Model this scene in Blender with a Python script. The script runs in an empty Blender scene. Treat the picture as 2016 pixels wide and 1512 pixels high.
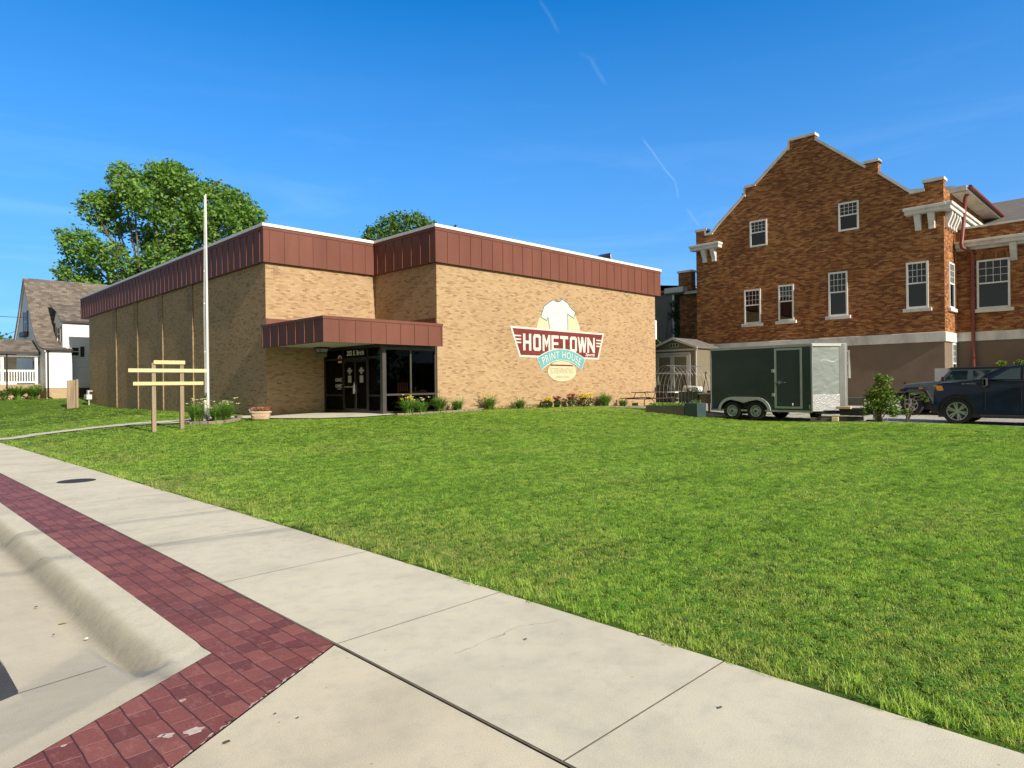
import bpy, math, random
import numpy as np
from mathutils import Vector, Matrix
S = bpy.context.scene
C = bpy.context.scene.collection
PI = math.pi
R = math.radians
random.seed(7)

# ---------------------------------------------------------------- camera
# world x runs along the shop's sunlit front wall, world y along its shaded side wall
CAM = Vector((-16.25, -20.51, 1.6))
HEAD = R(-44.8)
cam = bpy.data.cameras.new('camera')
cam_o = bpy.data.objects.new('camera', cam); C.objects.link(cam_o)
cam_o.matrix_world = Matrix.Translation(CAM) @ Matrix.Rotation(HEAD, 4, 'Z') @ Matrix.Rotation(R(90), 4, 'X') @ Matrix.Rotation(-0.0115, 4, 'Z')
cam.sensor_width = 36; cam.lens = 1310/2016*36
cam.clip_start = 0.05; cam.clip_end = 4000
S.camera = cam_o
S.render.resolution_x = 1024; S.render.resolution_y = 768

# ---------------------------------------------------------------- sky, sun, exposure
SUN_EL = R(31)
SUN_DIR = Vector((-0.035*math.cos(SUN_EL), -math.cos(SUN_EL), math.sin(SUN_EL))).normalized()
W = bpy.data.worlds.new('World'); S.world = W; W.use_nodes = True
wn = W.node_tree; wn.nodes.clear()
def N(nt, t, **k):
    n = nt.nodes.new(t)
    for a, b in k.items():
        setattr(n, a, b)
    return n
def mth(nt, op, a, b=None, c=None, clamp=False):
    n = nt.nodes.new('ShaderNodeMath'); n.operation = op; n.use_clamp = clamp
    for i, v in enumerate((a, b, c)):
        if v is None: continue
        if isinstance(v, (int, float)): n.inputs[i].default_value = v
        else: nt.links.new(v, n.inputs[i])
    return n.outputs[0]
def ramp(nt, fac, stops, interp='LINEAR'):
    n = nt.nodes.new('ShaderNodeValToRGB'); n.color_ramp.interpolation = interp
    el = n.color_ramp.elements
    while len(el) > 1: el.remove(el[-1])
    el[0].position = stops[0][0]; el[0].color = (*stops[0][1], 1) if len(stops[0][1]) == 3 else stops[0][1]
    for p, c in stops[1:]:
        e = el.new(p); e.color = (*c, 1)
    nt.links.new(fac, n.inputs[0])
    return n.outputs[0]
def mixc(nt, fac, a, b, mode='MIX'):
    n = nt.nodes.new('ShaderNodeMix'); n.data_type = 'RGBA'; n.blend_type = mode
    for i, v in ((0, fac), (6, a), (7, b)):
        if isinstance(v, (int, float)): n.inputs[i].default_value = v
        elif isinstance(v, tuple): n.inputs[i].default_value = (*v, 1)
        else: nt.links.new(v, n.inputs[i])
    return n.outputs[2]
sky = N(wn, 'ShaderNodeTexSky', sky_type='NISHITA', sun_disc=False)
sky.sun_elevation = SUN_EL
sky.sun_rotation = math.atan2(SUN_DIR.x, SUN_DIR.y)
sky.altitude = 300; sky.air_density = 1.0; sky.dust_density = 0.25; sky.ozone_density = 3.0
# look a little higher into the sky model than the true direction: clear summer air without the pale ground haze
_tc = N(wn, 'ShaderNodeTexCoord'); _sp = N(wn, 'ShaderNodeSeparateXYZ'); wn.links.new(_tc.outputs['Generated'], _sp.inputs[0])
_cb = N(wn, 'ShaderNodeCombineXYZ'); wn.links.new(_sp.outputs[0], _cb.inputs[0]); wn.links.new(_sp.outputs[1], _cb.inputs[1])
wn.links.new(mth(wn, 'ADD', mth(wn, 'MULTIPLY', mth(wn, 'MAXIMUM', _sp.outputs[2], -.05), 1.0), .12), _cb.inputs[2]); wn.links.new(_cb.outputs[0], sky.inputs['Vector'])
hs = N(wn, 'ShaderNodeHueSaturation'); wn.links.new(sky.outputs[0], hs.inputs['Color'])
hs.inputs['Saturation'].default_value = 1.38; hs.inputs['Hue'].default_value = 0.5
tc = N(wn, 'ShaderNodeTexCoord')
sepw = N(wn, 'ShaderNodeSeparateXYZ'); wn.links.new(tc.outputs['Generated'], sepw.inputs[0])
# thin cirrus: noise stretched along the horizon, only in the lower sky
mp = N(wn, 'ShaderNodeMapping'); mp.inputs['Scale'].default_value = (1.3, 1.3, 9.0); mp.inputs['Rotation'].default_value = (0.12, 0.05, 0)
wn.links.new(tc.outputs['Generated'], mp.inputs[0])
nz = N(wn, 'ShaderNodeTexNoise'); nz.inputs['Scale'].default_value = 1.9; nz.inputs['Detail'].default_value = 7; nz.inputs['Roughness'].default_value = .58; nz.inputs['Distortion'].default_value = .7
wn.links.new(mp.outputs[0], nz.inputs['Vector'])
cl = mth(wn, 'SMOOTH_MIN', mth(wn, 'MULTIPLY', mth(wn, 'SUBTRACT', nz.outputs[0], 0.50), 3.2, clamp=True), 1.0, 0.1)
low = mth(wn, 'MULTIPLY', mth(wn, 'SUBTRACT', 0.42, sepw.outputs[2]), 3.0, clamp=True)
cloud = mth(wn, 'MULTIPLY', mth(wn, 'MULTIPLY', cl, low), 0.12)
# the old contrail: short pieces of great circles, broken by noise
def raydir(px, py):
    x = (px-1008)/1310; y = (756-py)/1310; c, s = math.cos(.0115), math.sin(.0115)
    xr, yr = x*c+y*s, -x*s+y*c
    f = Vector((-math.sin(HEAD), math.cos(HEAD), 0)); r = Vector((math.cos(HEAD), math.sin(HEAD), 0))
    return (f + r*xr + Vector((0, 0, yr))).normalized()
def dot(v):
    n = N(wn, 'ShaderNodeVectorMath', operation='DOT_PRODUCT'); wn.links.new(tc.outputs['Generated'], n.inputs[0]); n.inputs[1].default_value = v
    return n.outputs['Value']
nc = N(wn, 'ShaderNodeTexNoise'); nc.inputs['Scale'].default_value = 22; nc.inputs['Detail'].default_value = 4
wn.links.new(tc.outputs['Generated'], nc.inputs['Vector'])
trail = None
for (p, q, w, st) in (((1062, 0), (1100, 62), .0035, .22), ((1140, 105), (1172, 118), .004, .12), ((1160, 112), (1192, 165), .0040, .25), ((1266, 275), (1330, 358), .0022, .62),
                      ((1329, 355), (1335, 392), .0022, .4), ((1352, 412), (1376, 448), .003, .42)):
    a, b = raydir(*p), raydir(*q); n_ = a.cross(b).normalized(); m_ = (a+b).normalized(); half = math.acos(max(-1, min(1, a.dot(b))))/2
    band = mth(wn, 'POWER', mth(wn, 'SUBTRACT', 1.0, mth(wn, 'DIVIDE', mth(wn, 'ABSOLUTE', mth(wn, 'ADD', dot(n_), mth(wn, 'MULTIPLY', mth(wn, 'SUBTRACT', nc.outputs[0], .5), .006))), w*1.3), clamp=True), 1.6)
    along = mth(wn, 'MULTIPLY', mth(wn, 'SUBTRACT', dot(m_), math.cos(half*1.15)), 1/(1-math.cos(half*1.15))*1.6, clamp=True)
    t = mth(wn, 'MULTIPLY', mth(wn, 'MULTIPLY', band, along), st*.13)
    trail = t if trail is None else mth(wn, 'MAXIMUM', trail, t)
cover = mth(wn, 'MAXIMUM', cloud, trail)
# unseen sky behind the camera, paled and warmed to take blue off the shade
hs2 = N(wn, 'ShaderNodeHueSaturation'); wn.links.new(sky.outputs[0], hs2.inputs['Color']); hs2.inputs['Saturation'].default_value = .30
pale = mixc(wn, 1.0, hs2.outputs[0], (.60, .57, .46), 'MULTIPLY')
back = mth(wn, 'MULTIPLY', mth(wn, 'ADD', dot((-.76, -.64, .12)), .30), 1.5, clamp=True)
deep = mixc(wn, 1.0, hs.outputs[0], (1.22, 1.12, 1.18), 'MULTIPLY')
lowf = mth(wn, 'MULTIPLY', mth(wn, 'SUBTRACT', .50, sepw.outputs[2]), 1.35, clamp=True)
deep = mixc(wn, lowf, deep, (.95, 2.15, 3.95))
skyc = mixc(wn, back, deep, pale)
col = mixc(wn, cover, skyc, (6.4, 7.6, 9.4))
bg = N(wn, 'ShaderNodeBackground'); bg.inputs['Strength'].default_value = 0.15
wn.links.new(col, bg.inputs['Color'])
wo = N(wn, 'ShaderNodeOutputWorld'); wn.links.new(bg.outputs[0], wo.inputs[0])

sun = bpy.data.lights.new('sun', 'SUN'); sun.energy = 4.6; sun.angle = R(.53); sun.color = (1.0, 0.90, 0.76)
sun_o = bpy.data.objects.new('sun', sun); C.objects.link(sun_o)
sun_o.rotation_euler = SUN_DIR.to_track_quat('Z', 'Y').to_euler(); sun_o.location = (-16, -60, 40)
S.view_settings.view_transform = 'Standard'; S.view_settings.look = 'None'
S.view_settings.exposure = 0.62; S.view_settings.gamma = 1; S.view_settings.use_curve_mapping = False

# ---------------------------------------------------------------- materials
MATS = {}
def pos_vec(nt):
    return nt.nodes.new('ShaderNodeNewGeometry').outputs['Position']
def noise(nt, vec, scale, detail=4, rough=.55, dist=0, stretch=None):
    if stretch:
        m = nt.nodes.new('ShaderNodeMapping'); m.inputs['Scale'].default_value = stretch; nt.links.new(vec, m.inputs[0]); vec = m.outputs[0]
    n = nt.nodes.new('ShaderNodeTexNoise'); n.inputs['Scale'].default_value = scale; n.inputs['Detail'].default_value = detail
    n.inputs['Roughness'].default_value = rough; n.inputs['Distortion'].default_value = dist
    nt.links.new(vec, n.inputs['Vector']); return n.outputs[0]
def newmat(name):
    m = bpy.data.materials.new(name); m.use_nodes = True; nt = m.node_tree; nt.nodes.clear()
    b = nt.nodes.new('ShaderNodeBsdfPrincipled'); o = nt.nodes.new('ShaderNodeOutputMaterial'); nt.links.new(b.outputs[0], o.inputs[0])
    MATS[name] = m
    return m, nt, b, o
def bump(nt, b, h, strength=.3, dist=.01):
    n = nt.nodes.new('ShaderNodeBump'); n.inputs['Strength'].default_value = strength; n.inputs['Distance'].default_value = dist
    nt.links.new(h, n.inputs['Height']); nt.links.new(n.outputs[0], b.inputs['Normal'])
def pm(name, c1, c2=None, scale=3, rough=.6, metal=0, bmp=0, bscale=60, stretch=None, coat=0, spec=.5, c3=None, fine=0, trans=0):
    m, nt, b, o = newmat(name)
    v = pos_vec(nt)
    if c2 is None: c2 = tuple(x*.86 for x in c1)
    f = noise(nt, v, scale, 6, .6, .4, stretch)
    stops = [(.32, c2), (.68, c1)] if c3 is None else [(.3, c2), (.5, c1), (.72, c3)]
    col = ramp(nt, f, stops)
    if fine:
        f2 = noise(nt, v, scale*23, 3, .7, 0, stretch)
        col = mixc(nt, 1.0, col, ramp(nt, f2, [(.3, (1-fine,)*3), (.7, (1+fine*.5,)*3)]), 'MULTIPLY')
    nt.links.new(col, b.inputs['Base Color'])
    b.inputs['Roughness'].default_value = rough; b.inputs['Metallic'].default_value = metal
    b.inputs['Coat Weight'].default_value = coat; b.inputs['Specular IOR Level'].default_value = spec
    if coat: b.inputs['Coat Roughness'].default_value = .06
    if bmp: bump(nt, b, noise(nt, v, bscale, 5, .6), bmp, .01)
    return m
def wallvec(nt):
    g = nt.nodes.new('ShaderNodeNewGeometry')
    s = nt.nodes.new('ShaderNodeSeparateXYZ'); nt.links.new(g.outputs['Position'], s.inputs[0])
    sn = nt.nodes.new('ShaderNodeSeparateXYZ'); nt.links.new(g.outputs['True Normal'], sn.inputs[0])
    k = mth(nt, 'GREATER_THAN', mth(nt, 'ABSOLUTE', sn.outputs[0]), .7)
    u = mth(nt, 'ADD', mth(nt, 'MULTIPLY', s.outputs[1], k), mth(nt, 'MULTIPLY', s.outputs[0], mth(nt, 'SUBTRACT', 1, k)))
    cb = nt.nodes.new('ShaderNodeCombineXYZ'); nt.links.new(u, cb.inputs[0]); nt.links.new(s.outputs[2], cb.inputs[1])
    return cb.outputs[0], s, u
def brick_mat(name, stops, mortar, bw=.203, bh=.0677, mo=.010, patch=.25, fadejoint=1.0, hue=None, rough=.85):
    m, nt, b, o = newmat(name)
    v, s, u = wallvec(nt)
    br = nt.nodes.new('ShaderNodeTexBrick'); nt.links.new(v, br.inputs['Vector'])
    br.inputs['Color1'].default_value = (0, 0, 0, 1); br.inputs['Color2'].default_value = (1, 1, 1, 1); br.inputs['Mortar'].default_value = (.5, .5, .5, 1)
    br.inputs['Scale'].default_value = 1; br.inputs['Mortar Size'].default_value = mo/2; br.inputs['Mortar Smooth'].default_value = .3
    br.inputs['Bias'].default_value = 0; br.inputs['Brick Width'].default_value = bw; br.inputs['Row Height'].default_value = bh
    # irregular batches: add a streaky noise to the per-brick value
    nzv = noise(nt, v, 1.1, 5, .75, 0, (1, 4.5, 1))
    val = mth(nt, 'ADD', mth(nt, 'MULTIPLY', br.outputs['Color'], 1-patch), mth(nt, 'MULTIPLY', mth(nt, 'SUBTRACT', mth(nt, 'MULTIPLY', nzv, 3.2), 1.1), patch), clamp=True)
    colr = ramp(nt, val, stops)
    big = noise(nt, v, .35, 4, .6)
    colr = mixc(nt, 1.0, colr, ramp(nt, big, [(.3, (.90, .89, .88)), (.7, (1.06, 1.05, 1.03))]), 'MULTIPLY')
    fn = noise(nt, v, 45, 3, .7)
    colr = mixc(nt, 1.0, colr, ramp(nt, fn, [(.3, (.86,)*3), (.7, (1.1,)*3)]), 'MULTIPLY')
    out = mixc(nt, mth(nt, 'MULTIPLY', br.outputs['Fac'], fadejoint), colr, mortar)
    nt.links.new(out, b.inputs['Base Color'])
    b.inputs['Roughness'].default_value = rough; b.inputs['Specular IOR Level'].default_value = .25
    h = mth(nt, 'ADD', mth(nt, 'MULTIPLY', mth(nt, 'SUBTRACT', 1, br.outputs['Fac']), .8), mth(nt, 'MULTIPLY', fn, .35))
    bump(nt, b, h, .55, .006)
    return m

def lam(name, base, vein=None, rough=.55, trans=.35, var=.35):
    """leaf: diffuse with light through it, varied per place and per instance"""
    m, nt, b, o = newmat(name)
    v = pos_vec(nt)
    f = noise(nt, v, 1.1, 3); g = noise(nt, v, 19, 2)
    c1 = tuple(min(1, x*(1+var)) for x in base); c2 = tuple(x*(1-var) for x in base)
    if vein: c1 = vein
    col = ramp(nt, mth(nt, 'ADD', mth(nt, 'MULTIPLY', f, .5), mth(nt, 'MULTIPLY', g, .5)), [(.34, c2), (.5, base), (.66, c1)])
    nt.links.new(col, b.inputs['Base Color']); b.inputs['Roughness'].default_value = rough; b.inputs['Specular IOR Level'].default_value = .35
    t = nt.nodes.new('ShaderNodeBsdfTranslucent'); nt.links.new(mixc(nt, 1.0, col, (1.3, 1.45, .55), 'MULTIPLY'), t.inputs['Color'])
    mx = nt.nodes.new('ShaderNodeMixShader'); mx.inputs[0].default_value = trans
    nt.links.new(b.outputs[0], mx.inputs[1]); nt.links.new(t.outputs[0], mx.inputs[2]); nt.links.new(mx.outputs[0], o.inputs[0])
    return m

# ---------------------------------------------------------------- mesh building
class MB:
    def __init__(s): s.v = []; s.f = []; s.mi = []; s.cur = 0
    def add(s, vs, fs):
        n = len(s.v); s.v += [tuple(p) for p in vs]; s.f += [tuple(i+n for i in f) for f in fs]; s.mi += [s.cur]*len(fs); return s
    def box(s, x0, x1, y0, y1, z0, z1):
        if x0 > x1: x0, x1 = x1, x0
        if y0 > y1: y0, y1 = y1, y0
        if z0 > z1: z0, z1 = z1, z0
        return s.add([(x0,y0,z0),(x1,y0,z0),(x1,y1,z0),(x0,y1,z0),(x0,y0,z1),(x1,y0,z1),(x1,y1,z1),(x0,y1,z1)],
                     [(0,3,2,1),(4,5,6,7),(0,1,5,4),(1,2,6,5),(2,3,7,6),(3,0,4,7)])
    def obox(s, c, size, rz=0, rx=0, ry=0):
        M = Matrix.Translation(c) @ Matrix.Rotation(rz, 4, 'Z') @ Matrix.Rotation(ry, 4, 'Y') @ Matrix.Rotation(rx, 4, 'X')
        a, b, d = size[0]/2, size[1]/2, size[2]/2
        vs = [M @ Vector(p) for p in ((-a,-b,-d),(a,-b,-d),(a,b,-d),(-a,b,-d),(-a,-b,d),(a,-b,d),(a,b,d),(-a,b,d))]
        return s.add(vs, [(0,3,2,1),(4,5,6,7),(0,1,5,4),(1,2,6,5),(2,3,7,6),(3,0,4,7)])
    def beam(s, p, q, w, h=None, up=(0,0,1)):
        """square bar from p to q"""
        h = h or w; p, q = Vector(p), Vector(q); d = (q-p).normalized(); u = Vector(up)
        if abs(d.dot(u)) > .95: u = Vector((1, 0, 0))
        r = d.cross(u).normalized(); u = r.cross(d).normalized()
        vs = []
        for e in (p, q):
            for a, b in ((-1,-1),(1,-1),(1,1),(-1,1)): vs.append(e + r*(a*w/2) + u*(b*h/2))
        return s.add(vs, [(3,2,1,0),(4,5,6,7),(0,1,5,4),(1,2,6,5),(2,3,7,6),(3,0,4,7)])
    def prism(s, pts, axis, lo, hi):
        """extrude polygon: axis 'x' -> pts are (y,z); 'y' -> (x,z); 'z' -> (x,y)"""
        n = len(pts)
        def mk(p, t):
            return (t, p[0], p[1]) if axis == 'x' else (p[0], t, p[1]) if axis == 'y' else (p[0], p[1], t)
        vs = [mk(p, lo) for p in pts] + [mk(p, hi) for p in pts]
        ar = sum(pts[i][0]*pts[(i+1)%n][1]-pts[(i+1)%n][0]*pts[i][1] for i in range(n))
        flip = (ar > 0) == (axis in ('x', 'z'))
        fs = [tuple(range(n)), tuple(range(2*n-1, n-1, -1))] + [(i, i+n, (i+1)%n+n, (i+1)%n) for i in range(n)]
        if flip: fs = [tuple(reversed(f)) for f in fs]
        return s.add(vs, fs)
    def tube(s, pts, r, n=8, caps=True):
        pts = [Vector(p) for p in pts]; rs = r if isinstance(r, (list, tuple)) else [r]*len(pts)
        base = len(s.v); vs = []; up = None
        for i, p in enumerate(pts):
            d = (pts[min(i+1, len(pts)-1)] - pts[max(i-1, 0)]).normalized()
            if up is None:
                up = Vector((0, 0, 1)) if abs(d.z) < .9 else Vector((1, 0, 0))
            x = d.cross(up)
            if x.length < 1e-4: x = d.cross(Vector((0, 1, .1)))
            x.normalize(); up = x.cross(d).normalized()
            for k in range(n):
                a = 2*PI*k/n; vs.append(p + (x*math.cos(a) + up*math.sin(a))*rs[i])
        fs = []
        for i in range(len(pts)-1):
            for k in range(n):
                fs.append((i*n+k, i*n+(k+1)%n, (i+1)*n+(k+1)%n, (i+1)*n+k))
        if caps: fs += [tuple(range(n-1, -1, -1)), tuple((len(pts)-1)*n+k for k in range(n))]
        return s.add(vs, fs)
    def lathe(s, prof, c, axis='z', n=20, closed=True):
        """prof: list of (r, t) along the axis"""
        vs = []
        for r_, t in prof:
            for k in range(n):
                a = 2*PI*k/n; u, w = r_*math.cos(a), r_*math.sin(a)
                vs.append((c[0]+u, c[1]+w, c[2]+t) if axis == 'z' else (c[0]+t, c[1]+u, c[2]+w) if axis == 'x' else (c[0]+u, c[1]+t, c[2]+w))
        fs = [(i*n+k, i*n+(k+1)%n, (i+1)*n+(k+1)%n, (i+1)*n+k) for i in range(len(prof)-1) for k in range(n)]
        if closed: fs += [tuple(range(n-1, -1, -1)), tuple((len(prof)-1)*n+k for k in range(n))]
        return s.add(vs, fs)
    def quad(s, *p): return s.add(p, [tuple(range(len(p)))])
    def build(s, name, mat, parent=None, smooth=False, bev=0, seg=2, wn_=False):
        me = bpy.data.meshes.new(name)
        off = wloc(parent)
        me.from_pydata([(x-off[0], y-off[1], z-off[2]) for x, y, z in s.v], [], s.f)
        for m in (mat if isinstance(mat, (list, tuple)) else [mat]): me.materials.append(MATS[m] if isinstance(m, str) else m)
        if any(s.mi): me.polygons.foreach_set('material_index', s.mi)
        me.update()
        if smooth: me.polygons.foreach_set('use_smooth', [True]*len(me.polygons))
        o = bpy.data.objects.new(name, me); C.objects.link(o)
        if parent: o.parent = parent
        if bev:
            b = o.modifiers.new('bevel', 'BEVEL'); b.width = bev; b.segments = seg; b.limit_method = 'ANGLE'; b.angle_limit = R(35)
            b.harden_normals = False
        if smooth == 'auto':
            me.polygons.foreach_set('use_smooth', [True]*len(me.polygons)); me.set_sharp_from_angle(angle=R(38))
        return o
WL = {}
def wloc(o):
    v = Vector((0, 0, 0))
    while o is not None: v = v + o.location; o = o.parent
    return v
def tag(o, label=None, cat=None, group=None, kind=None):
    for k, v in (('label', label), ('category', cat), ('group', group), ('kind', kind)):
        if v: o[k] = v
    return o
def thing(name, label, cat, loc=(0,0,0), group=None):
    o = bpy.data.objects.new(name, None); C.objects.link(o); o.location = loc; o.empty_display_size = .2
    return tag(o, label, cat, group)
def kids(o): return [c for c in bpy.data.objects if c.parent == o]
def dup(root, loc, rz=0, sc=1, label=None):
    def cp(o, par):
        c = o.copy(); C.objects.link(c)
        if par is not None: c.parent = par
        for ch in kids(o): cp(ch, c)
        return c
    src = root; c = cp(src, None); c.location = loc; c.rotation_euler = (0, 0, rz); c.scale = (sc, sc, sc)
    if label: c['label'] = label
    return c
def text_mesh(txt, size=1, extrude=0, align='LEFT', shear=0, spacing=1, bold=0):
    cu = bpy.data.curves.new('t', 'FONT'); cu.body = txt; cu.size = size; cu.extrude = extrude; cu.align_x = align; cu.shear = shear; cu.space_character = spacing
    cu.offset = bold; cu.resolution_u = 3
    o = bpy.data.objects.new('t', cu); C.objects.link(o)
    bpy.context.view_layer.update()
    dg = bpy.context.evaluated_depsgraph_get(); me = bpy.data.meshes.new_from_object(o.evaluated_get(dg))
    vs = [v.co.copy() for v in me.vertices]; fs = [tuple(p.vertices) for p in me.polygons]
    bpy.data.objects.remove(o); bpy.data.curves.remove(cu); bpy.data.meshes.remove(me)
    return vs, fs
def add_text(mb, txt, fn, w=None, h=None, **k):
    """text fitted in a w x h box, each vertex mapped through fn(u, v)"""
    vs, fs = text_mesh(txt, **k)
    if not vs: return
    x0 = min(v.x for v in vs); x1 = max(v.x for v in vs); y0 = min(v.y for v in vs); y1 = max(v.y for v in vs)
    sx = (w/(x1-x0)) if w else 1; sy = (h/(y1-y0)) if h else sx
    mb.add([fn((v.x-x0)*sx, (v.y-y0)*sy) for v in vs], fs)
# ---------------------------------------------------------------- the lie of the land
def z_s(b): return 0.0 if b < -14 else -.008*(b+14)
_P = [(-12.7, b, z_s(b)) for b in (-45, -32, -26, -21, -18, -15, -12, -9, -6, -3, 0, 4, 8, 12, 17, 24, 32, 42, 60, 80)]
_P += [(0, -.3, .58), (5, -.3, .52), (10, -.3, .45), (15.3, -.2, .37), (-2.45, 0, .515), (-2.45, 4.2, .50), (-4.93, 4.3, .46), (-4.93, 10, .44), (-4.93, 16, .445), (-4.93, 22, .44), (-4.93, 31, .64),
       (-9.5, 2.4, .21), (-6.8, 4.2, .34), (-9.2, 6.2, .27), (7.3, -9, .15), (7.3, -11.5, .165), (6.9, -6.0, .36), (6.6, -4.9, .43), (6.4, -13.6, .26), (6.5, -16, .27), (8.6, -15.5, .15), (8.6, -18, .14), (12.4, -13.5, .22), (12.4, -17, .2),
       (18, -10, .5), (18, -3, .7), (20, 2, .75), (-6.5, 36, .93), (-12, 36, .7), (3, 45, 1.0), (20, 30, .9), (40, 10, .9), (60, -20, .6), (60, 60, 1.0), (20, -30, .2), (0, -30, .1), (40, -45, .2), (0, 80, 1.2), (60, 100, 1.2), (-4, -10, .17), (-8, -14, .09), (-8, -6, .13), (1, -15, .17), (2, -6, .36), (-4, -4, .34), (7, -22, .2), (13, -24, .2)]
_P = np.array(_P, float)
def _k(r): return np.where(r > 0, r*r*np.log(np.maximum(r, 1e-9)), 0)
_n = len(_P)
_A = np.zeros((_n+3, _n+3)); _d = np.hypot(_P[:, None, 0]-_P[None, :, 0], _P[:, None, 1]-_P[None, :, 1])
_A[:_n, :_n] = _k(_d) + np.eye(_n)*.4; _A[:_n, _n] = 1; _A[:_n, _n+1:] = _P[:, :2]; _A[_n, :_n] = 1; _A[_n+1:, :_n] = _P[:, :2].T
_wt = np.linalg.solve(_A, np.concatenate([_P[:, 2], np.zeros(3)]))
def gz_arr(x, y):
    x = np.asarray(x, float); y = np.asarray(y, float); out = np.full(x.shape, 0.0)
    for i in range(_n): out += _wt[i]*_k(np.hypot(x-_P[i, 0], y-_P[i, 1]))
    out += _wt[_n] + _wt[_n+1]*x + _wt[_n+2]*y
    # meet the pavement exactly
    edge = np.where(y < -14, 0.0, -.008*(y+14)); t = np.clip((x+12.72)/1.2, 0, 1); t = t*t*(3-2*t)
    out = np.clip(out, -.9, 1.6)
    return edge*(1-t) + out*t
def gz(x, y): return float(gz_arr(np.array([x]), np.array([y]))[0])

def grid_mesh(name, xs, ys, zf, mat, kind='structure', smooth=True):
    X, Y = np.meshgrid(xs, ys, indexing='ij'); Z = zf(X.ravel(), Y.ravel())
    v = np.stack([X.ravel(), Y.ravel(), Z], 1); ny = len(ys)
    f = [(i*ny+j, (i+1)*ny+j, (i+1)*ny+j+1, i*ny+j+1) for i in range(len(xs)-1) for j in range(ny-1)]
    me = bpy.data.meshes.new(name); me.from_pydata(v.tolist(), [], f); me.materials.append(MATS[mat]); me.update()
    if smooth: me.polygons.foreach_set('use_smooth', [True]*len(f))
    o = bpy.data.objects.new(name, me); C.objects.link(o)
    if kind: o['kind'] = kind
    return o

# lawn soil/thatch colour
m, nt, b, o = newmat('thatch')
v = pos_vec(nt)
f1 = noise(nt, v, .55, 5, .6, .4); f2 = noise(nt, v, 14, 4, .7); f3 = noise(nt, v, 90, 3, .7)
c = ramp(nt, mth(nt, 'ADD', mth(nt, 'MULTIPLY', f1, .5), mth(nt, 'MULTIPLY', f2, .5)), [(.34, (.05, .085, .014)), (.5, (.085, .16, .018)), (.66, (.14, .22, .03))])
c = mixc(nt, 1.0, c, ramp(nt, f3, [(.3, (.55,)*3), (.7, (1.25,)*3)]), 'MULTIPLY')
nt.links.new(c, b.inputs['Base Color']); b.inputs['Roughness'].default_value = .9; b.inputs['Specular IOR Level'].default_value = .1
bump(nt, b, mth(nt, 'ADD', f2, f3), .8, .03)
def axis(segs):
    out = []
    for a, b_, st in segs:
        out += list(np.arange(a, b_-1e-6, st))
    out.append(segs[-1][1]); return np.array(out)
lawn = grid_mesh('lawn', axis([(-12.72, -11.2, .3), (-11.2, 14, .5), (14, 40, 1.5), (40, 90, 5)]), axis([(-60, -25, 2.5), (-25, 12, .5), (12, 50, 1), (50, 130, 5)]), gz_arr, 'thatch')

pm('far_ground', (.10, .13, .045), (.07, .09, .03), scale=.05, rough=.95)
MB().quad((-900, -900, -.75), (900, -900, -.75), (900, 1500, -.75), (-900, 1500, -.75)).build('ground', 'far_ground')['kind'] = 'structure'

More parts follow.
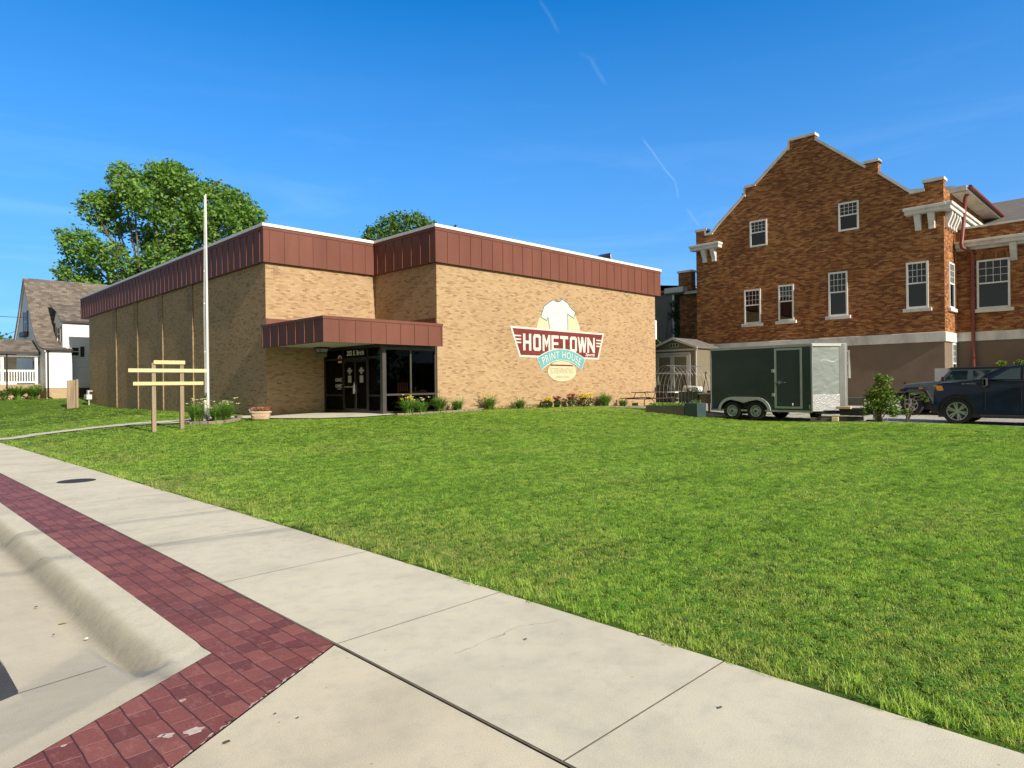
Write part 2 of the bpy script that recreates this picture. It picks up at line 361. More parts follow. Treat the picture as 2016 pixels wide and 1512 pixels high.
# concrete: pale, slightly warm, mottled and speckled
def concrete(name, base, warm=(1, 1, 1), speck=.17, brush=None, joints=False):
    m, nt, b, o = newmat(name)
    v = pos_vec(nt)
    f1 = noise(nt, v, .8, 6, .62, .5); f2 = noise(nt, v, 6, 5, .65, .2); f3 = noise(nt, v, 160, 3, .75); f4 = noise(nt, v, 520, 2, .6)
    c = ramp(nt, f1, [(.25, tuple(x*.78 for x in base)), (.5, base), (.75, tuple(x*1.09 for x in base))])
    c = mixc(nt, 1.0, c, ramp(nt, f2, [(.28, (.88, .885, .9)), (.5, (1, 1, 1)), (.74, (1.06, 1.045, 1.0))]), 'MULTIPLY')
    c = mixc(nt, 1.0, c, ramp(nt, f3, [(.28, (1-speck*2,)*3), (.5, (1, 1, 1)), (.8, (1+speck,)*3)]), 'MULTIPLY')
    c = mixc(nt, 1.0, c, ramp(nt, f4, [(.3, (.9,)*3), (.7, (1.07,)*3)]), 'MULTIPLY')
    # scattered dark flecks and stains
    vo = nt.nodes.new('ShaderNodeTexVoronoi'); vo.inputs['Scale'].default_value = 5.5; nt.links.new(v, vo.inputs['Vector'])
    sp = mth(nt, 'LESS_THAN', vo.outputs['Distance'], .035)
    c = mixc(nt, mth(nt, 'MULTIPLY', sp, .5), c, (.09, .075, .06))
    # hairline cracks, only here and there
    dn = nt.nodes.new('ShaderNodeTexNoise'); dn.inputs['Scale'].default_value = 3.5; dn.inputs['Detail'].default_value = 5; nt.links.new(v, dn.inputs['Vector'])
    dv = nt.nodes.new('ShaderNodeVectorMath'); dv.operation = 'MULTIPLY_ADD'; nt.links.new(dn.outputs['Color'], dv.inputs[0]); dv.inputs[1].default_value = (.35, .35, .35); nt.links.new(v, dv.inputs[2])
    vc = nt.nodes.new('ShaderNodeTexVoronoi'); vc.feature = 'DISTANCE_TO_EDGE'; vc.inputs['Scale'].default_value = .42; nt.links.new(dv.outputs[0], vc.inputs['Vector'])
    ck = mth(nt, 'MULTIPLY', mth(nt, 'LESS_THAN', vc.outputs['Distance'], .0016), mth(nt, 'GREATER_THAN', noise(nt, v, .5, 2), .60))
    c = mixc(nt, mth(nt, 'MULTIPLY', ck, .55), c, (.14, .12, .09))
    # broad brown stains
    st_ = noise(nt, v, 1.7, 5, .7, 1.2)
    c = mixc(nt, mth(nt, 'MULTIPLY', mth(nt, 'SUBTRACT', st_, .58), 2.2, clamp=True), c, tuple(x*k for x, k in zip(base, (.78, .70, .58))))
    nt.links.new(c, b.inputs['Base Color']); b.inputs['Roughness'].default_value = .82; b.inputs['Specular IOR Level'].default_value = .3
    h = mth(nt, 'ADD', mth(nt, 'MULTIPLY', f3, .6), mth(nt, 'MULTIPLY', f4, .3))
    if brush:
        hb = noise(nt, v, 30, 3, .6, .6, brush); h = mth(nt, 'ADD', h, mth(nt, 'MULTIPLY', hb, .35))
    bump(nt, b, h, .35, .006)
    return m
concrete('walk_concrete', (.58, .54, .415), brush=(.06, 7, 1))
concrete('kerb_concrete', (.575, .535, .41), brush=(7, .3, 1))
concrete('path_concrete', (.55, .52, .44))
concrete('apron_concrete', (.57, .515, .38), speck=.16)
pm('joint_dirt', (.10, .08, .055), (.22, .19, .14), scale=9, rough=.95)

# stamped, dyed brick-pattern band
m, nt, b, o = newmat('stamped_red')
g = nt.nodes.new('ShaderNodeNewGeometry'); s_ = nt.nodes.new('ShaderNodeSeparateXYZ'); nt.links.new(g.outputs['Position'], s_.inputs[0])
wob = noise(nt, g.outputs['Position'], 3.5, 3)
cb = nt.nodes.new('ShaderNodeCombineXYZ')
nt.links.new(mth(nt, 'ADD', s_.outputs[1], mth(nt, 'MULTIPLY', wob, .06)), cb.inputs[0])
nt.links.new(mth(nt, 'ADD', mth(nt, 'ADD', s_.outputs[0], 14.72), mth(nt, 'MULTIPLY', mth(nt, 'SUBTRACT', wob, .5), .03)), cb.inputs[1])
br = nt.nodes.new('ShaderNodeTexBrick'); nt.links.new(cb.outputs[0], br.inputs['Vector'])
br.inputs['Scale'].default_value = 1; br.inputs['Brick Width'].default_value = .165; br.inputs['Row Height'].default_value = .1175; br.inputs['Mortar Size'].default_value = .0042; br.inputs['Mortar Smooth'].default_value = .5
br.inputs['Color1'].default_value = (0, 0, 0, 1); br.inputs['Color2'].default_value = (1, 1, 1, 1); br.inputs['Mortar'].default_value = (.5, .5, .5, 1)
v = g.outputs['Position']
f1 = noise(nt, v, 1.9, 6, .65, .6); f2 = noise(nt, v, 26, 5, .72, .3, (1, .35, 1)); f3 = noise(nt, v, 130, 3, .7)
c = ramp(nt, br.outputs['Color'], [(0, (.150, .042, .032)), (.5, (.205, .058, .043)), (1, (.27, .088, .064))])
c = mixc(nt, mth(nt, 'MULTIPLY', mth(nt, 'SUBTRACT', f1, .52), 2.6, clamp=True), c, (.125, .058, .052))
c = mixc(nt, mth(nt, 'MULTIPLY', mth(nt, 'SUBTRACT', f2, .53), 3.2, clamp=True), c, (.36, .16, .135))
c = mixc(nt, 1.0, c, ramp(nt, f3, [(.3, (.74,)*3), (.7, (1.18,)*3)]), 'MULTIPLY')
# long joints dark, cross joints pale
rowm = mth(nt, 'FRACT', mth(nt, 'DIVIDE', mth(nt, 'ADD', mth(nt, 'ADD', s_.outputs[0], 14.72), mth(nt, 'MULTIPLY', mth(nt, 'SUBTRACT', wob, .5), .03)), .1175))
isrow = mth(nt, 'LESS_THAN', mth(nt, 'ABSOLUTE', mth(nt, 'SUBTRACT', mth(nt, 'FRACT', mth(nt, 'ADD', rowm, .5)), .5)), .04)
jc = mixc(nt, isrow, (.34, .15, .125), (.040, .014, .012))
c = mixc(nt, mth(nt, 'MULTIPLY', br.outputs['Fac'], .82), c, jc)
nt.links.new(c, b.inputs['Base Color']); b.inputs['Roughness'].default_value = .62; b.inputs['Specular IOR Level'].default_value = .45
bump(nt, b, mth(nt, 'ADD', mth(nt, 'MULTIPLY', mth(nt, 'SUBTRACT', 1, br.outputs['Fac']), 1.2), mth(nt, 'ADD', mth(nt, 'MULTIPLY', f2, .8), mth(nt, 'MULTIPLY', f3, .3))), .6, .012)

# asphalt
m, nt, b, o = newmat('asphalt'); v = pos_vec(nt)
f1 = noise(nt, v, 2, 5); f3 = noise(nt, v, 190, 2, .8)
c = ramp(nt, f3, [(.35, (.028, .028, .03)), (.55, (.07, .07, .072)), (.72, (.20, .195, .185))])
c = mixc(nt, 1.0, c, ramp(nt, f1, [(.3, (.8,)*3), (.7, (1.15,)*3)]), 'MULTIPLY')
nt.links.new(c, b.inputs['Base Color']); b.inputs['Roughness'].default_value = .85; bump(nt, b, f3, .8, .02)

# sidewalk: separate slabs with tooled edges
mb = MB(); k0 = -12
for k in range(k0, 50):
    b0 = -18.65 + 1.85*k; b1 = b0 + 1.85; x0, x1 = -14.125, -12.70; e = .0075; g_ = .0042; dz = 0
    if k == -1 or k == 0: dz = 0
    def P_(x, y, d): return (x, y, z_s(y)+d+dz)
    mb.add([P_(x0+g_, b0+g_, 0), P_(x1, b0+g_, 0), P_(x1, b1-g_, 0), P_(x0+g_, b1-g_, 0)], [(0, 1, 2, 3)])
tag(mb.build('sidewalk', 'walk_concrete'), kind='structure')
jb = MB(); jb.add([(-14.13, -60, -.0045), (-12.69, -60, -.0045), (-12.69, -14, -.0045), (-14.13, -14, -.0045), (-12.69, 80, z_s(80)-.0045), (-14.13, 80, z_s(80)-.0045)], [(0, 1, 2, 3), (3, 2, 4, 5)])
tag(jb.build('sidewalk_bed', 'joint_dirt'), kind='structure')

# stamped band: straight leg along the kerb, then the leg that flares to the driveway
LD = Vector((-.8575, -.5145, 0)); LN = Vector((-.5145, .8575, 0)); P0 = Vector((-14.72, -16.37, 0))
mb = MB(); ys = [-16.78, -14] + list(range(-12, 81, 4))
q0 = P0; q1 = P0 + LD*22; r0 = Vector((-14.135, -16.785, 0)); r1 = r0 + Vector((-.8575, -.5145, 0))*22
mb.add([(-14.135, y, z_s(y)-.004) for y in ys] + [(-14.72, y if i else -16.37, z_s(y)-.004) for i, y in enumerate(ys)],
       [(i, i+1, len(ys)+i+1, len(ys)+i) for i in range(len(ys)-1)][0:])
mb.add([(q0.x, q0.y, -.004), (q1.x, q1.y, -.004), (r1.x, r1.y, -.004), (r0.x, r0.y, -.004)], [(0, 1, 2, 3)])
tag(mb.build('brick_band', 'stamped_red'), kind='structure')

# driveway apron to the right of the flare, in slabs
mb = MB(); e = .006
rr = lambda t: r0 + LD*t
mb.prism([(-14.142, -16.80), tuple((r0+LD*9).xy), ((r0+LD*9).x, -19.9+.004), (-14.142, -19.9+.004)][::-1], 'z', -.12, .0)
mb.prism([tuple((r0+LD*9).xy), tuple((r0+LD*22).xy), ((r0+LD*22).x, -30), ((r0+LD*9).x-.006, -30)][::-1], 'z', -.12, .0)
mb.prism([(-14.142, -19.9-.004), ((r0+LD*9).x, -19.9-.004), ((r0+LD*9).x, -30), (-14.142, -30)][::-1], 'z', -.12, .0)
tag(mb.build('driveway', 'apron_concrete', bev=.008), kind='structure')

# kerb and gutter
def kprof(u):
    if u < .19: return -.012*(u/.19)**2
    if u < .36:
        t = (u-.19)/.17; t = t*t*(3-2*t)*.75+.25*t; return -.012 - .158*t
    return -.170 + .045*(u-.36)/.51
def kh(u, v_):
    t = min(1, max(0, (v_-.13)/.10)); t = t*t*(3-2*t)
    d2 = -.008*(min(max(v_, 0), .14)/.14)
    side = -.165*min(1, max(0, (v_-.10)/(1.1 if u > .40 else .45))) if v_ > .13 else 0
    base = kprof(u)
    return max(base, min(0, side))*t + d2*(1-t) if v_ < 1.3 else base
us = [0, .04, .08, .12, .16, .18, .20, .22, .24, .26, .28, .30, .32, .34, .36, .38, .41, .45, .5, .56, .62, .68, .74, .80, .87]
vs_ = sorted(set([round(i*.03, 3) for i in range(0, 45)] + [.89] + [1.35+i*.25 for i in range(12)] + [4.5, 6, 9, 13, 18, 25, 35, 50, 80]))
mb = MB()
def UV(u, v_):
    b_ = -16.37 + (v_-.5145*u)/.8575
    return (-14.72-u, b_, z_s(b_) + kh(u, v_) - .002)
nv = len(vs_)
mb.add([UV(u, v_) for u in us for v_ in vs_], [(i*nv+j, i*nv+j+1, (i+1)*nv+j+1, (i+1)*nv+j) for i in range(len(us)-1) for j in range(nv-1)])
us2 = [.87+i*.25 for i in range(80)]; vs2 = [x for x in vs_ if x <= .89]; n2 = len(vs2)
mb.add([UV(u, v_) for u in us2 for v_ in vs2], [(i*n2+j, i*n2+j+1, (i+1)*n2+j+1, (i+1)*n2+j) for i in range(len(us2)-1) for j in range(n2-1)])
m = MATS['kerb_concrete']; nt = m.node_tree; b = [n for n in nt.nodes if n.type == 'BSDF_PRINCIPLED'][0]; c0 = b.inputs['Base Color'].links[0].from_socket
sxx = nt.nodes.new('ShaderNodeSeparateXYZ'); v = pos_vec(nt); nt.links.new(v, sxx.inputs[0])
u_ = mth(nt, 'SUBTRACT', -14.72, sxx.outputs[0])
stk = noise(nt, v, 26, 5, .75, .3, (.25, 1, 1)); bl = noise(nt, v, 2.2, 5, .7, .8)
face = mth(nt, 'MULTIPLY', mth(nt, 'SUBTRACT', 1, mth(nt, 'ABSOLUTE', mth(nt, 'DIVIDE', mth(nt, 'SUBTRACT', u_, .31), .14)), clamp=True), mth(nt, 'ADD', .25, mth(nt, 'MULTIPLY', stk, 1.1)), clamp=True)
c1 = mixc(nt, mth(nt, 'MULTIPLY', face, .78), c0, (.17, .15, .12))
pan = mth(nt, 'MULTIPLY', mth(nt, 'MULTIPLY', mth(nt, 'SUBTRACT', u_, .32), 7, clamp=True), mth(nt, 'MULTIPLY', bl, .85))
c1 = mixc(nt, pan, c1, (.47, .40, .29))
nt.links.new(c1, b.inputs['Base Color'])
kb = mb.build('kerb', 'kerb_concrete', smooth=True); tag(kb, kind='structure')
mb = MB()
def UV2(u, v_):
    b_ = -16.37 + (v_-.5145*u)/.8575; return (-14.72-u, b_, z_s(b_) - .126)
ua = [.865, 2, 5, 12, 30]; va = [.885, 3, 8, 15, 25, 40, 80]
mb.add([UV2(u, v_) for u in ua for v_ in va], [(i*7+j, i*7+j+1, (i+1)*7+j+1, (i+1)*7+j) for i in range(4) for j in range(6)])
tag(mb.build('road', 'asphalt'), kind='structure')
# gutter pan joints
mb = MB()
p = UV(.87, .885); q = UV(.30, .75)
mb.quad(*[(x[0]+dx*.004, x[1]+dy*.004, x[2]+.004) for x, dx, dy in ((UV(.87, .885), 0, -1), (UV(.45, .62), 0, -1), (UV(.45, .62), 0, 1), (UV(.87, .885), 0, 1))])
for bb in [-11.2+3.05*i for i in range(12)]:
    pts = []
    for u in us[::2]: pts.append((-14.72-u, bb, z_s(bb)+kprof(u)+.0015))
    n_ = len(pts); mb.add([(x, y-.004, z) for x, y, z in pts]+[(x, y+.004, z) for x, y, z in pts], [(i, i+1, n_+i+1, n_+i) for i in range(n_-1)])
tag(mb.build('kerb_joint', 'joint_dirt'), kind='structure')

# curving entrance walk and door pad, draped over the lawn
def drape(name, poly_strips, mat, up=.03):
    mb = MB()
    for i, (L_, R_) in enumerate(poly_strips):
        n = len(L_)
        def sub(P_):
            out = []
            for a, b_ in zip(P_[:-1], P_[1:]):
                for k in range(4): out.append((a[0]+(b_[0]-a[0])*k/4, a[1]+(b_[1]-a[1])*k/4))
            return out+[P_[-1]]
        Ls, Rs = sub(L_), sub(R_); m_ = 7; V = []
        for a, b_ in zip(Ls, Rs):
            for k in range(m_):
                x = a[0]+(b_[0]-a[0])*k/(m_-1); y = a[1]+(b_[1]-a[1])*k/(m_-1); V.append((x, y))
        Z = gz_arr(np.array([p[0] for p in V]), np.array([p[1] for p in V]))
        nn = len(Ls)
        mb.add([(x, y, z+up+.004*i) for (x, y), z in zip(V, Z)], [(r*m_+k, r*m_+k+1, (r+1)*m_+k+1, (r+1)*m_+k) for r in range(nn-1) for k in range(m_-1)])
    return tag(mb.build(name, mat, smooth=True), kind='structure')
WALK = [([(-12.7, 8.7), (-11.2, 7.5), (-9.6, 6.15), (-8.4, 5.1), (-7.6, 4.6)], [(-12.7, 9.9), (-10.6, 8.3), (-9.0, 7.05), (-7.7, 6.3), (-6.9, 6.4)]),
        ([(-7.6, 5.3), (-6.6, 5.2), (-5.9, 4.4), (-5.2, 2.4), (-4.5, .8), (-3.5, -.2), (-2.2, -.45)], [(-6.9, 6.6), (-5.9, 6.2), (-5.0, 5.0), (-4.2, 4.25), (-3.2, 4.25), (-2.4, 2), (-2.2, .1)])]
drape('path', WALK, 'path_concrete', .035)
# gravel yard where the cars stand
m, nt, b, o = newmat('gravel'); v = pos_vec(nt)
f3 = noise(nt, v, 60, 3, .8); f1 = noise(nt, v, 1.2, 5, .6)
c = ramp(nt, f3, [(.3, (.20, .18, .16)), (.5, (.50, .47, .43)), (.7, (.72, .70, .66))])
c = mixc(nt, 1.0, c, ramp(nt, f1, [(.3, (.8,)*3), (.7, (1.1,)*3)]), 'MULTIPLY')
nt.links.new(c, b.inputs['Base Color']); b.inputs['Roughness'].default_value = .9; bump(nt, b, f3, 1, .03)
grid_mesh('gravel_yard', axis([(7.55, 19.9, .5)]), axis([(-45, -25, 2), (-25, -6.6, .5)]), lambda x, y: gz_arr(x, y)+.018, 'gravel')
grid_mesh('gravel_path', axis([(9.2, 19.9, .5)]), axis([(-6.6, -.6, .5)]), lambda x, y: gz_arr(x, y)+.022, 'gravel')

# ---------------------------------------------------------------- grass
lam('grass_blade', (.155, .285, .026), rough=.5, trans=.42, var=.4)
m = MATS['grass_blade']; nt = m.node_tree
# patches of drier and lusher turf, plus per-tuft variation
b = [n for n in nt.nodes if n.type == 'BSDF_PRINCIPLED'][0]; tr = [n for n in nt.nodes if n.type == 'BSDF_TRANSLUCENT'][0]
v = pos_vec(nt); oi = nt.nodes.new('ShaderNodeObjectInfo')
f1 = noise(nt, v, .42, 5, .62, .5); sx = nt.nodes.new('ShaderNodeSeparateXYZ'); nt.links.new(v, sx.inputs[0])
edge = mth(nt, 'SUBTRACT', 1, mth(nt, 'MULTIPLY', mth(nt, 'ADD', sx.outputs[0], 12.7), .42), clamp=True)   # the trampled strip beside the pavement
dry = mth(nt, 'ADD', f1, mth(nt, 'MULTIPLY', edge, .19))
mow = noise(nt, v, .8, 2, .5, 0, (.22, 2.1, 1))
t_ = mth(nt, 'ADD', mth(nt, 'ADD', mth(nt, 'MULTIPLY', dry, .64), mth(nt, 'MULTIPLY', mow, .27)), mth(nt, 'MULTIPLY', oi.outputs['Random'], .10))
c = ramp(nt, t_, [(.32, (.215, .37, .04)), (.43, (.32, .51, .065)), (.55, (.41, .59, .095)), (.66, (.42, .50, .12)), (.80, (.42, .40, .18))])
nt.links.new(c, b.inputs['Base Color']); nt.links.new(mixc(nt, 1.0, c, (1.25, 1.35, .5), 'MULTIPLY'), tr.inputs['Color'])
lam('clover_leaf', (.12, .26, .03), trans=.3)
pm('clover_flower', (.75, .72, .66), rough=.7)
lam('dry_blade', (.42, .36, .17), trans=.3, var=.25)
gcol = bpy.data.collections.new('grass_tufts')
rg = random.Random(3)
def blade(mb, x, y, h, lean, az, w, z0=0):
    dx, dy = math.cos(az), math.sin(az); px, py = -dy*w/2, dx*w/2; pts = []
    for t, ww in ((0, 1), (.4, .85), (.75, .55), (1, .04)):
        l = lean*t*t*h; zz = z0 + h*t*(1-.25*lean*t); pts += [(x+dx*l-px*ww, y+dy*l-py*ww, zz), (x+dx*l+px*ww, y+dy*l+py*ww, zz)]
    mb.add(pts, [(0, 1, 3, 2), (2, 3, 5, 4), (4, 5, 7, 6)])
def tuft(name, n, rad, h0, h1, w, lean, mat, clover=0, dryn=0):
    mb = MB()
    for i in range(n):
        r_ = rad*math.sqrt(rg.random()); a = rg.random()*2*PI
        mb.cur = 0 if i >= dryn else 2
        blade(mb, r_*math.cos(a), r_*math.sin(a), rg.uniform(h0, h1), rg.uniform(.1, lean), rg.random()*2*PI, w*rg.uniform(.7, 1.3))
    mb.cur = 1
    for i in range(clover):
        r_ = rad*math.sqrt(rg.random()); a = rg.random()*2*PI; x, y = r_*math.cos(a), r_*math.sin(a); z = rg.uniform(h0*.6, h1*.8); s_ = rg.uniform(.006, .010)
        for k in range(3):
            t = a+k*2.1; cx, cy = x+math.cos(t)*s_, y+math.sin(t)*s_
            mb.add([(cx+math.cos(t+q)*s_*.95, cy+math.sin(t+q)*s_*.95, z+.002*math.sin(q*2)) for q in (0, 1.05, 2.1, 3.14, 4.2, 5.2)], [(0, 1, 2, 3, 4, 5)])
    me = bpy.data.meshes.new(name); me.from_pydata(mb.v, [], mb.f)
    for q in (mat, 'clover_leaf', 'dry_blade'): me.materials.append(MATS[q])
    me.polygons.foreach_set('material_index', mb.mi); me.update()
    o = bpy.data.objects.new(name, me); gcol.objects.link(o); return o
tuft('tuft_a', 22, .055, .016, .036, .0042, 1.6, 'grass_blade')
tuft('tuft_b', 18, .06, .016, .040, .0050, 2.0, 'grass_blade', dryn=1)
tuft('tuft_c', 12, .06, .02, .045, .0042, 1.8, 'grass_blade', clover=9)
tuft('tuft_d', 20, .06, .02, .045, .0040, 2.2, 'grass_blade', dryn=4)
tuft('tuft_e', 14, .05, .05, .10, .006, 1.6, 'grass_blade')     # the rough at the pavement edge
def in_poly(x, y, poly):
    ins = np.zeros(x.shape, bool); n = len(poly); j = n-1
    for i in range(n):
        xi, yi = poly[i]; xj, yj = poly[j]
        ins ^= ((yi > y) != (yj > y)) & (x < (xj-xi)*(y-yi)/((yj-yi) or 1e-9)+xi); j = i
    return ins
rs = np.random.RandomState(5)
NX, NY, NS, NV = [], [], [], []
fw = np.array([-math.sin(HEAD), math.cos(HEAD)]); rt = np.array([math.cos(HEAD), math.sin(HEAD)])
for r0_, r1_, dens, sc in ((3.0, 6.5, 600, .72), (6.5, 9, 480, .78), (9, 13, 380, .86), (13, 18, 240, 1.05), (18, 25, 120, 1.4), (25, 36, 45, 2.0), (36, 60, 7, 3.6)):
    amax = R(47); area = amax*(r1_**2-r0_**2); n = int(area*dens)
    rr_ = np.sqrt(rs.uniform(r0_**2, r1_**2, n)); th = rs.uniform(-amax, amax, n)
    x = CAM.x + fw[0]*rr_*np.cos(th) + rt[0]*rr_*np.sin(th); y = CAM.y + fw[1]*rr_*np.cos(th) + rt[1]*rr_*np.sin(th)
    wav = .035*np.sin(y*3.1)+.02*np.sin(y*9.7)+.02*np.sin(y*21.)
    ok = (x > -12.70+wav*.6)
    ok &= ~((x > -4.95) & (y > 4.2) & (y < 33)) & ~((x > -2.4) & (x < 16) & (y > -.02))
    ok &= ~((x > 7.5+.15*np.sin(y*5)) & (y < -12.3)) & ~((x > 19.8) & (y < 2)) & ~((x > 9.1) & (y > -6.6) & (y < -.5)) & ~((x > 7.6) & (y < -6.6) & (y > -12.3) & (x > 12))
    for L_, R_ in WALK: ok &= ~in_poly(x, y, L_+R_[::-1])
    ok &= ~((x > -6.5) & (y > 36) & (y < 48))
    x, y = x[ok], y[ok]; n = len(x)
    var = rs.choice(5, n, p=[.36, .28, .18, .18, 0]); edge_ = (x < -12.45) & (rs.rand(n) < .13); var[edge_] = 4
    tall = (rs.rand(n) < .0025) & (x < -9); var[tall] = 4
    s_ = sc*rs.uniform(.75, 1.25, n)
    NX.append(x); NY.append(y); NS.append(s_); NV.append(var)
NX, NY, NS, NV = map(np.concatenate, (NX, NY, NS, NV)); NZ = gz_arr(NX, NY) - .004
print('tufts', len(NX))
me = bpy.data.meshes.new('grass'); me.vertices.add(len(NX)); me.vertices.foreach_set('co', np.stack([NX, NY, NZ], 1).ravel().astype(np.float32))
for nm, ty, dat in (('scl', 'FLOAT', NS), ('rotz', 'FLOAT', rs.uniform(0, 2*PI, len(NX))), ('vr', 'INT', NV)):
    at_ = me.attributes.new(nm, ty, 'POINT'); at_.data.foreach_set('value', dat.astype(np.float32 if ty == 'FLOAT' else np.int32))
me.update()
go = bpy.data.objects.new('grass', me); C.objects.link(go)
tag(go, 'short mown green lawn grass with clover between pavement and brick shop', 'grass', kind='stuff')
ng = bpy.data.node_groups.new('scatter', 'GeometryNodeTree'); ng.interface.new_socket('Geometry', in_out='INPUT', socket_type='NodeSocketGeometry'); ng.interface.new_socket('Geometry', in_out='OUTPUT', socket_type='NodeSocketGeometry')
gi = ng.nodes.new('NodeGroupInput'); gout = ng.nodes.new('NodeGroupOutput')
ci = ng.nodes.new('GeometryNodeCollectionInfo'); ci.inputs['Collection'].default_value = gcol; ci.inputs['Separate Children'].default_value = True; ci.inputs['Reset Children'].default_value = True
ip = ng.nodes.new('GeometryNodeInstanceOnPoints'); ip.inputs['Pick Instance'].default_value = True
def na(nm, ty):
    n = ng.nodes.new('GeometryNodeInputNamedAttribute'); n.data_type = ty; n.inputs['Name'].default_value = nm; return n.outputs['Attribute']
cx = ng.nodes.new('ShaderNodeCombineXYZ'); ng.links.new(na('rotz', 'FLOAT'), cx.inputs[2])
ng.links.new(gi.outputs[0], ip.inputs['Points']); ng.links.new(ci.outputs[0], ip.inputs['Instance']); ng.links.new(na('vr', 'INT'), ip.inputs['Instance Index'])
ng.links.new(cx.outputs[0], ip.inputs['Rotation']); s3 = ng.nodes.new('ShaderNodeCombineXYZ'); sc_ = na('scl', 'FLOAT'); pw = ng.nodes.new('ShaderNodeMath'); pw.operation = 'POWER'; pw.inputs[1].default_value = .15
ng.links.new(sc_, pw.inputs[0]); ng.links.new(sc_, s3.inputs[0]); ng.links.new(sc_, s3.inputs[1]); ng.links.new(pw.outputs[0], s3.inputs[2]); ng.links.new(s3.outputs[0], ip.inputs['Scale'])
ng.links.new(ip.outputs[0], gout.inputs[0])
md = go.modifiers.new('scatter', 'NODES'); md.node_group = ng
# ---------------------------------------------------------------- shop building
brick_mat('tan_brick', [(0, (.22, .138, .072)), (.10, (.28, .18, .095)), (.22, (.345, .228, .124)), (.6, (.395, .270, .150)), (1, (.43, .31, .185))], (.33, .25, .165), patch=.06, fadejoint=.85, mo=.012)
brick_mat('dark_tan_brick', [(0, (.15, .10, .06)), (.3, (.24, .17, .10)), (.7, (.30, .215, .13)), (1, (.36, .26, .16))], (.27, .22, .16), patch=.3, fadejoint=.7)
pm('maroon_metal', (.150, .058, .042), (.132, .050, .037), scale=.9, rough=.62, c3=(.17, .068, .05), fine=.05, stretch=(1, 1, .25), spec=.2)
pm('white_coping', (.74, .73, .70), (.66, .65, .62), scale=2, rough=.5)
pm('soffit_paint', (.42, .44, .33), (.38, .40, .30), scale=1, rough=.8)
pm('roof_gravel', (.3, .29, .27), (.22, .21, .2), scale=5, rough=.95)
pm('bronze_frame', (.085, .078, .068), (.07, .065, .058), scale=3, rough=.38, metal=.35)
pm('black_frame', (.014, .013, .013), (.01, .01, .01), scale=3, rough=.35)
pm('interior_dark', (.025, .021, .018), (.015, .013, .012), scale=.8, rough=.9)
pm('interior_floor', (.10, .085, .07), (.07, .06, .05), scale=2, rough=.6)
pm('aluminium', (.55, .55, .54), (.45, .45, .44), scale=5, rough=.35, metal=.9)
pm('decal_white', (.80, .80, .78), rough=.6)
pm('decal_grey', (.30, .31, .31), rough=.6)
pm('decal_paper', (.20, .21, .13), (.17, .18, .11), scale=20, rough=.8)
pm('decal_red', (.30, .03, .04), rough=.6)
pm('warm_wood', (.30, .12, .05), (.20, .08, .03), scale=4, rough=.55, stretch=(1, 1, .1))
pm('white_plastic', (.78, .78, .76), rough=.45)
pm('red_fabric', (.42, .035, .03), (.32, .02, .02), scale=3, rough=.8)
def glass(name, tint=(.25, .26, .26), refl=(.9, .95, 1.0), rough=.01, base=.05):
    m, nt, b, o = newmat(name); nt.nodes.remove(b)
    t = nt.nodes.new('ShaderNodeBsdfTransparent'); t.inputs[0].default_value = (*tint, 1)
    g = nt.nodes.new('ShaderNodeBsdfGlossy'); g.inputs['Color'].default_value = (*refl, 1); g.inputs['Roughness'].default_value = rough
    f = nt.nodes.new('ShaderNodeFresnel'); f.inputs['IOR'].default_value = 1.5
    mx = nt.nodes.new('ShaderNodeMixShader'); nt.links.new(mth(nt, 'ADD', f.outputs[0], base-.04, clamp=True), mx.inputs[0])
    nt.links.new(t.outputs[0], mx.inputs[1]); nt.links.new(g.outputs[0], mx.inputs[2]); nt.links.new(mx.outputs[0], o.inputs[0]); return m
glass('shop_glass', (.42, .42, .40), base=.0, refl=(.5, .52, .54))
glass('window_glass', (.30, .33, .36), base=.05)

shop = thing('shop_building', 'flat-roofed tan brick shop with maroon metal fascia and painted mural', 'shop', (0, 0, .4))
mb = MB()
FP = [(.08, .08), (15.45, .08), (15.45, 31.2), (-4.88, 31.2), (-4.88, 4.38), (.08, 4.38)]
mb.prism(FP, 'z', -.5, 6.46); mb.build('wall', 'tan_brick', shop)
for y0, y1 in ((12.0, 12.68), (16.25, 16.92), (20.45, 21.15), (24.65, 25.4)):
    MB().box(-4.935, -4.87, y0, y1, -.2, 6.44).build('pilaster', 'dark_tan_brick', shop)
mb = MB()
FO = [(-.04, -.04), (15.85, -.04), (15.85, 32.9), (-5.0, 32.9), (-5.0, 4.26), (-.04, 4.26)]
def off(poly, d):   # outward offset of the L-shaped outline
    (a, b_), (c, _), (_, e), (f, _), (_, g_), _ = poly
    return [(a-d, b_-d), (c+d, b_-d), (c+d, e+d), (f-d, e+d), (f-d, g_-d), (a-d, g_-d)]
mb.prism(FO, 'z', 6.43, 7.66)
mb.prism(off(FO, .018), 'z', 7.66, 7.775)          # top trim
mb.prism(off(FO, .010), 'z', 6.405, 6.43)
rb = mb
def ribs(p, q, first, step, z0, z1, n_out):
    p, q = Vector((*p, 0)), Vector((*q, 0)); d = (q-p); L_ = d.length; d.normalize(); t = first
    while t < L_-.05:
        c = p+d*t; a = c-d*.011; b_ = c+d*.011; o_ = Vector((*n_out, 0))*.024
        rb.prism([tuple(x.xy) for x in (a, b_, b_+o_, a+o_)], 'z', z0, z1); t += step
ribs((-.04, -.04), (15.85, -.04), .6, .61, 6.43, 7.66, (0, -1))
ribs((-5.0, 4.26), (-.04, 4.26), .25, .61, 6.43, 7.66, (0, -1))
ribs((-.04, 4.26), (-.04, -.04), .28, .61, 6.43, 7.66, (-1, 0))
ribs((-5.0, 4.26), (-5.0, 32.9), .3, .61, 6.43, 7.66, (-1, 0))
mb.build('fascia', 'maroon_metal', shop)
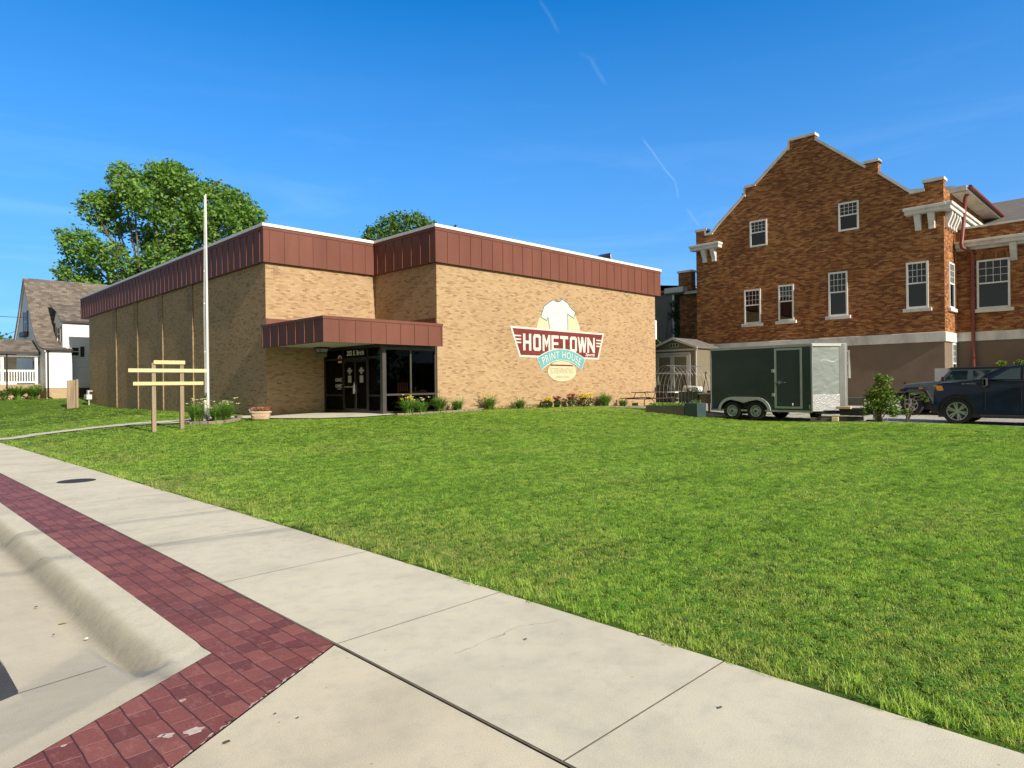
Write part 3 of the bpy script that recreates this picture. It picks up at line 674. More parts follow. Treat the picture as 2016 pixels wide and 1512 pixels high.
mb = MB(); mb.prism(off(FO, .05), 'z', 7.775, 7.89); mb.build('coping', 'white_coping', shop)
mb = MB(); mb.prism(off(FO, -.25), 'z', 7.89, 7.895); mb.build('roof', 'roof_gravel', shop)
# entrance canopy
mb = MB(); x0, x1, y0, y1 = -5.08, -.0, -.37, 4.30
mb.box(x0, x1, y0, y0+.07, 3.10, 3.86); mb.box(x0, x0+.07, y0+.07, y1, 3.10, 3.86); mb.box(x1-.07, x1, y0+.07, .06, 3.10, 3.86)
mb.box(x0-.02, x1+.012, y0-.02, y1, 3.86, 3.96)
mb.box(x0-.012, x1+.008, y0-.012, y0+.08, 3.085, 3.11); mb.box(x0-.012, x0+.08, y0+.08, y1, 3.085, 3.11)
rb = mb
ribs((x0, y0), (x1, y0), .60, .63, 3.11, 3.86, (0, -1)); ribs((x0, y0), (x0, y1), .62, .66, 3.11, 3.86, (-1, 0))
can = mb.build('canopy', 'maroon_metal', shop)
MB().box(x0+.07, x1-.07, y0+.07, y1, 3.15, 3.2).build('soffit', 'soffit_paint', can)
mb = MB(); mb.box(-4.875, .06, 4.345, 4.378, 3.96, 4.24); mb.box(.045, .078, .10, 4.345, 3.96, 4.24); mb.build('flashing', 'maroon_metal', shop)
# hanging square lantern under the canopy
L0 = Vector((-2.95, 3.6, 0)); mb = MB()
mb.prism([(-.24, 0), (.24, 0), (.17, -.04), (-.17, -.04)], 'y', -.24, .24)
lan = MB()
lan.add([(L0.x+x*.25, L0.y+y*.25, 3.15) for x, y in ((-1,-1),(1,-1),(1,1),(-1,1))] + [(L0.x+x*.21, L0.y+y*.21, 3.08) for x, y in ((-1,-1),(1,-1),(1,1),(-1,1))], [(0,1,2,3),(7,6,5,4),(0,4,5,1),(1,5,6,2),(2,6,7,3),(3,7,4,0)])
for x, y in ((-1,-1),(1,-1),(1,1),(-1,1)):
    lan.beam((L0.x+x*.20, L0.y+y*.20, 3.09), (L0.x+x*.15, L0.y+y*.15, 2.92), .025)
for i, ((x, y), (u, w)) in enumerate((((-1,-1),(1,-1)),((1,-1),(1,1)),((1,1),(-1,1)),((-1,1),(-1,-1)))):
    lan.beam((L0.x+x*.15, L0.y+y*.15, 2.92), (L0.x+u*.15, L0.y+w*.15, 2.92), .03)
lo = lan.build('lantern', 'black_frame', shop)
mb = MB(); mb.add([(L0.x+x*.185, L0.y+y*.185, 3.08) for x, y in ((-1,-1),(1,-1),(1,1),(-1,1))] + [(L0.x+x*.14, L0.y+y*.14, 2.93) for x, y in ((-1,-1),(1,-1),(1,1),(-1,1))], [(0,1,2,3),(7,6,5,4),(0,4,5,1),(1,5,6,2),(2,6,7,3),(3,7,4,0)])
pm('lamp_glass', (.35, .36, .35), rough=.25); mb.build('lamp_glass', 'lamp_glass', lo)
MB().box(L0.x-.14, L0.x+.14, L0.y-.14, L0.y+.14, 2.76, 2.905).build('lamp_base', 'decal_paper', lo)

# glazed vestibule: sunlit front at y=.10, shaded door wall at x=-2.45
X0 = -2.45; Y0 = .10; zb, zt = .50, 3.15
mb = MB()
mb.box(X0-.0, X0+.16, Y0, Y0+.16, zb, zt)
fr = mb.build('corner_post', 'bronze_frame', shop)
mb = MB()
for xa, xb in ((-1.20, -1.13), (-.02, .075)): mb.box(xa, xb, Y0+.02, Y0+.12, zb, zt-.04)
for za, zc in ((.50, .64), (1.22, 1.29), (2.93, 3.148)): mb.box(X0+.16, -.02, Y0+.03, Y0+.11, za, zc)
w1 = mb.build('window_frame', 'bronze_frame', shop)
for xa, xb in ((X0+.16, -1.2), (-1.13, -.02)):
    for za, zc in ((.64, 1.22), (1.29, 2.93)): MB().box(xa, xb, Y0+.065, Y0+.073, za, zc).build('pane', 'shop_glass', w1)
def dwall(mb, ya, yb, za, zc, d=.10): mb.box(X0+.02, X0+.02+d, ya, yb, za, zc)
mb = MB()
for ya, yb in ((1.08, 1.16), (2.85, 2.93), (4.26, 4.375)): dwall(mb, ya, yb, zb, zt)
dwall(mb, .26, 4.26, 2.62, 2.70, .098); dwall(mb, .26, 4.26, 3.02, 3.148, .098)
for ya, yb in ((.26, 1.08), (2.93, 4.26)):
    dwall(mb, ya, yb, zb, .66, .096); dwall(mb, ya, yb, 1.20, 1.26, .096)
w2 = mb.build('door_frame', 'black_frame', shop)
for ya, yb, za, zc in ((.26, 1.08, .66, 1.2), (.26, 1.08, 1.26, 2.62), (2.93, 4.26, .66, 1.2), (2.93, 4.26, 1.26, 2.62), (.26, 4.26, 2.70, 3.02)):
    MB().box(X0+.066, X0+.073, ya, yb, za, zc).build('pane', 'shop_glass', w2)
for i, (ya, yb) in enumerate(((1.165, 2.0), (2.01, 2.845))):
    mb = MB()
    for a, b_ in ((ya, ya+.055), (yb-.055, yb)): dwall(mb, a, b_, .53, 2.61, .06)
    dwall(mb, ya+.055, yb-.055, .53, .72, .058); dwall(mb, ya+.055, yb-.055, 2.53, 2.61, .058)
    dr = mb.build('door', 'black_frame', shop)
    MB().box(X0+.045, X0+.051, ya+.055, yb-.055, .72, 2.53).build('pane', 'shop_glass', dr)
    mb = MB()
    if i: mb.box(X0-.045, X0-.02, ya+.04, yb-.15, 1.54, 1.58); mb.box(X0-.045, X0+.02, ya+.04, ya+.07, 1.30, 1.62); mb.box(X0-.03, X0+.02, yb-.18, yb-.15, 1.54, 1.58)
    else: mb.tube([(X0+.02, yb-.03, 1.40), (X0-.05, yb-.03, 1.42), (X0-.05, yb-.03, 1.72), (X0+.02, yb-.03, 1.74)], .014, 6)
    mb.build('door_handle', 'aluminium', dr)
    mb = MB(); dwall(mb, (ya+.0) if i == 0 else (yb-.0-.012), ((ya+.012) if i == 0 else yb), .55, 2.0, .0); 
    # door stickers: shirt badge and opening-hours sheet
    yc = (ya+yb)/2
    def M2(u, w): return (X0+.035, yc-u, 2.17+w)
    mb = MB(); mb.add([M2(*p) for p in ((-.16,-.03),(-.2,.05),(-.07,.05),(-.1,.10),(-.05,.135),(.05,.135),(.10,.10),(.07,.05),(.2,.05),(.16,-.03),(.08,-.04),(.06,-.11),(0,-.135),(-.06,-.11),(-.08,-.04))], [tuple(range(15))])
    mb.build('badge_sticker', 'decal_grey', dr)
    mb = MB(); mb.box(X0+.034, X0+.04, yc-.13, yc+.13, 1.72, 2.0); hs_ = mb.build('hours_sign', 'decal_paper', dr)
    mb = MB()
    for q in range(5): mb.box(X0+.030, X0+.034, yc-.09, yc+.07+.02*(q % 2), 1.96-q*.05, 1.972-q*.05)
    mb.build('lettering', 'decal_white', hs_)
mb = MB(); add_text(mb, '202 E. Brick', lambda u, w: (X0-.004, 2.55-u, 2.775+w), w=1.25, h=.19, size=1, bold=.02); mb.build('house_number', 'decal_white', w2)
mb = MB()
for z_ in (1.84, 1.60):
    for za in (z_+.055, z_-.06): mb.box(X0+.055, X0+.06, 3.02, 3.5, za, za+.012)
    mb.box(X0+.055, X0+.06, 3.5, 3.525, z_-.05, z_+.055)
    for q in range(7): mb.box(X0+.055, X0+.06, 3.10+q*.05, 3.13+q*.05, z_-.018, z_+.02)
mb.box(X0+.055, X0+.06, 3.1, 3.4, 1.47, 1.485)
mb.build('notice_sticker', 'decal_white', w2)
mb = MB()
for q in range(6):
    a = R(150-q*24); mb.obox((X0+.0, 3.09-.15*math.cos(a), 2.62+.17*math.sin(a)), (.006, .045, .05), rx=0)
mb.box(X0-.004, X0+.002, 2.96, 3.22, 2.52, 2.58); em = mb.build('emblem_sticker', 'decal_white', w2)
mb = MB(); mb.add([(X0-.002, 3.09-u, 2.60+w) for u, w in ((-.10,.10),(-.05,.15),(.05,.15),(.11,.10),(.08,.02),(.02,.04),(-.03,-.005),(-.08,.03))], [tuple(range(8))]); mb.build('emblem', 'decal_red', em)
# small camera on the corner post
mb = MB(); mb.tube([(X0-.01, Y0+.05, 2.35), (X0-.10, Y0+.0, 2.33), (X0-.16, Y0-.03, 2.30)], [.02, .035, .03], 8); mb.build('camera', 'black_frame', shop)
# vestibule inside
mb = MB(); mb.box(X0+.13, .07, Y0+.13, 4.37, .46, .52); mb.build('floor', 'interior_floor', shop)
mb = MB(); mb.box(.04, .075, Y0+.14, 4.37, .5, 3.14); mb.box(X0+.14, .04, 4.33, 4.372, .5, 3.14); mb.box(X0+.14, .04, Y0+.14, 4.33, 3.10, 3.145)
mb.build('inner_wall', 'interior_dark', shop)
mb = MB()
for k in range(5): mb.box(-.54+.11*k, -.46+.11*k, 1.9, 1.92, .56, 2.55)
mb.box(-.60, .02, 1.89, 1.93, .52, .60); mb.box(-.60, .02, 1.89, 1.93, 2.5, 2.60); mb.box(-.60, .02, 1.885, 1.90, 1.35, 1.42); mb.build('slatted_shutter', 'warm_wood', shop)

# things seen through the glass
t = thing('side_table', 'small dark table inside the shop window with cup and papers on it', 'table', (-.6, .8, .52))
mb = MB(); mb.box(-1.05, -.10, .45, 1.05, 1.30, 1.35); mb.build('table_top', 'warm_wood', t)
for x, y in ((-1.0, .5), (-.15, .5), (-1.0, 1.0), (-.15, 1.0)): MB().box(x-.02, x+.02, y-.02, y+.02, .52, 1.30).build('leg', 'decal_grey', t)
mb = MB(); mb.lathe([(.035, 0), (.05, .18), (.052, .18), (.045, .17)], (-.68, .52, 1.352), n=14); tag(mb.build('cup', 'white_plastic', smooth=True), 'white paper cup standing on the table inside the shop window', 'cup')
mb = MB(); mb.box(-.45, -.15, .5, .8, 1.352, 1.37); mb.box(-.44, -.17, .51, .78, 1.37, 1.392); mb.box(-.46, -.18, .5, .8, 1.392, 1.41)
tag(mb.build('paper_stack', 'decal_paper'), 'flat stack of papers beside the white cup on the window table', 'papers')
mb = MB(); n_ = 9
for sgn in (1,):
    prof = [(.86, 1.48, .02), (.90, 1.25, .09), (.72, 1.02, .11), (.50, .82, .08), (.30, .60, .02)]
    mb.tube([(-2.12, y, z) for y, z, _ in prof], [r_ for *_, r_ in prof], 8)
mb.tube([(-2.12, .28, .56), (-2.12, .92, 1.62)], .012, 6)
tag(mb.build('folded_umbrella', 'red_fabric', smooth=True), 'red folded parasol leaning inside the glass beside the shop door', 'umbrella')
mb = MB()
mb.box(-2.5, -2.47, 1.09, 1.15, .55, 2.0)
# roof clutter
pm('pipe_grey', (.34, .35, .35), (.26, .27, .27), scale=4, rough=.5, metal=.3)
t = thing('roof_vent', 'pale round flue pipe standing on the shop roof near its right end', 'vent', (13.85, 2, 7.9))
mb = MB(); mb.lathe([(.11, 0), (.11, .72), (.125, .72), (.125, .84), (.11, .90)], (13.9, 2.0, 7.89), n=14); mb.build('pipe', 'pipe_grey', t, smooth='auto')
mb = MB(); mb.lathe([(.135, .64), (.14, .74), (.135, .74)], (13.9, 2.0, 7.89), n=14); mb.build('collar', 'decal_grey', t)
mb = MB(); mb.add([(12.95, 1.8, 8.5), (13.72, 1.8, 8.82), (13.72, 2.5, 8.82), (12.95, 2.5, 8.5), (12.95, 1.8, 7.895), (13.72, 1.8, 7.895), (13.72, 2.5, 7.895), (12.95, 2.5, 7.895)], [(0,1,2,3),(7,6,5,4),(4,5,1,0),(5,6,2,1),(6,7,3,2),(7,4,0,3)])
tag(mb.build('roof_hood', 'black_frame'), 'dark sloping metal hood beside the flue pipe on the shop roof', 'vent')

# ---------------------------------------------------------------- painted wall sign
def paint(name, col, wear=.16, mort=.84):
    m, nt, b, o = newmat(name); v, s, u = wallvec(nt)
    br = nt.nodes.new('ShaderNodeTexBrick'); nt.links.new(v, br.inputs['Vector'])
    for k, x in (('Color1', (0, 0, 0, 1)), ('Color2', (1, 1, 1, 1)), ('Mortar', (.5, .5, .5, 1))): br.inputs[k].default_value = x
    br.inputs['Scale'].default_value = 1; br.inputs['Mortar Size'].default_value = .005; br.inputs['Mortar Smooth'].default_value = .4
    br.inputs['Brick Width'].default_value = .203; br.inputs['Row Height'].default_value = .0677
    c = ramp(nt, br.outputs['Color'], [(0, tuple(x*(1-wear) for x in col)), (1, tuple(min(1, x*(1+wear*.4)) for x in col))])
    c = mixc(nt, 1.0, c, ramp(nt, noise(nt, v, 5, 5, .7), [(.3, (.9,)*3), (.7, (1.05,)*3)]), 'MULTIPLY')
    c = mixc(nt, br.outputs['Fac'], c, tuple(x*mort for x in col))
    nt.links.new(c, b.inputs['Base Color']); b.inputs['Roughness'].default_value = .75; b.inputs['Specular IOR Level'].default_value = .3
    bump(nt, b, mth(nt, 'SUBTRACT', 1, br.outputs['Fac']), .5, .006); return m
paint('paint_white', (.60, .58, .53), .05, .85); paint('paint_maroon', (.165, .028, .026), .22, .8); paint('paint_aqua', (.13, .37, .39), .10, .85)
paint('paint_cream', (.52, .49, .33), .04, .9); paint('paint_ice', (.46, .56, .55), .04, .9); paint('paint_line', (.08, .12, .14), .1, .9); paint('paint_gold', (.27, .25, .15), .05, .9)
YW = .08
def flat(mb, pts, d): mb.add([(x, YW-d, z) for x, z in pts], [tuple(range(len(pts)))]) 
mural = thing('mural', None, None, (7.4, YW-.001, 3.2)); del_keys = [k for k in ('label', 'category') if k in mural.keys()]
mural.parent = shop; mural.location = Vector((7.4, YW-.001, 3.2)) - shop.location
def cx_(pts, s, c=None):
    c = c or (sum(p[0] for p in pts)/len(pts), sum(p[1] for p in pts)/len(pts)); return [(c[0]+(x-c[0])*s, c[1]+(z-c[1])*s) for x, z in pts]
sunp = [(7.37+1.6*math.cos(a), 3.75+1.6*math.sin(a)) for a in [R(12+i*156/24) for i in range(25)]]
mb = MB(); flat(mb, sunp, .002); mb.build('sun_shape', 'paint_cream', mural)
shirt = [(6.98, 5.50), (7.08, 5.45), (7.27, 5.42), (7.45, 5.47), (7.60, 5.58), (7.99, 5.42), (8.18, 5.22), (8.56, 5.01), (8.42, 4.72), (7.97, 4.90), (7.98, 4.10), (6.70, 4.10), (6.58, 4.66), (6.49, 4.50), (6.09, 4.64), (6.32, 5.15), (6.68, 5.36)]
mb = MB(); flat(mb, [(x, z) for x, z in shirt], .006); sh = mb.build('shirt_shape', 'paint_ice', mural)
mb = MB()
for i in list(range(0, 10))+list(range(11, 17)):
    a, b_ = shirt[i], shirt[(i+1) % 17]; d = Vector((b_[0]-a[0], b_[1]-a[1])); n_ = Vector((-d.y, d.x)).normalized()*.017
    flat(mb, [(a[0]-n_.x, a[1]-n_.y), (b_[0]-n_.x, b_[1]-n_.y), (b_[0]+n_.x, b_[1]+n_.y), (a[0]+n_.x, a[1]+n_.y)], .008)
mb.build('outline', 'paint_line', sh)
bo = [(4.11, 4.13), (10.80, 4.10), (10.33, 2.77), (4.68, 2.79)]; bi = [(4.25, 4.05), (10.66, 4.02), (10.24, 2.86), (4.75, 2.88)]
mb = MB(); flat(mb, [(x+(.02 if x > 7 else -.02), z+(.02 if z > 3.5 else -.02)) for x, z in bo], .009); flat(mb, bo, .0092) ; mb = MB(); flat(mb, bo, .010); bd = mb.build('board_shape', 'paint_white', mural)
mb = MB(); flat(mb, bi, .013); mb.build('board_field', 'paint_maroon', bd)
mb = MB()
for za, zc, s_ in ((3.70, 3.76, 0), (3.545, 3.61, .055), (3.40, 3.465, .11)):
    flat(mb, [(4.33+s_, zc), (4.38+s_, za), (4.78, za), (4.78, zc)][::-1], .016); flat(mb, [(10.14, zc), (10.14, za), (10.52-s_*.6, za), (10.57-s_*.6, zc)], .016)
z0, z1, w = 3.09, 3.84, .145; h = z1-z0
def rc(x0, x1, za, zc): flat(mb, [(x0, za), (x1, za), (x1, zc), (x0, zc)], .016)
def ring(x0, x1):
    c = .09; o_ = [(x0+c, z0), (x1-c, z0), (x1, z0+c), (x1, z1-c), (x1-c, z1), (x0+c, z1), (x0, z1-c), (x0, z0+c)]
    k = .05; i_ = [(x0+w+k*.3, z0+w), (x1-w-k*.3, z0+w), (x1-w, z0+w+k), (x1-w, z1-w-k), (x1-w-k*.3, z1-w), (x0+w+k*.3, z1-w), (x0+w, z1-w-k), (x0+w, z0+w+k)]
    for q in range(8): flat(mb, [o_[q], o_[(q+1) % 8], i_[(q+1) % 8], i_[q]], .016)
rc(4.91, 4.91+w, z0, z1); rc(5.43-w, 5.43, z0, z1); rc(4.91+w, 5.43-w, 3.40, 3.53)
ring(5.56, 6.07)
def dg(pts): flat(mb, pts, .016)
x0, x1 = 6.18, 6.71; rc(x0, x0+w*.9, z0, z1); rc(x1-w*.9, x1, z0, z1); xc = (x0+x1)/2
dg([(x0+w*.9, z1), (x0+w*.9, z1-.26), (xc, z0+.16), (xc, z0+.42)][::-1]); dg([(x1-w*.9, z1), (xc, z0+.42), (xc, z0+.16), (x1-w*.9, z1-.26)][::-1])
x0, x1 = 6.79, 7.30; rc(x0, x0+w, z0, z1); rc(x0+w, x1, z1-w, z1); rc(x0+w, x1-.03, 3.40, 3.52); rc(x0+w, x1, z0, z0+w)
x0, x1 = 7.40, 7.98; xc = (x0+x1)/2; rc(x0, x1, z1-w, z1); rc(xc-w/2, xc+w/2, z0, z1-w)
ring(8.11, 8.63)
x0, x1 = 8.73, 9.34; q = (x1-x0)/4
for i, (a, b_) in enumerate(((x0, x0+q), (x0+q*2, x0+q), (x0+q*2, x0+q*3), (x1, x0+q*3))):
    d_ = w*.48; WD = .016+.0012*i; flat(mb, [(b_-d_, z0), (b_+d_, z0), (a+d_*(1 if i != 3 else .4), z1), (a-d_*(1 if i != 0 else .4), z1)], WD)
x0, x1 = 9.43, 10.02; rc(x0, x0+w*.9, z0, z1); rc(x1-w*.9, x1, z0, z1); dg([(x0+w*.9, z1-.30), (x1-w*.9, z0), (x1-w*.9, z0+.30), (x0+w*.9, z1)])
add_text(mb, 'Sports', lambda u, v_: (9.27+u, YW-.016, 2.875+v_), w=.74, h=.21, size=1, shear=.25, bold=.02)
mb.build('lettering', 'paint_white', mural)
def Oa(t, g_=0):
    a = R(119.0-58.0*t+g_*0); return (7.52+(3.5)*math.cos(a), -.30+3.5*math.sin(a))
def Ia(t):
    a = R(127.2-74.4*t); return (7.52+2.36*math.cos(a), .36+2.36*math.sin(a))
def band(d, ex, mat, name, par):
    mb = MB(); n_ = 20; pts = []
    for i in range(n_):
        t0, t1 = i/n_, (i+1)/n_
        def P_(f, t, s):
            x, z = f(t); cx0, cz0 = 7.52, 2.0; dx = Vector((x-7.52, z+.3)).normalized(); e_ = (1 if t == 1 else -1 if t == 0 else 0)
            return (x+dx.x*s*ex+e_*ex, z+dx.y*s*ex)
        flat(mb, [P_(Ia, t0, -1), P_(Ia, t1, -1), P_(Oa, t1, 1), P_(Oa, t0, 1)], d)
    return mb.build(name, mat, par)
bw_ = band(.022, .035, 'paint_white', 'banner_edge', mural); band(.026, 0, 'paint_aqua', 'banner', bw_)
mb = MB()
def af(u, v_):
    t = .07+.86*u; a, b_ = Ia(t), Oa(t); k = .16+.66*v_; return (a[0]+(b_[0]-a[0])*k, YW-.03, a[1]+(b_[1]-a[1])*k)
add_text(mb, 'PRINT HOUSE', af, w=1, h=1, size=1, spacing=1.15, bold=.0); mb.build('banner_lettering', 'paint_white', bw_)
mb = MB(); flat(mb, [(7.53+1.02*math.cos(a)*(1.0), 2.16+(.50 if math.sin(a) > 0 else .47)*math.sin(a)) for a in [2*PI*i/40 for i in range(40)]], .018); ov = mb.build('oval_shape', 'paint_cream', mural)
mb = MB(); flat(mb, [(6.68, 2.42), (8.36, 2.41), (8.26, 2.48), (6.72, 2.49)], .020); mb.build('stripe', 'paint_maroon', ov)
mb = MB(); add_text(mb, 'SCREENPRINTING', lambda u, v_: (6.70+u, YW-.020, 2.07+v_), w=1.63, h=.25, size=1, bold=-.01); add_text(mb, 'EMBROIDERY', lambda u, v_: (7.08+u, YW-.020, 1.85+v_), w=.95, h=.10, size=1)
mb.build('small_lettering', 'paint_gold', ov)
# ---------------------------------------------------------------- old brick house with stepped gable
brick_mat('brown_brick', [(0, (.10, .040, .020)), (.2, (.17, .064, .027)), (.45, (.255, .100, .037)), (.7, (.335, .150, .054)), (.9, (.41, .21, .080)), (1, (.46, .27, .12))], (.15, .09, .055), bw=.24, bh=.0677, patch=.12, fadejoint=.6)
pm('stucco', (.20, .148, .108), (.165, .12, .088), scale=1.2, rough=.92, bmp=1.0, bscale=55, fine=.25)
pm('white_stone', (.62, .61, .58), (.42, .42, .41), scale=1.4, rough=.7, c3=(.70, .69, .66), stretch=(1, 1, .45), fine=.08)
pm('sash_white', (.76, .76, .74), (.68, .68, .67), scale=4, rough=.5)
pm('shingle_grey', (.17, .155, .14), (.12, .11, .10), scale=3, rough=.95, fine=.3, stretch=(1, 1, 3))
pm('red_pipe', (.20, .045, .035), (.16, .035, .028), scale=3, rough=.45)
pm('blind', (.30, .31, .28), (.25, .26, .24), scale=30, rough=.8, stretch=(1, 1, .1))
pm('curtain', (.08, .13, .145), (.045, .075, .085), scale=9, rough=.8, stretch=(1, 3, .05))
GX = 19.93
bh = thing('brick_house', 'large brown brick building with stepped gable and white-framed windows', 'building', (GX, -6, .6))
GAB = [(.05, .0), (.05, 10.60), (-.62, 10.60), (-.62, 10.30), (-1.0, 10.30), (-1.55, 10.85), (-3.10, 12.16), (-3.10, 12.58), (-3.66, 12.58), (-5.64, 14.22), (-5.64, 14.56), (-6.95, 14.56), (-6.95, 14.28), (-9.38, 12.22), (-9.38, 12.42), (-9.98, 12.42), (-9.98, 11.80), (-11.42, 10.50), (-11.95, 10.50), (-11.95, 10.90), (-12.75, 10.90), (-12.75, .0)]
gabU = [(.05, 3.82), *GAB[1:-1], (-12.75, 3.82)]
mb = MB(); mb.prism(gabU, 'x', GX, GX+.38); mb.box(GX+.38, 22.2, -12.75, -12.37, 3.82, 10.55); mb.box(GX+.38, 40, -12.37, -12.0, 3.82, 10.6); mb.box(22.2, 40, -12.75, -12.37, 8.9, 10.6)
mb.box(GX+.38, 40, -.32, .05, 3.82, 10.2); mb.build('wall', 'brown_brick', bh)
mb = MB(); mb.box(GX+.03, GX+.4, -12.72, .02, -.5, 3.36); mb.box(GX+.4, 22.23, -12.72, -12.35, -.5, 3.36); mb.box(GX+.4, 40, -.3, .02, -.5, 3.36); mb.build('base_wall', 'stucco', bh)
mb = MB(); mb.box(GX-.05, GX+.42, -12.80, .10, 3.36, 3.82); mb.box(GX+.42, 22.15, -12.80, -12.30, 3.36, 3.82); mb.build('belt_course', 'white_stone', bh, bev=.02)
# coping along the gable steps
mb = MB()
cp = GAB[1:-1]
for i in range(len(cp)-1):
    (y0, z0), (y1, z1) = cp[i], cp[i+1]
    if abs(y0-y1) < .01: continue
    d = Vector((y1-y0, z1-z0)).normalized(); n_ = Vector((-d.y, d.x)); n_ = n_ if n_.y > 0 else -n_
    e = .05 if abs(z0-z1) < .05 else .0
    a = Vector((y0, z0))-d*e; b_ = Vector((y1, z1))+d*e; o_ = n_*.13
    mb.prism([tuple(a), tuple(b_), tuple(b_+o_), tuple(a+o_)], 'x', GX-.07-.003*i, GX+.45+.003*i)
for y, z0, z1 in ((-.62, 10.43, 10.6), (-3.10, 12.2, 12.6), (-5.64, 14.2, 14.58)): mb.box(GX-.05, GX+.43, y, y+.10, z0-.1, z1-.002)
mb.build('coping', 'white_stone', bh)
# roof behind the gable
mb = MB(); mb.add([(GX+.38, -6.3, 13.3), (40, -6.3, 13.3), (40, -11.0, 10.95), (GX+.38, -11.0, 10.95), (40, -13.45, 10.70), (GX+1.6, -13.45, 10.70), (GX+1.6, -11.0, 10.95), (GX+.38, -.2, 9.6), (40, -.2, 9.6)],
    [(0, 3, 2, 1), (6, 5, 4, 2), (0, 1, 8, 7)]); 
mb.box(21.3, 40, -13.44, -11.6, 10.58, 10.64); mb.add([(GX+.6, -10.5, 10.6), (GX+.6, -12.3, 10.5), (25, -12.3, 11.75), (25, -9.4, 12.1)], [(0, 1, 2, 3)]); mb.build('roof', 'shingle_grey', bh)
mb = MB(); mb.box(21.2, 40, -13.42, -12.76, 10.50, 10.56); mb.box(21.15, 21.3, -13.42, -12.0, 10.50, 10.74); mb.box(21.2, 40, -13.46, -13.42, 10.50, 10.60); mb.build('eave', 'white_stone', bh)
def gutter(pts, r): m_ = MB(); m_.tube(pts, r, 8); return m_
gt = gutter([(21.2, -13.56, 10.66), (40, -13.56, 10.66)], .085).build('gutter', 'red_pipe', bh, smooth='auto')
# cornices with paired brackets
def bracket(mb, y, x1=GX):
    pr = [(x1, 9.42), (x1-.36, 9.42), (x1-.36, 9.28), (x1-.24, 9.05), (x1-.14, 8.85), (x1-.15, 8.68), (x1, 8.68)]
    mb.prism(pr, 'y', y-.13, y+.13)
for (ya, yb, yl) in ((-1.62, .22, (-.56, -1.15)), (-12.90, -11.22, (-11.72, -12.28))):
    mb = MB(); mb.box(GX-.44, GX+.0, ya, yb, 9.42, 9.70); mb.box(GX-.52, GX+.0, ya-.05, yb+.05, 9.60, 9.74); co = mb.build('cornice', 'white_stone', bh, bev=.02)
    for y in yl:
        mb = MB(); bracket(mb, y); mb.build('bracket', 'white_stone', co, bev=.02)
mb = MB(); mb.box(GX-.432, 29.0, -13.12, -12.755, 9.424, 9.696); mb.box(GX-.512, 29.0, -13.20, -12.76, 9.604, 9.746); mb.box(22.2, 29.0, -13.0, -12.75, 8.92, 9.42); co = mb.build('cornice', 'white_stone', bh, bev=.02)
for x in (20.25, 20.75, 21.3, 21.75):
    mb = MB(); mb.prism([(-12.75, 9.42), (-13.05, 9.42), (-13.05, 9.28), (-12.95, 9.02), (-12.88, 8.85), (-12.90, 8.70), (-12.75, 8.70)], 'x', x-.11, x+.11); mb.build('bracket', 'white_stone', co, bev=.015)
# sash windows
def sash(par, axis, c0, c1, z0, z1, plane, nx=4, nz=3, sill=True, split=.46, back='interior_dark', lower='interior_dark', mid='curtain'):
    """axis 'y': wall faces -x at x=plane, spans y c0..c1; axis 'x': wall faces -y"""
    def bx(mb, a0, a1, za, zb, d0, d1):
        if axis == 'y': mb.box(plane-d1, plane-d0, a0, a1, za, zb)
        else: mb.box(a0, a1, plane-d1, plane-d0, za, zb)
    zm = z0+(z1-z0)*(1-split); f = .085; mb = MB()
    bx(mb, c0, c0+f, z0, z1, -.05, .05); bx(mb, c1-f, c1, z0, z1, -.05, .05); bx(mb, c0+f, c1-f, z1-f, z1, -.05, .048); bx(mb, c0+f, c1-f, z0, z0+f, -.05, .048)
    bx(mb, c0+f, c1-f, zm-.03, zm+.035, -.05, .04)
    for i in range(1, nx): c = c0+f+(c1-c0-2*f)*i/nx; bx(mb, c-.009, c+.009, zm+.035, z1-f, .012, .026)
    for i in range(1, nz): z = zm+.035+(z1-f-zm-.035)*i/nz; bx(mb, c0+f, c1-f, z-.009, z+.009, .012, .024)
    w = mb.build('window', 'sash_white', par)
    mb = MB(); bx(mb, c0+f, c1-f, z0+f, zm-.03, .004, .010); bx(mb, c0+f, c1-f, zm+.035, z1-f, .006, .012); mb.build('pane', 'window_glass', w)
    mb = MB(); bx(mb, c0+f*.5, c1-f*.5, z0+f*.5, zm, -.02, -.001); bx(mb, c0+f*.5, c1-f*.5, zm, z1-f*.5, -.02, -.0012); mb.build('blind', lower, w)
    if sill:
        mb = MB(); bx(mb, c0-.14, c1+.14, z0-.17, z0-.001, -.04, .13); mb.build('sill', 'white_stone', w, bev=.012)
    return w
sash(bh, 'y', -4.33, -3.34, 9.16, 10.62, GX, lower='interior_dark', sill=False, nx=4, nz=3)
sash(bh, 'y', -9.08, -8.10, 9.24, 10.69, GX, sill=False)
sash(bh, 'y', -3.93, -2.96, 4.86, 6.78, GX, lower='blind')
sash(bh, 'y', -5.77, -4.93, 4.88, 6.83, GX, lower='blind')
sash(bh, 'y', -8.51, -7.57, 4.92, 7.19, GX, lower='curtain')
sash(bh, 'y', -12.10, -11.17, 5.00, 7.21, GX, lower='curtain')
sash(bh, 'x', 20.68, 21.70, 4.98, 7.16, -12.75, lower='curtain')
sash(bh, 'x', 21.25, 22.1, 1.2, 3.33, -12.72, sill=False, lower='blind')
sash(bh, 'y', -8.57, -7.75, 1.70, 3.14, GX+.03, sill=False)
sash(bh, 'y', -1.75, -.85, 1.62, 3.10, GX+.03, sill=False)
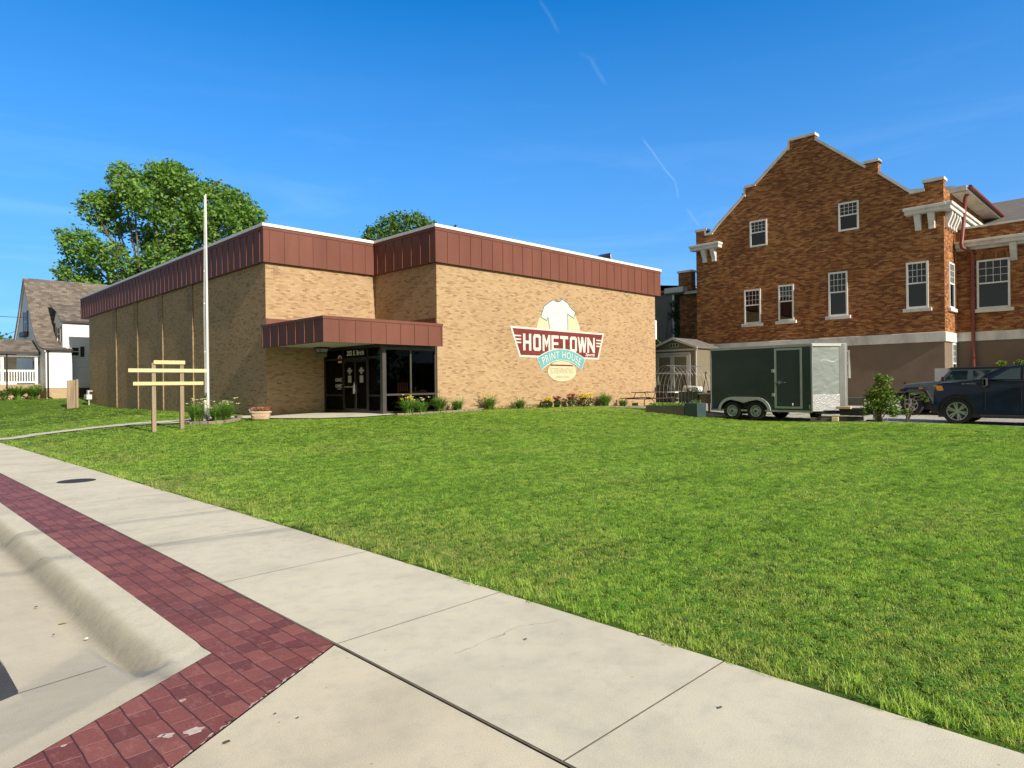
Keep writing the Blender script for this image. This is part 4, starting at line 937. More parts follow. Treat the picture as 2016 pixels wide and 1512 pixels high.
# chimneys
mb = MB(); mb.box(GX+.7, GX+1.4, -3.05, -2.62, 11.0, 12.40); ch = mb.build('chimney', 'brown_brick', bh); MB().box(GX+.65, GX+1.45, -3.10, -2.57, 12.40, 12.52).build('cap', 'shingle_grey', ch)
mb = MB(); mb.box(GX-.06, GX+.5, -10.04, -9.33, 12.42, 12.5); mb.build('chimney_cap', 'shingle_grey', bh)
mb = MB(); mb.lathe([(.10, 0), (.10, .5), (.24, .55), (.05, .68)], (GX+1.0, -1.25, 10.4), n=12); mb.build('roof_vent', 'black_frame', bh)
# right-hand wing
RX = 22.18
mb = MB(); mb.box(RX, RX+.35, -26, -12.76, 3.86, 8.86); mb.build('wing_wall', 'brown_brick', bh)
mb = MB(); mb.box(RX+.03, RX+.4, -26, -12.5, -.5, 3.42); mb.build('wing_base', 'stucco', bh)
mb = MB(); mb.box(RX-.05, RX+.42, -26, -12.81, 3.42, 3.86); mb.build('wing_belt', 'white_stone', bh, bev=.02)
mb = MB(); mb.box(RX-.06, RX+.40, -26, -12.80, 8.86, 8.95); mb.build('wing_coping', 'white_stone', bh)
mb = MB(); mb.box(RX-.42, RX, -26, -12.80, 7.92, 8.14); mb.box(RX-.50, RX, -26, -12.80, 8.10, 8.22); mb.box(RX-.2, RX, -26, -12.8, 7.80, 7.92); co = mb.build('wing_cornice', 'white_stone', bh, bev=.015)
for y in (-15.05, -17.4, -19.8):
    mb = MB(); mb.prism([(RX, 7.90), (RX-.34, 7.90), (RX-.34, 7.72), (RX-.22, 7.45), (RX-.13, 7.25), (RX-.14, 7.08), (RX, 7.08)], 'y', y-.13, y+.13); mb.build('bracket', 'white_stone', co)
sash(bh, 'y', -14.90, -13.60, 4.93, 7.26, RX, nx=4, nz=3, lower='curtain', split=.48)
sash(bh, 'y', -18.6, -17.3, 4.93, 7.26, RX, lower='curtain', split=.48)
# soldier course above that window
brick_mat('soldier_brick', [(0, (.08, .035, .018)), (.4, (.19, .08, .032)), (.75, (.31, .145, .055)), (1, (.40, .23, .10))], (.12, .08, .05), bw=.085, bh=.36, patch=.2, fadejoint=.5)
MB().box(RX-.006, RX, -15.1, -12.95, 7.30, 7.66).build('lintel', 'soldier_brick', bh)
mb = MB(); mb.add([(26.5, -26, 9.3), (26.5, -12.0, 9.3), (33, -12.0, 12.25), (33, -26, 12.25)], [(0, 1, 2, 3)]); mb.prism([(26.5, 8.8), (26.5, 9.28), (33, 12.23), (39, 8.9), (39, 8.8)], 'y', -26, -13.5); mb.build('wing_roof', 'shingle_grey', bh)
mb = MB(); mb.tube([(22.0, -13.35, 10.62), (22.03, -13.20, 10.35), (22.05, -13.12, 9.2), (21.62, -13.1, 8.1), (21.62, -13.12, 7.9), (22.0, -13.4, 7.72), (22.06, -13.45, 7.45), (22.06, -13.45, .3)], .085, 10)
for z in (6.5, 4.6, 2.6): mb.box(21.95, RX, -13.56, -13.34, z, z+.05)
mb.build('downpipe', 'red_pipe', gt, smooth='auto')
# rear wing glimpsed through the gap
mb = MB(); mb.box(23.0, 23.35, .06, 3.05, -.5, 7.35); mb.box(22.95, 23.5, 2.15, 3.1, 7.55, 8.85); mb.build('rear_wall', 'brown_brick', bh)
mb = MB(); mb.box(22.6, 23.4, .06, 2.5, 7.36, 7.52); mb.box(22.4, 23.4, 2.45, 3.85, 7.52, 7.86); mb.box(22.9, 23.55, 2.08, 3.18, 8.85, 8.98); mb.build('rear_cornice', 'white_stone', bh)

# grey stuccoed building far behind
t = thing('rear_building', 'grey stuccoed building with white gutter glimpsed behind the garden shed', 'building', (26, 6, .8))
pm('grey_stucco', (.18, .18, .165), (.15, .15, .14), scale=1, rough=.9)
mb = MB(); mb.box(26.0, 34, 5.35, 12, 0, 8.1); mb.box(26.6, 34, 3.5, 5.35, 0, 7.2); mb.build('wall', 'grey_stucco', t)
mb = MB(); mb.box(25.75, 34, 3.4, 5.3, 8.12, 8.30); mb.box(25.8, 25.92, 5.22, 5.34, 1, 8.12); mb.build('gutter', 'sash_white', t)
mb = MB(); mb.add([(25.7, 3.3, 8.3), (34, 3.3, 8.3), (34, 8, 9.2), (25.7, 8, 8.9), (25.7, 12.2, 8.3), (34, 12.2, 8.3)], [(0, 1, 2, 3), (3, 2, 5, 4)]); mb.box(25.72, 34, 5.4, 12.2, 8.1, 8.28); mb.build('roof', 'shingle_grey', t)

# ---------------------------------------------------------------- white house at the left
def siding(name, base, gap=.115):
    m, nt, b, o = newmat(name); v, s, u = wallvec(nt)
    fr_ = mth(nt, 'FRACT', mth(nt, 'DIVIDE', s.outputs[2], gap))
    ln = mth(nt, 'LESS_THAN', fr_, .10)
    c = mixc(nt, ln, base, tuple(x*.62 for x in base)); c = mixc(nt, 1.0, c, ramp(nt, noise(nt, v, 2, 4), [(.3, (.93,)*3), (.7, (1.03,)*3)]), 'MULTIPLY')
    nt.links.new(c, b.inputs['Base Color']); b.inputs['Roughness'].default_value = .55
    bump(nt, b, fr_, .6, .02); return m
siding('white_siding', (.74, .75, .76), .16)
m, nt, b, o = newmat('brown_shingle'); v, s, u = wallvec(nt)
br = nt.nodes.new('ShaderNodeTexBrick')
g = nt.nodes.new('ShaderNodeNewGeometry'); cb = nt.nodes.new('ShaderNodeCombineXYZ'); s2 = nt.nodes.new('ShaderNodeSeparateXYZ'); nt.links.new(g.outputs['Position'], s2.inputs[0])
nt.links.new(mth(nt, 'ADD', s2.outputs[0], mth(nt, 'MULTIPLY', s2.outputs[1], .0)), cb.inputs[0]); nt.links.new(s2.outputs[2], cb.inputs[1]); nt.links.new(cb.outputs[0], br.inputs['Vector'])
for k, x in (('Color1', (0, 0, 0, 1)), ('Color2', (1, 1, 1, 1)), ('Mortar', (.15, .15, .15, 1))): br.inputs[k].default_value = x
br.inputs['Scale'].default_value = 1; br.inputs['Brick Width'].default_value = .34; br.inputs['Row Height'].default_value = .16; br.inputs['Mortar Size'].default_value = .01
c = ramp(nt, br.outputs['Color'], [(0, (.085, .070, .056)), (.5, (.135, .112, .092)), (1, (.19, .16, .132))])
nt.links.new(c, b.inputs['Base Color']); b.inputs['Roughness'].default_value = .95
pm('sand_block', (.42, .31, .19), (.36, .26, .16), scale=3, rough=.9, fine=.15)
pm('dark_trim', (.028, .022, .022), (.02, .016, .016), scale=3, rough=.5)
wh = thing('white_house', 'white-sided cottage with steep brown shingle roof and small porch', 'house', (-3, 41, .9))
HX = -6.49
# gable wall facing the street (-x), low wing and projecting bay facing -y
gp = [(36.06, 1.69), (36.06, 4.50), (37.3, 4.62), (38.4, 4.95), (39.3, 5.55), (41.0, 7.4), (43.4, 10.2), (45.8, 7.4), (48.0, 5.5), (49.5, 4.7), (49.5, 1.69)]
mb = MB(); mb.prism(gp, 'x', HX, HX+.2); mb.box(HX+.2, -4.93, 36.06, 36.3, 1.69, 4.5); mb.box(-4.93, -4.85, 36.3, 37.0, 1.69, 4.6); mb.box(-5.28, 3.5, 37.0, 37.2, 1.69, 6.62); mb.box(-5.28, -5.08, 37.2, 39.3, 4.6, 6.62)
mb.prism([(37.0, 6.62), (39.0, 7.5), (39.9, 6.62)], 'x', -5.28, -5.1)
mb.build('wall', 'white_siding', wh)
mb = MB(); mb.box(HX+.04, -4.95, 36.10, 36.3, -.2, 1.69); mb.box(HX+.04, HX+.2, 36.3, 49.4, -.2, 1.69); mb.box(-4.95, 3.5, 37.05, 37.2, -.2, 1.69); mb.build('foundation', 'sand_block', wh)
RF = [(35.85, 4.52), (36.6, 4.56), (37.6, 4.80), (38.6, 5.25), (39.4, 5.85), (41.0, 7.62), (43.4, 10.36)]
RB_ = [(43.4, 10.36), (45.9, 7.6), (48.0, 5.7), (49.8, 4.8)]
mb = MB()
def roofstrip(mb, prof, x0, x1, th=.09):
    n = len(prof); vs = []
    for x in (x0, x1):
        vs += [(x, y, z) for y, z in prof] + [(x, y, z-th) for y, z in prof]
    fs = []
    for i in range(n-1): fs += [(i, i+1, 2*n+i+1, 2*n+i), (n+i+1, n+i, 3*n+i, 3*n+i+1), (i+1, i, n+i, n+i+1), (2*n+i, 2*n+i+1, 3*n+i+1, 3*n+i)]
    fs += [(0, 2*n, 3*n, n), (n-1, 2*n-1, 4*n-1, 3*n-1)]; mb.add(vs, fs)
roofstrip(mb, RF, HX-.16, -5.1); roofstrip(mb, RF[4:], -5.1, 4.2); roofstrip(mb, RB_, HX-.16, 4.2)
roofstrip(mb, [(36.85, 6.62), (38.2, 7.35), (40.9, 8.2)], -5.42, 4.2, .08)
mb.build('roof', 'brown_shingle', wh)
mb = MB(); mb.box(HX-.15, -4.8, 35.80, 35.90, 4.36, 4.50); mb.box(-5.42, 4, 36.80, 36.90, 6.46, 6.60)
mb.tube([(-6.36, 35.92, 4.4), (-6.36, 36.0, 4.1), (-6.36, 36.0, 1.1), (-6.2, 35.7, .95)], .06, 6); mb.build('gutter', 'dark_trim', wh)
mb = MB()
for (y, z), (y2, z2) in list(zip(RF[:-1], RF[1:]))+list(zip(RB_[:-1], RB_[1:])): mb.prism([(y, z-.10), (y2, z2-.10), (y2, z2-.26), (y, z-.26)], 'x', HX-.10, HX-.02)
mb.build('bargeboard', 'sash_white', wh)
def plainwin(par, axis, c0, c1, z0, z1, plane, shut=None):
    mb = MB(); f = .07
    def bx(mb, a0, a1, za, zb, d0, d1):
        if axis == 'y': mb.box(plane-d1, plane-d0, a0, a1, za, zb)
        else: mb.box(a0, a1, plane-d1, plane-d0, za, zb)
    bx(mb, c0, c0+f, z0, z1, 0, .05); bx(mb, c1-f, c1, z0, z1, 0, .05); bx(mb, c0+f, c1-f, z1-f, z1, 0, .05); bx(mb, c0+f, c1-f, z0, z0+f, 0, .05); bx(mb, c0+f, c1-f, (z0+z1)/2-.03, (z0+z1)/2+.03, 0, .04)
    w = mb.build('window', 'sash_white', par); mb = MB(); bx(mb, c0+f, c1-f, z0+f, z1-f, .004, .012); mb.build('pane', 'black_frame', w)
    for s_ in (shut or ()):
        mb = MB(); bx(mb, s_[0], s_[1], z0-.02, z1+.02, 0, .04); mb.build('shutter', 'dark_trim', w)
plainwin(wh, 'y', 42.85, 43.75, 6.15, 7.7, HX, ((42.3, 42.8), (43.8, 44.3)))
mb = MB(); mb.prism([(42.4, 5.72), (44.2, 5.72), (44.4, 6.1), (42.2, 6.1)], 'x', HX-.32, HX-.01); mb.build('window_box', 'dark_trim', wh)
plainwin(wh, 'x', -4.78, -4.22, 4.0, 4.72, 37.0, ((-4.18, -3.93),)); plainwin(wh, 'y', 37.5, 38.6, 5.15, 6.2, -5.28, ((37.2, 37.46), (38.64, 38.95)))
mb = MB(); mb.box(-4.25, -3.4, 36.2, 36.98, .5, 1.66); mb.build('cellar_hatch', 'dark_trim', wh)
# porch
mb = MB(); roofstrip(mb, [(37.75, 4.32), (39.2, 4.85), (40.4, 5.3)], -11.2, HX+.02, .1); po = mb.build('porch_roof', 'brown_shingle', wh)
mb = MB(); mb.box(-11.2, HX-.02, 37.70, 37.78, 4.12, 4.30); mb.build('fascia', 'dark_trim', po)
mb = MB(); mb.box(-11.1, HX-.01, 37.9, 41, 3.98, 4.06); mb.build('ceiling', 'white_siding', po)
mb = MB(); mb.box(-11.1, HX-.02, 38.0, 41, .4, 1.98); mb.build('porch_floor', 'sand_block', wh)
for x in (-6.72, -8.7, -10.9): MB().box(x-.09, x+.09, 38.02, 38.2, 1.98, 3.98).build('porch_post', 'sash_white', wh)
mb = MB(); mb.box(-8.6, -6.82, 38.07, 38.15, 2.88, 3.02); mb.box(-8.6, -6.82, 38.07, 38.15, 2.08, 2.18); mb.box(-10.8, -8.8, 38.07, 38.15, 2.88, 3.02); mb.box(-10.8, -8.8, 38.07, 38.15, 2.08, 2.18)
for i in range(11): mb.box(-8.5+i*.155, -8.44+i*.155, 38.09, 38.13, 2.18, 2.88)
for i in range(12): mb.box(-10.7+i*.155, -10.64+i*.155, 38.09, 38.13, 2.18, 2.88)
mb.build('railing', 'sash_white', wh)
mb = MB(); mb.tube([(-8.45, 37.9, 4.2), (-8.45, 37.9, 1.0)], .05, 6); mb.build('porch_downpipe', 'dark_trim', wh)
mb = MB(); mb.box(-11.1, -7.45, 41.0, 41.1, 1.98, 4.9); mb.build('porch_wall', 'white_siding', wh)
plainwin(wh, 'y', 39.4, 40.3, 2.3, 3.7, HX, ((39.1, 39.36), (40.34, 40.6)))
mb = MB(); mb.lathe([(.02, .38), (.14, .26), (.11, .25), (.11, .05), (.05, 0)], (HX-.18, 38.7, 3.35), n=8); mb.build('wall_lantern', 'dark_trim', wh)

# ---------------------------------------------------------------- garden shed
pm('shed_siding', (.165, .145, .10), (.145, .125, .085), scale=2, rough=.8, stretch=(1, 4, .2))
pm('shed_trim', (.42, .42, .40), (.36, .36, .34), scale=2, rough=.7)
sd = thing('garden_shed', 'olive brown garden shed with white-trimmed double doors between the two brick buildings', 'shed', (17, -.15, .7))
mb = MB(); mb.prism([(-1.55, .5), (-1.55, 3.50), (-.15, 4.0), (1.28, 3.50), (1.28, .5)], 'x', 17.05, 19.3); mb.build('wall', 'shed_siding', sd)
mb = MB(); mb.prism([(-1.68, 3.47), (-.15, 4.03), (1.4, 3.47), (1.4, 3.56), (-.15, 4.13), (-1.68, 3.56)], 'x', 16.85, 19.5); mb.build('roof', 'shingle_grey', sd)
mb = MB(); mb.prism([(-1.70, 3.44), (-.15, 4.0), (1.42, 3.44), (1.42, 3.57), (-.15, 4.14), (-1.70, 3.57)], 'x', 16.80, 16.85); mb.box(16.98, 17.05, -1.6, 1.35, 3.36, 3.47)
for y in (-1.55, 1.2): mb.box(16.99, 17.05, y, y+.08, .5, 3.36)
mb.build('trim', 'shed_trim', sd)
mb = MB(); mb.box(17.0, 17.05, -.42, .14, 3.58, 3.80); v_ = mb.build('vent', 'shed_trim', sd)
mb = MB(); 
for y in (-.38, -.20, -.02): mb.box(16.99, 17.0, y, y+.11, 3.61, 3.77)
mb.build('slats', 'dark_trim', v_)
mb = MB()
for a, b_ in ((-1.18, -1.08), (1.0, 1.10)): mb.box(16.97, 17.05, a, b_, .95, 3.27)
mb.box(16.97, 17.05, -1.08, 1.0, 3.17, 3.27); mb.build('door_surround', 'shed_trim', sd)
for a, b_ in ((-1.06, -.05), (-.03, .98)):
    mb = MB(); mb.box(16.99, 17.05, a, b_, .97, 3.15); dr = mb.build('door', 'shed_siding', sd)
    mb = MB(); 
    for c, d in ((a, a+.12), (b_-.12, b_)): mb.box(16.96, 16.99, c, d, .97, 3.15)
    for c, d in ((.97, 1.12), (2.08, 2.2), (3.03, 3.15)): mb.box(16.962, 16.99, a+.12, b_-.12, c, d)
    mb.build('rail', 'shed_trim', dr)
# ---------------------------------------------------------------- vehicles
def carpaint(name, c, metal=.35, rough=.32):
    m, nt, b, o = newmat(name); v = pos_vec(nt)
    col = mixc(nt, 1.0, c, ramp(nt, noise(nt, v, 2.5, 5, .6), [(.3, (.86,)*3), (.7, (1.08,)*3)]), 'MULTIPLY')
    nt.links.new(col, b.inputs['Base Color']); b.inputs['Metallic'].default_value = metal; b.inputs['Roughness'].default_value = rough
    b.inputs['Coat Weight'].default_value = .35; b.inputs['Specular IOR Level'].default_value = .3; b.inputs['Coat Roughness'].default_value = .03; return m
carpaint('navy_paint', (.004, .012, .038), .0, .25); carpaint('grey_paint', (.19, .23, .28), .2)
pm('tyre_rubber', (.018, .018, .018), (.012, .012, .012), scale=20, rough=.85)
pm('wheel_alloy', (.52, .53, .54), (.42, .43, .44), scale=6, rough=.28, metal=.85)
pm('wheel_white', (.46, .48, .49), (.38, .40, .41), scale=8, rough=.45)
pm('black_plastic', (.020, .020, .021), (.014, .014, .015), scale=6, rough=.55)
pm('chrome', (.7, .71, .72), (.6, .61, .62), scale=5, rough=.12, metal=1)
pm('amber_lamp', (.75, .32, .06), rough=.15, coat=.6); pm('clear_lamp', (.62, .62, .58), rough=.1, coat=.8); pm('red_lamp', (.45, .03, .02), rough=.2)
glass('car_glass', (.10, .12, .13), base=.07)
pm('seat_cloth', (.05, .05, .05), (.035, .035, .035), scale=4, rough=.8)
def wheel(par, x, y, z, r, w, rim, mat_rim, spokes=6, style='alloy', side=-1):
    """axle along x; the outer face looks to -x when side=-1"""
    mb = MB(); e = w/2
    prof = [(rim, -e+.02), (rim+.01, -e), (r-.03, -e), (r-.008, -e+.025), (r, -e+.05), (r, e-.05), (r-.008, e-.025), (r-.03, e), (rim+.01, e), (rim, e-.02)]
    mb.lathe(prof, (x, y, z), 'x', 32, closed=False)
    wh_ = mb.build('wheel', 'tyre_rubber', par, smooth='auto')
    mb = MB(); s = side; fx = x+s*(e-.025)
    mb.lathe([(rim+.004, s*(e-.005)), (rim-.018, s*(e-.008)), (rim-.03, s*(e-.09)), (rim-.035, -s*(e-.03))], (x, y, z), 'x', 32, closed=False)
    if style == 'trailer':
        mb.lathe([(rim-.028, s*(e-.05)), (rim*.78, s*(e-.075)), (rim*.60, s*(e-.045)), (rim*.36, s*(e-.04)), (rim*.34, s*(e-.02)), (.03, s*(e-.01))], (x, y, z), 'x', 28, closed=False)
    else:
        mb.lathe([(.075, s*(e-.05)), (.07, s*(e-.02)), (.02, s*(e-.015))], (x, y, z), 'x', 16)
        for i in range(spokes):
            a = 2*PI*i/spokes + .3; da = .16 if style == 'alloy' else .11
            def P_(rr, an, d): return (x+s*(e-d), y+rr*math.cos(an), z+rr*math.sin(an))
            def sp(a0, d_):
                mb.add([P_(.05, a0-.45, .045), P_(.05, a0+.45, .045), P_(rim-.012, a0+d_, .03), P_(rim-.012, a0-d_, .03), P_(.05, a0-.35, .10), P_(.05, a0+.35, .10), P_(rim-.012, a0+d_, .09), P_(rim-.012, a0-d_, .09)],
                       [(0,1,2,3),(7,6,5,4),(0,4,5,1),(1,5,6,2),(2,6,7,3),(3,7,4,0)])
            if style == 'split':
                sp(a-.15, .085); sp(a+.15, .085)
            else: sp(a, da)
    mb.build('rim', mat_rim, wh_, smooth='auto')
    mb = MB()
    if style == 'trailer':
        for i in range(8):
            a = 2*PI*i/8; mb.lathe([(.02, 0), (.02, s*.004)], (x+s*(e-.044), y+rim*.68*math.cos(a), z+rim*.68*math.sin(a)), 'x', 8)
        mb.lathe([(.045, 0), (.045, s*.045), (.02, s*.05)], (x+s*(e-.03), y, z), 'x', 12)
    else:
        mb.lathe([(rim-.04, 0), (rim-.04, s*.01)], (x+s*(e-.16), y, z), 'x', 24)
    mb.build('brake_disc' if style != 'trailer' else 'wheel_hole', 'black_plastic', wh_)
    return wh_
def arc(cy, cz, r, a0, a1, n=12): return [(cy+r*math.cos(R(a0+(a1-a0)*i/n)), cz+r*math.sin(R(a0+(a1-a0)*i/n))) for i in range(n+1)]
def shell(mb, prof, xs, ins):
    """side outline swept across the width; ins(i) gives the inward shift of each outline point per station"""
    n = len(prof)
    for k, x in enumerate(xs):
        mb.v += [(x, y, z) for y, z in prof]; 
    for k in range(len(xs)-1):
        for i in range(n): mb.f.append((k*n+i, k*n+(i+1) % n, (k+1)*n+(i+1) % n, (k+1)*n+i)); mb.mi.append(0)
    mb.f.append(tuple(range(n))[::-1]); mb.mi.append(0); mb.f.append(tuple((len(xs)-1)*n+i for i in range(n))); mb.mi.append(0)
    return mb

# --- dark blue pickup, nose towards +y, its left flank at x=8.6
TX = 8.6; TW = 2.0; gzt = .15
tk = thing('pickup_truck', 'dark navy blue pickup truck parked nose to the left on the gravel', 'pickup truck', (TX+1, -17.5, gzt))
WY, WZ, WR = -15.48, .575, .415
body = [(-14.90, .62), (-14.84, .80), (-14.84, 1.30), (-14.90, 1.42), (-15.10, 1.475), (-15.6, 1.515), (-16.03, 1.575), (-16.4, 1.53), (-17.4, 1.49), (-18.05, 1.49), (-18.06, 1.53), (-20.25, 1.53), (-20.30, 1.40), (-20.30, .72), (-20.2, .60)]
a2 = arc(-19.05, .58, .49, -6, 186, 12); body += [(-19.05-.49, .52)][:0] + [(y, z) for y, z in arc(-19.05, .58, .50, 186, -6, 12)]
body += [(-18.5, .50), (-16.02, .50)] + arc(WY, .585, .52, 186+2, -6, 14)
mb = MB(); shell(mb, body, [TX+.04, TX+.0, TX+TW, TX+TW-.04], None)
# soften: pull the outermost stations slightly in at the top
mb.v = [(x, y, z) for x, y, z in mb.v]
n = len(body)
for k, (x_, ins_) in enumerate(((TX+.03, 1), (TX, 0), (TX+TW, 0), (TX+TW-.03, 1))):
    for i in range(n):
        y, z = body[i]; cy, cz = -17.5, 1.0
        if ins_: mb.v[k*n+i] = (x_-(.03 if k == 0 else -.03)+0, y+(cy-y)*.004, z+(cz-z)*.02)
        mb.v[k*n+i] = (mb.v[k*n+i][0] + (.09*max(0, (z-1.0)/.55)**2)*(1 if k < 2 else -1), mb.v[k*n+i][1], mb.v[k*n+i][2])
tb = mb.build('body', 'navy_paint', tk, smooth='auto', bev=.018)
# cab: tapered greenhouse
cab0 = [(-16.03, 1.56), (-16.72, 1.955), (-17.0, 1.995), (-17.7, 2.0), (-18.0, 1.93), (-18.10, 1.50)]
def green(par, pts, x0, x1, tum, name='cab', mat='navy_paint'):
    mb = MB(); n = len(pts); zb_ = pts[0][1]
    L_ = [(x0+.08+tum*(z-zb_), y, z) for y, z in pts]; R_ = [(x1-.08-tum*(z-zb_), y, z) for y, z in pts]
    mb.add(L_+R_, [tuple(range(n)), tuple(range(2*n-1, n-1, -1))]+[(i, i+n, (i+1) % n+n, (i+1) % n) for i in range(n)]); return mb.build(name, mat, par, bev=.03)
cb_ = green(tk, cab0, TX, TX+TW, .30)
def sidewin(par, pts, x0, tum, zb_, name='window', out=.014):
    mb = MB(); mb.add([(x0+.08+tum*(z-zb_)-out, y, z) for y, z in pts], [tuple(range(len(pts)))]); w = mb.build(name, 'car_glass_dark', par)
    mb = MB(); n = len(pts); cy = sum(p[0] for p in pts)/n; cz = sum(p[1] for p in pts)/n; q = [(cy+(y-cy)*1.05, cz+(z-cz)*1.10) for y, z in pts]
    mb.add([(x0+.08+tum*(z-zb_)-out+.005, y, z) for y, z in q], [tuple(range(n))]); mb.build('window_seal', 'black_plastic', w); return w
m, nt, b, o = newmat('car_glass_dark'); b.inputs['Base Color'].default_value = (.020, .045, .060, 1); b.inputs['Roughness'].default_value = .03; b.inputs['Coat Weight'].default_value = 1; b.inputs['Specular IOR Level'].default_value = .9
sidewin(cb_, [(-16.36, 1.58), (-16.80, 1.88), (-17.08, 1.91), (-17.08, 1.57)], TX, .30, 1.56); sidewin(cb_, [(-17.16, 1.57), (-17.16, 1.915), (-17.72, 1.91), (-17.95, 1.58)], TX, .30, 1.56)
mb = MB(); mb.add([(TX+.16, -16.06, 1.60), (TX+TW-.16, -16.06, 1.60), (TX+TW-.26, -16.68, 1.955), (TX+.26, -16.68, 1.955)], [(0, 1, 2, 3)]); mb.v = [(x, y+.022, z+.022) for x, y, z in mb.v]; mb.build('windscreen', 'car_glass_dark', cb_)
# door seams, handles, mirror, lamp, sill, arch lip, badge
mb = MB()
for y, za, zc in ((-16.22, .62, 1.50), (-17.12, .60, 1.50), (-18.02, .60, 1.49)): mb.box(TX-.004, TX+.05, y-.006, y+.006, za, 1.15); mb.beam((TX-.003, y, 1.15), (TX+.052, y, zc), .012, .014)
mb.build('door_seam', 'black_plastic', tk)
for y0_ in (-16.85, -17.80):
    mb = MB(); mb.box(TX-.012, TX+.04, y0_-.20, y0_, 1.285, 1.32); mb.box(TX+.0, TX+.05, y0_-.16, y0_-.04, 1.24, 1.285); mb.build('door_handle', 'navy_paint', tk, bev=.008)
mb = MB(); mb.obox((TX-.10, -16.24, 1.48), (.22, .12, .26)); mi = mb.build('mirror', 'black_plastic', tk, bev=.03); MB().box(TX-.21, TX-.205, -16.28, -16.20, 1.36, 1.60).build('mirror_trim', 'chrome', mi)
mb = MB(); mb.add([(TX-.004, -14.90, 1.30), (TX-.004, -14.90, 1.40), (TX-.0, -15.08, 1.38), (TX-.0, -15.12, 1.24), (TX-.004, -14.96, 1.22)], [tuple(range(5))]); mb.add([(TX+.3, -14.828, 1.40), (TX-.004, -14.86, 1.40), (TX-.004, -14.86, 1.22), (TX+.3, -14.828, 1.22)], [(0,1,2,3)]); mb.build('headlight', 'amber_lamp', tk)
mb = MB(); mb.box(TX+.35, TX+TW-.35, -14.835, -14.80, .82, 1.36); mb.build('grille', 'black_plastic', tk)
mb = MB(); mb.box(TX+.02, TX+TW-.02, -14.90, -14.74, .52, .80); mb.box(TX-.006, TX+.1, -14.98, -14.80, .56, .78); mb.build('bumper', 'black_plastic', tk, bev=.03)
mb = MB(); ao = arc(WY, .585, .53, 190, -10, 16); ai = arc(WY, .585, .515, 190, -10, 16)
for i in range(16): mb.add([(TX-.012, *ao[i]), (TX-.012, *ao[i+1]), (TX-.012, *ai[i+1]), (TX-.012, *ai[i]), (TX+.03, *ao[i]), (TX+.03, *ao[i+1])], [(0, 1, 2, 3), (4, 5, 1, 0)])
mb.build('wheel_arch', 'navy_paint', tk)
mb = MB(); mb.box(TX+.06, TX+TW-.06, -18.5, -14.95, .38, .62); mb.box(TX+.05, TX+.7, -16.0, -14.95, .55, 1.12); mb.box(TX+TW-.7, TX+TW-.05, -16.0, -14.95, .55, 1.12); mb.build('underbody', 'black_plastic', tk)
mb = MB(); mb.tube([(TX-.03, -16.1, .44), (TX-.03, -18.4, .44)], .05, 8); mb.build('side_step', 'black_plastic', tk)
mb = MB(); add_text(mb, 'SILVERADO', lambda u, v_: (TX+.052-.0*u, -15.60-u, 1.425+v_), w=.38, h=.045, size=1, bold=.03); mb.build('badge', 'chrome', tk)
for y in (WY, -19.05):
    for x_, s_ in ((TX+.14, -1), (TX+TW-.14, 1)): wheel(tk, x_, y, WZ, WR, .27, .285, 'wheel_alloy', 6, 'split', s_)

# --- grey off-road wagon behind it
JX = 12.4; JW = 1.75
jp = thing('off_road_car', 'grey boxy off-road car with black flared wings behind the blue pickup', 'car', (JX+.9, -15, .22))
jb_ = [(-12.92, .85), (-12.92, 1.40), (-13.0, 1.425), (-14.02, 1.53), (-14.10, 1.50), (-16.9, 1.50), (-16.95, .78), (-16.9, .62)]
jb_ += arc(-16.05, .60, .44, 180, 0, 8) + [(-15.5, .58), (-14.0, .58)] + [(-13.78, .80), (-13.62, 1.10), (-12.98, 1.10)]
mb = MB(); mb.prism(jb_, 'x', JX+.16, JX+JW-.16); mb.build('body', 'grey_paint', jp, bev=.03)
mb = MB(); mb.prism([(-14.10, 1.50), (-14.46, 1.95), (-16.75, 1.97), (-16.9, 1.50)], 'x', JX+.20, JX+JW-.20); cb_ = mb.build('cab', 'grey_paint', jp, bev=.02)
mb = MB(); mb.prism([(-14.36, 1.955), (-14.52, 2.03), (-16.70, 2.04), (-16.84, 1.965)], 'x', JX+.16, JX+JW-.16); mb.build('roof', 'black_plastic', jp, bev=.03)
for pts in ([(-14.30, 1.56), (-14.52, 1.89), (-15.02, 1.90), (-14.99, 1.57)], [(-15.18, 1.57), (-15.18, 1.90), (-15.86, 1.90), (-15.86, 1.57)], [(-16.0, 1.6), (-16.0, 1.9), (-16.6, 1.9), (-16.7, 1.6)]):
    mb = MB(); mb.prism(pts, 'x', JX+.185, JX+.198); w = mb.build('window', 'car_glass_dark', cb_)
mb = MB(); mb.add([(JX+.28, -14.125, 1.55), (JX+JW-.28, -14.125, 1.55), (JX+JW-.30, -14.43, 1.92), (JX+.30, -14.43, 1.92)], [(0, 1, 2, 3)]); mb.build('windscreen', 'car_glass_dark', cb_)
mb = MB()
for y in (-14.12, -15.10, -15.98): mb.box(JX+.152, JX+.162, y-.008, y+.008, .72, 1.5)
mb.build('door_seam', 'black_plastic', jp)
fl = [(-12.82, 1.14), (-12.90, 1.24), (-13.1, 1.30), (-13.55, 1.31), (-13.75, 1.20), (-13.95, .78), (-13.88, .72), (-13.68, 1.12), (-13.5, 1.23), (-13.1, 1.23), (-12.95, 1.14)]
for x_ in (JX-.04, JX+JW-.20): mb = MB(); mb.prism(fl, 'x', x_, x_+.24); mb.build('wing_flare', 'black_plastic', jp, bev=.02)
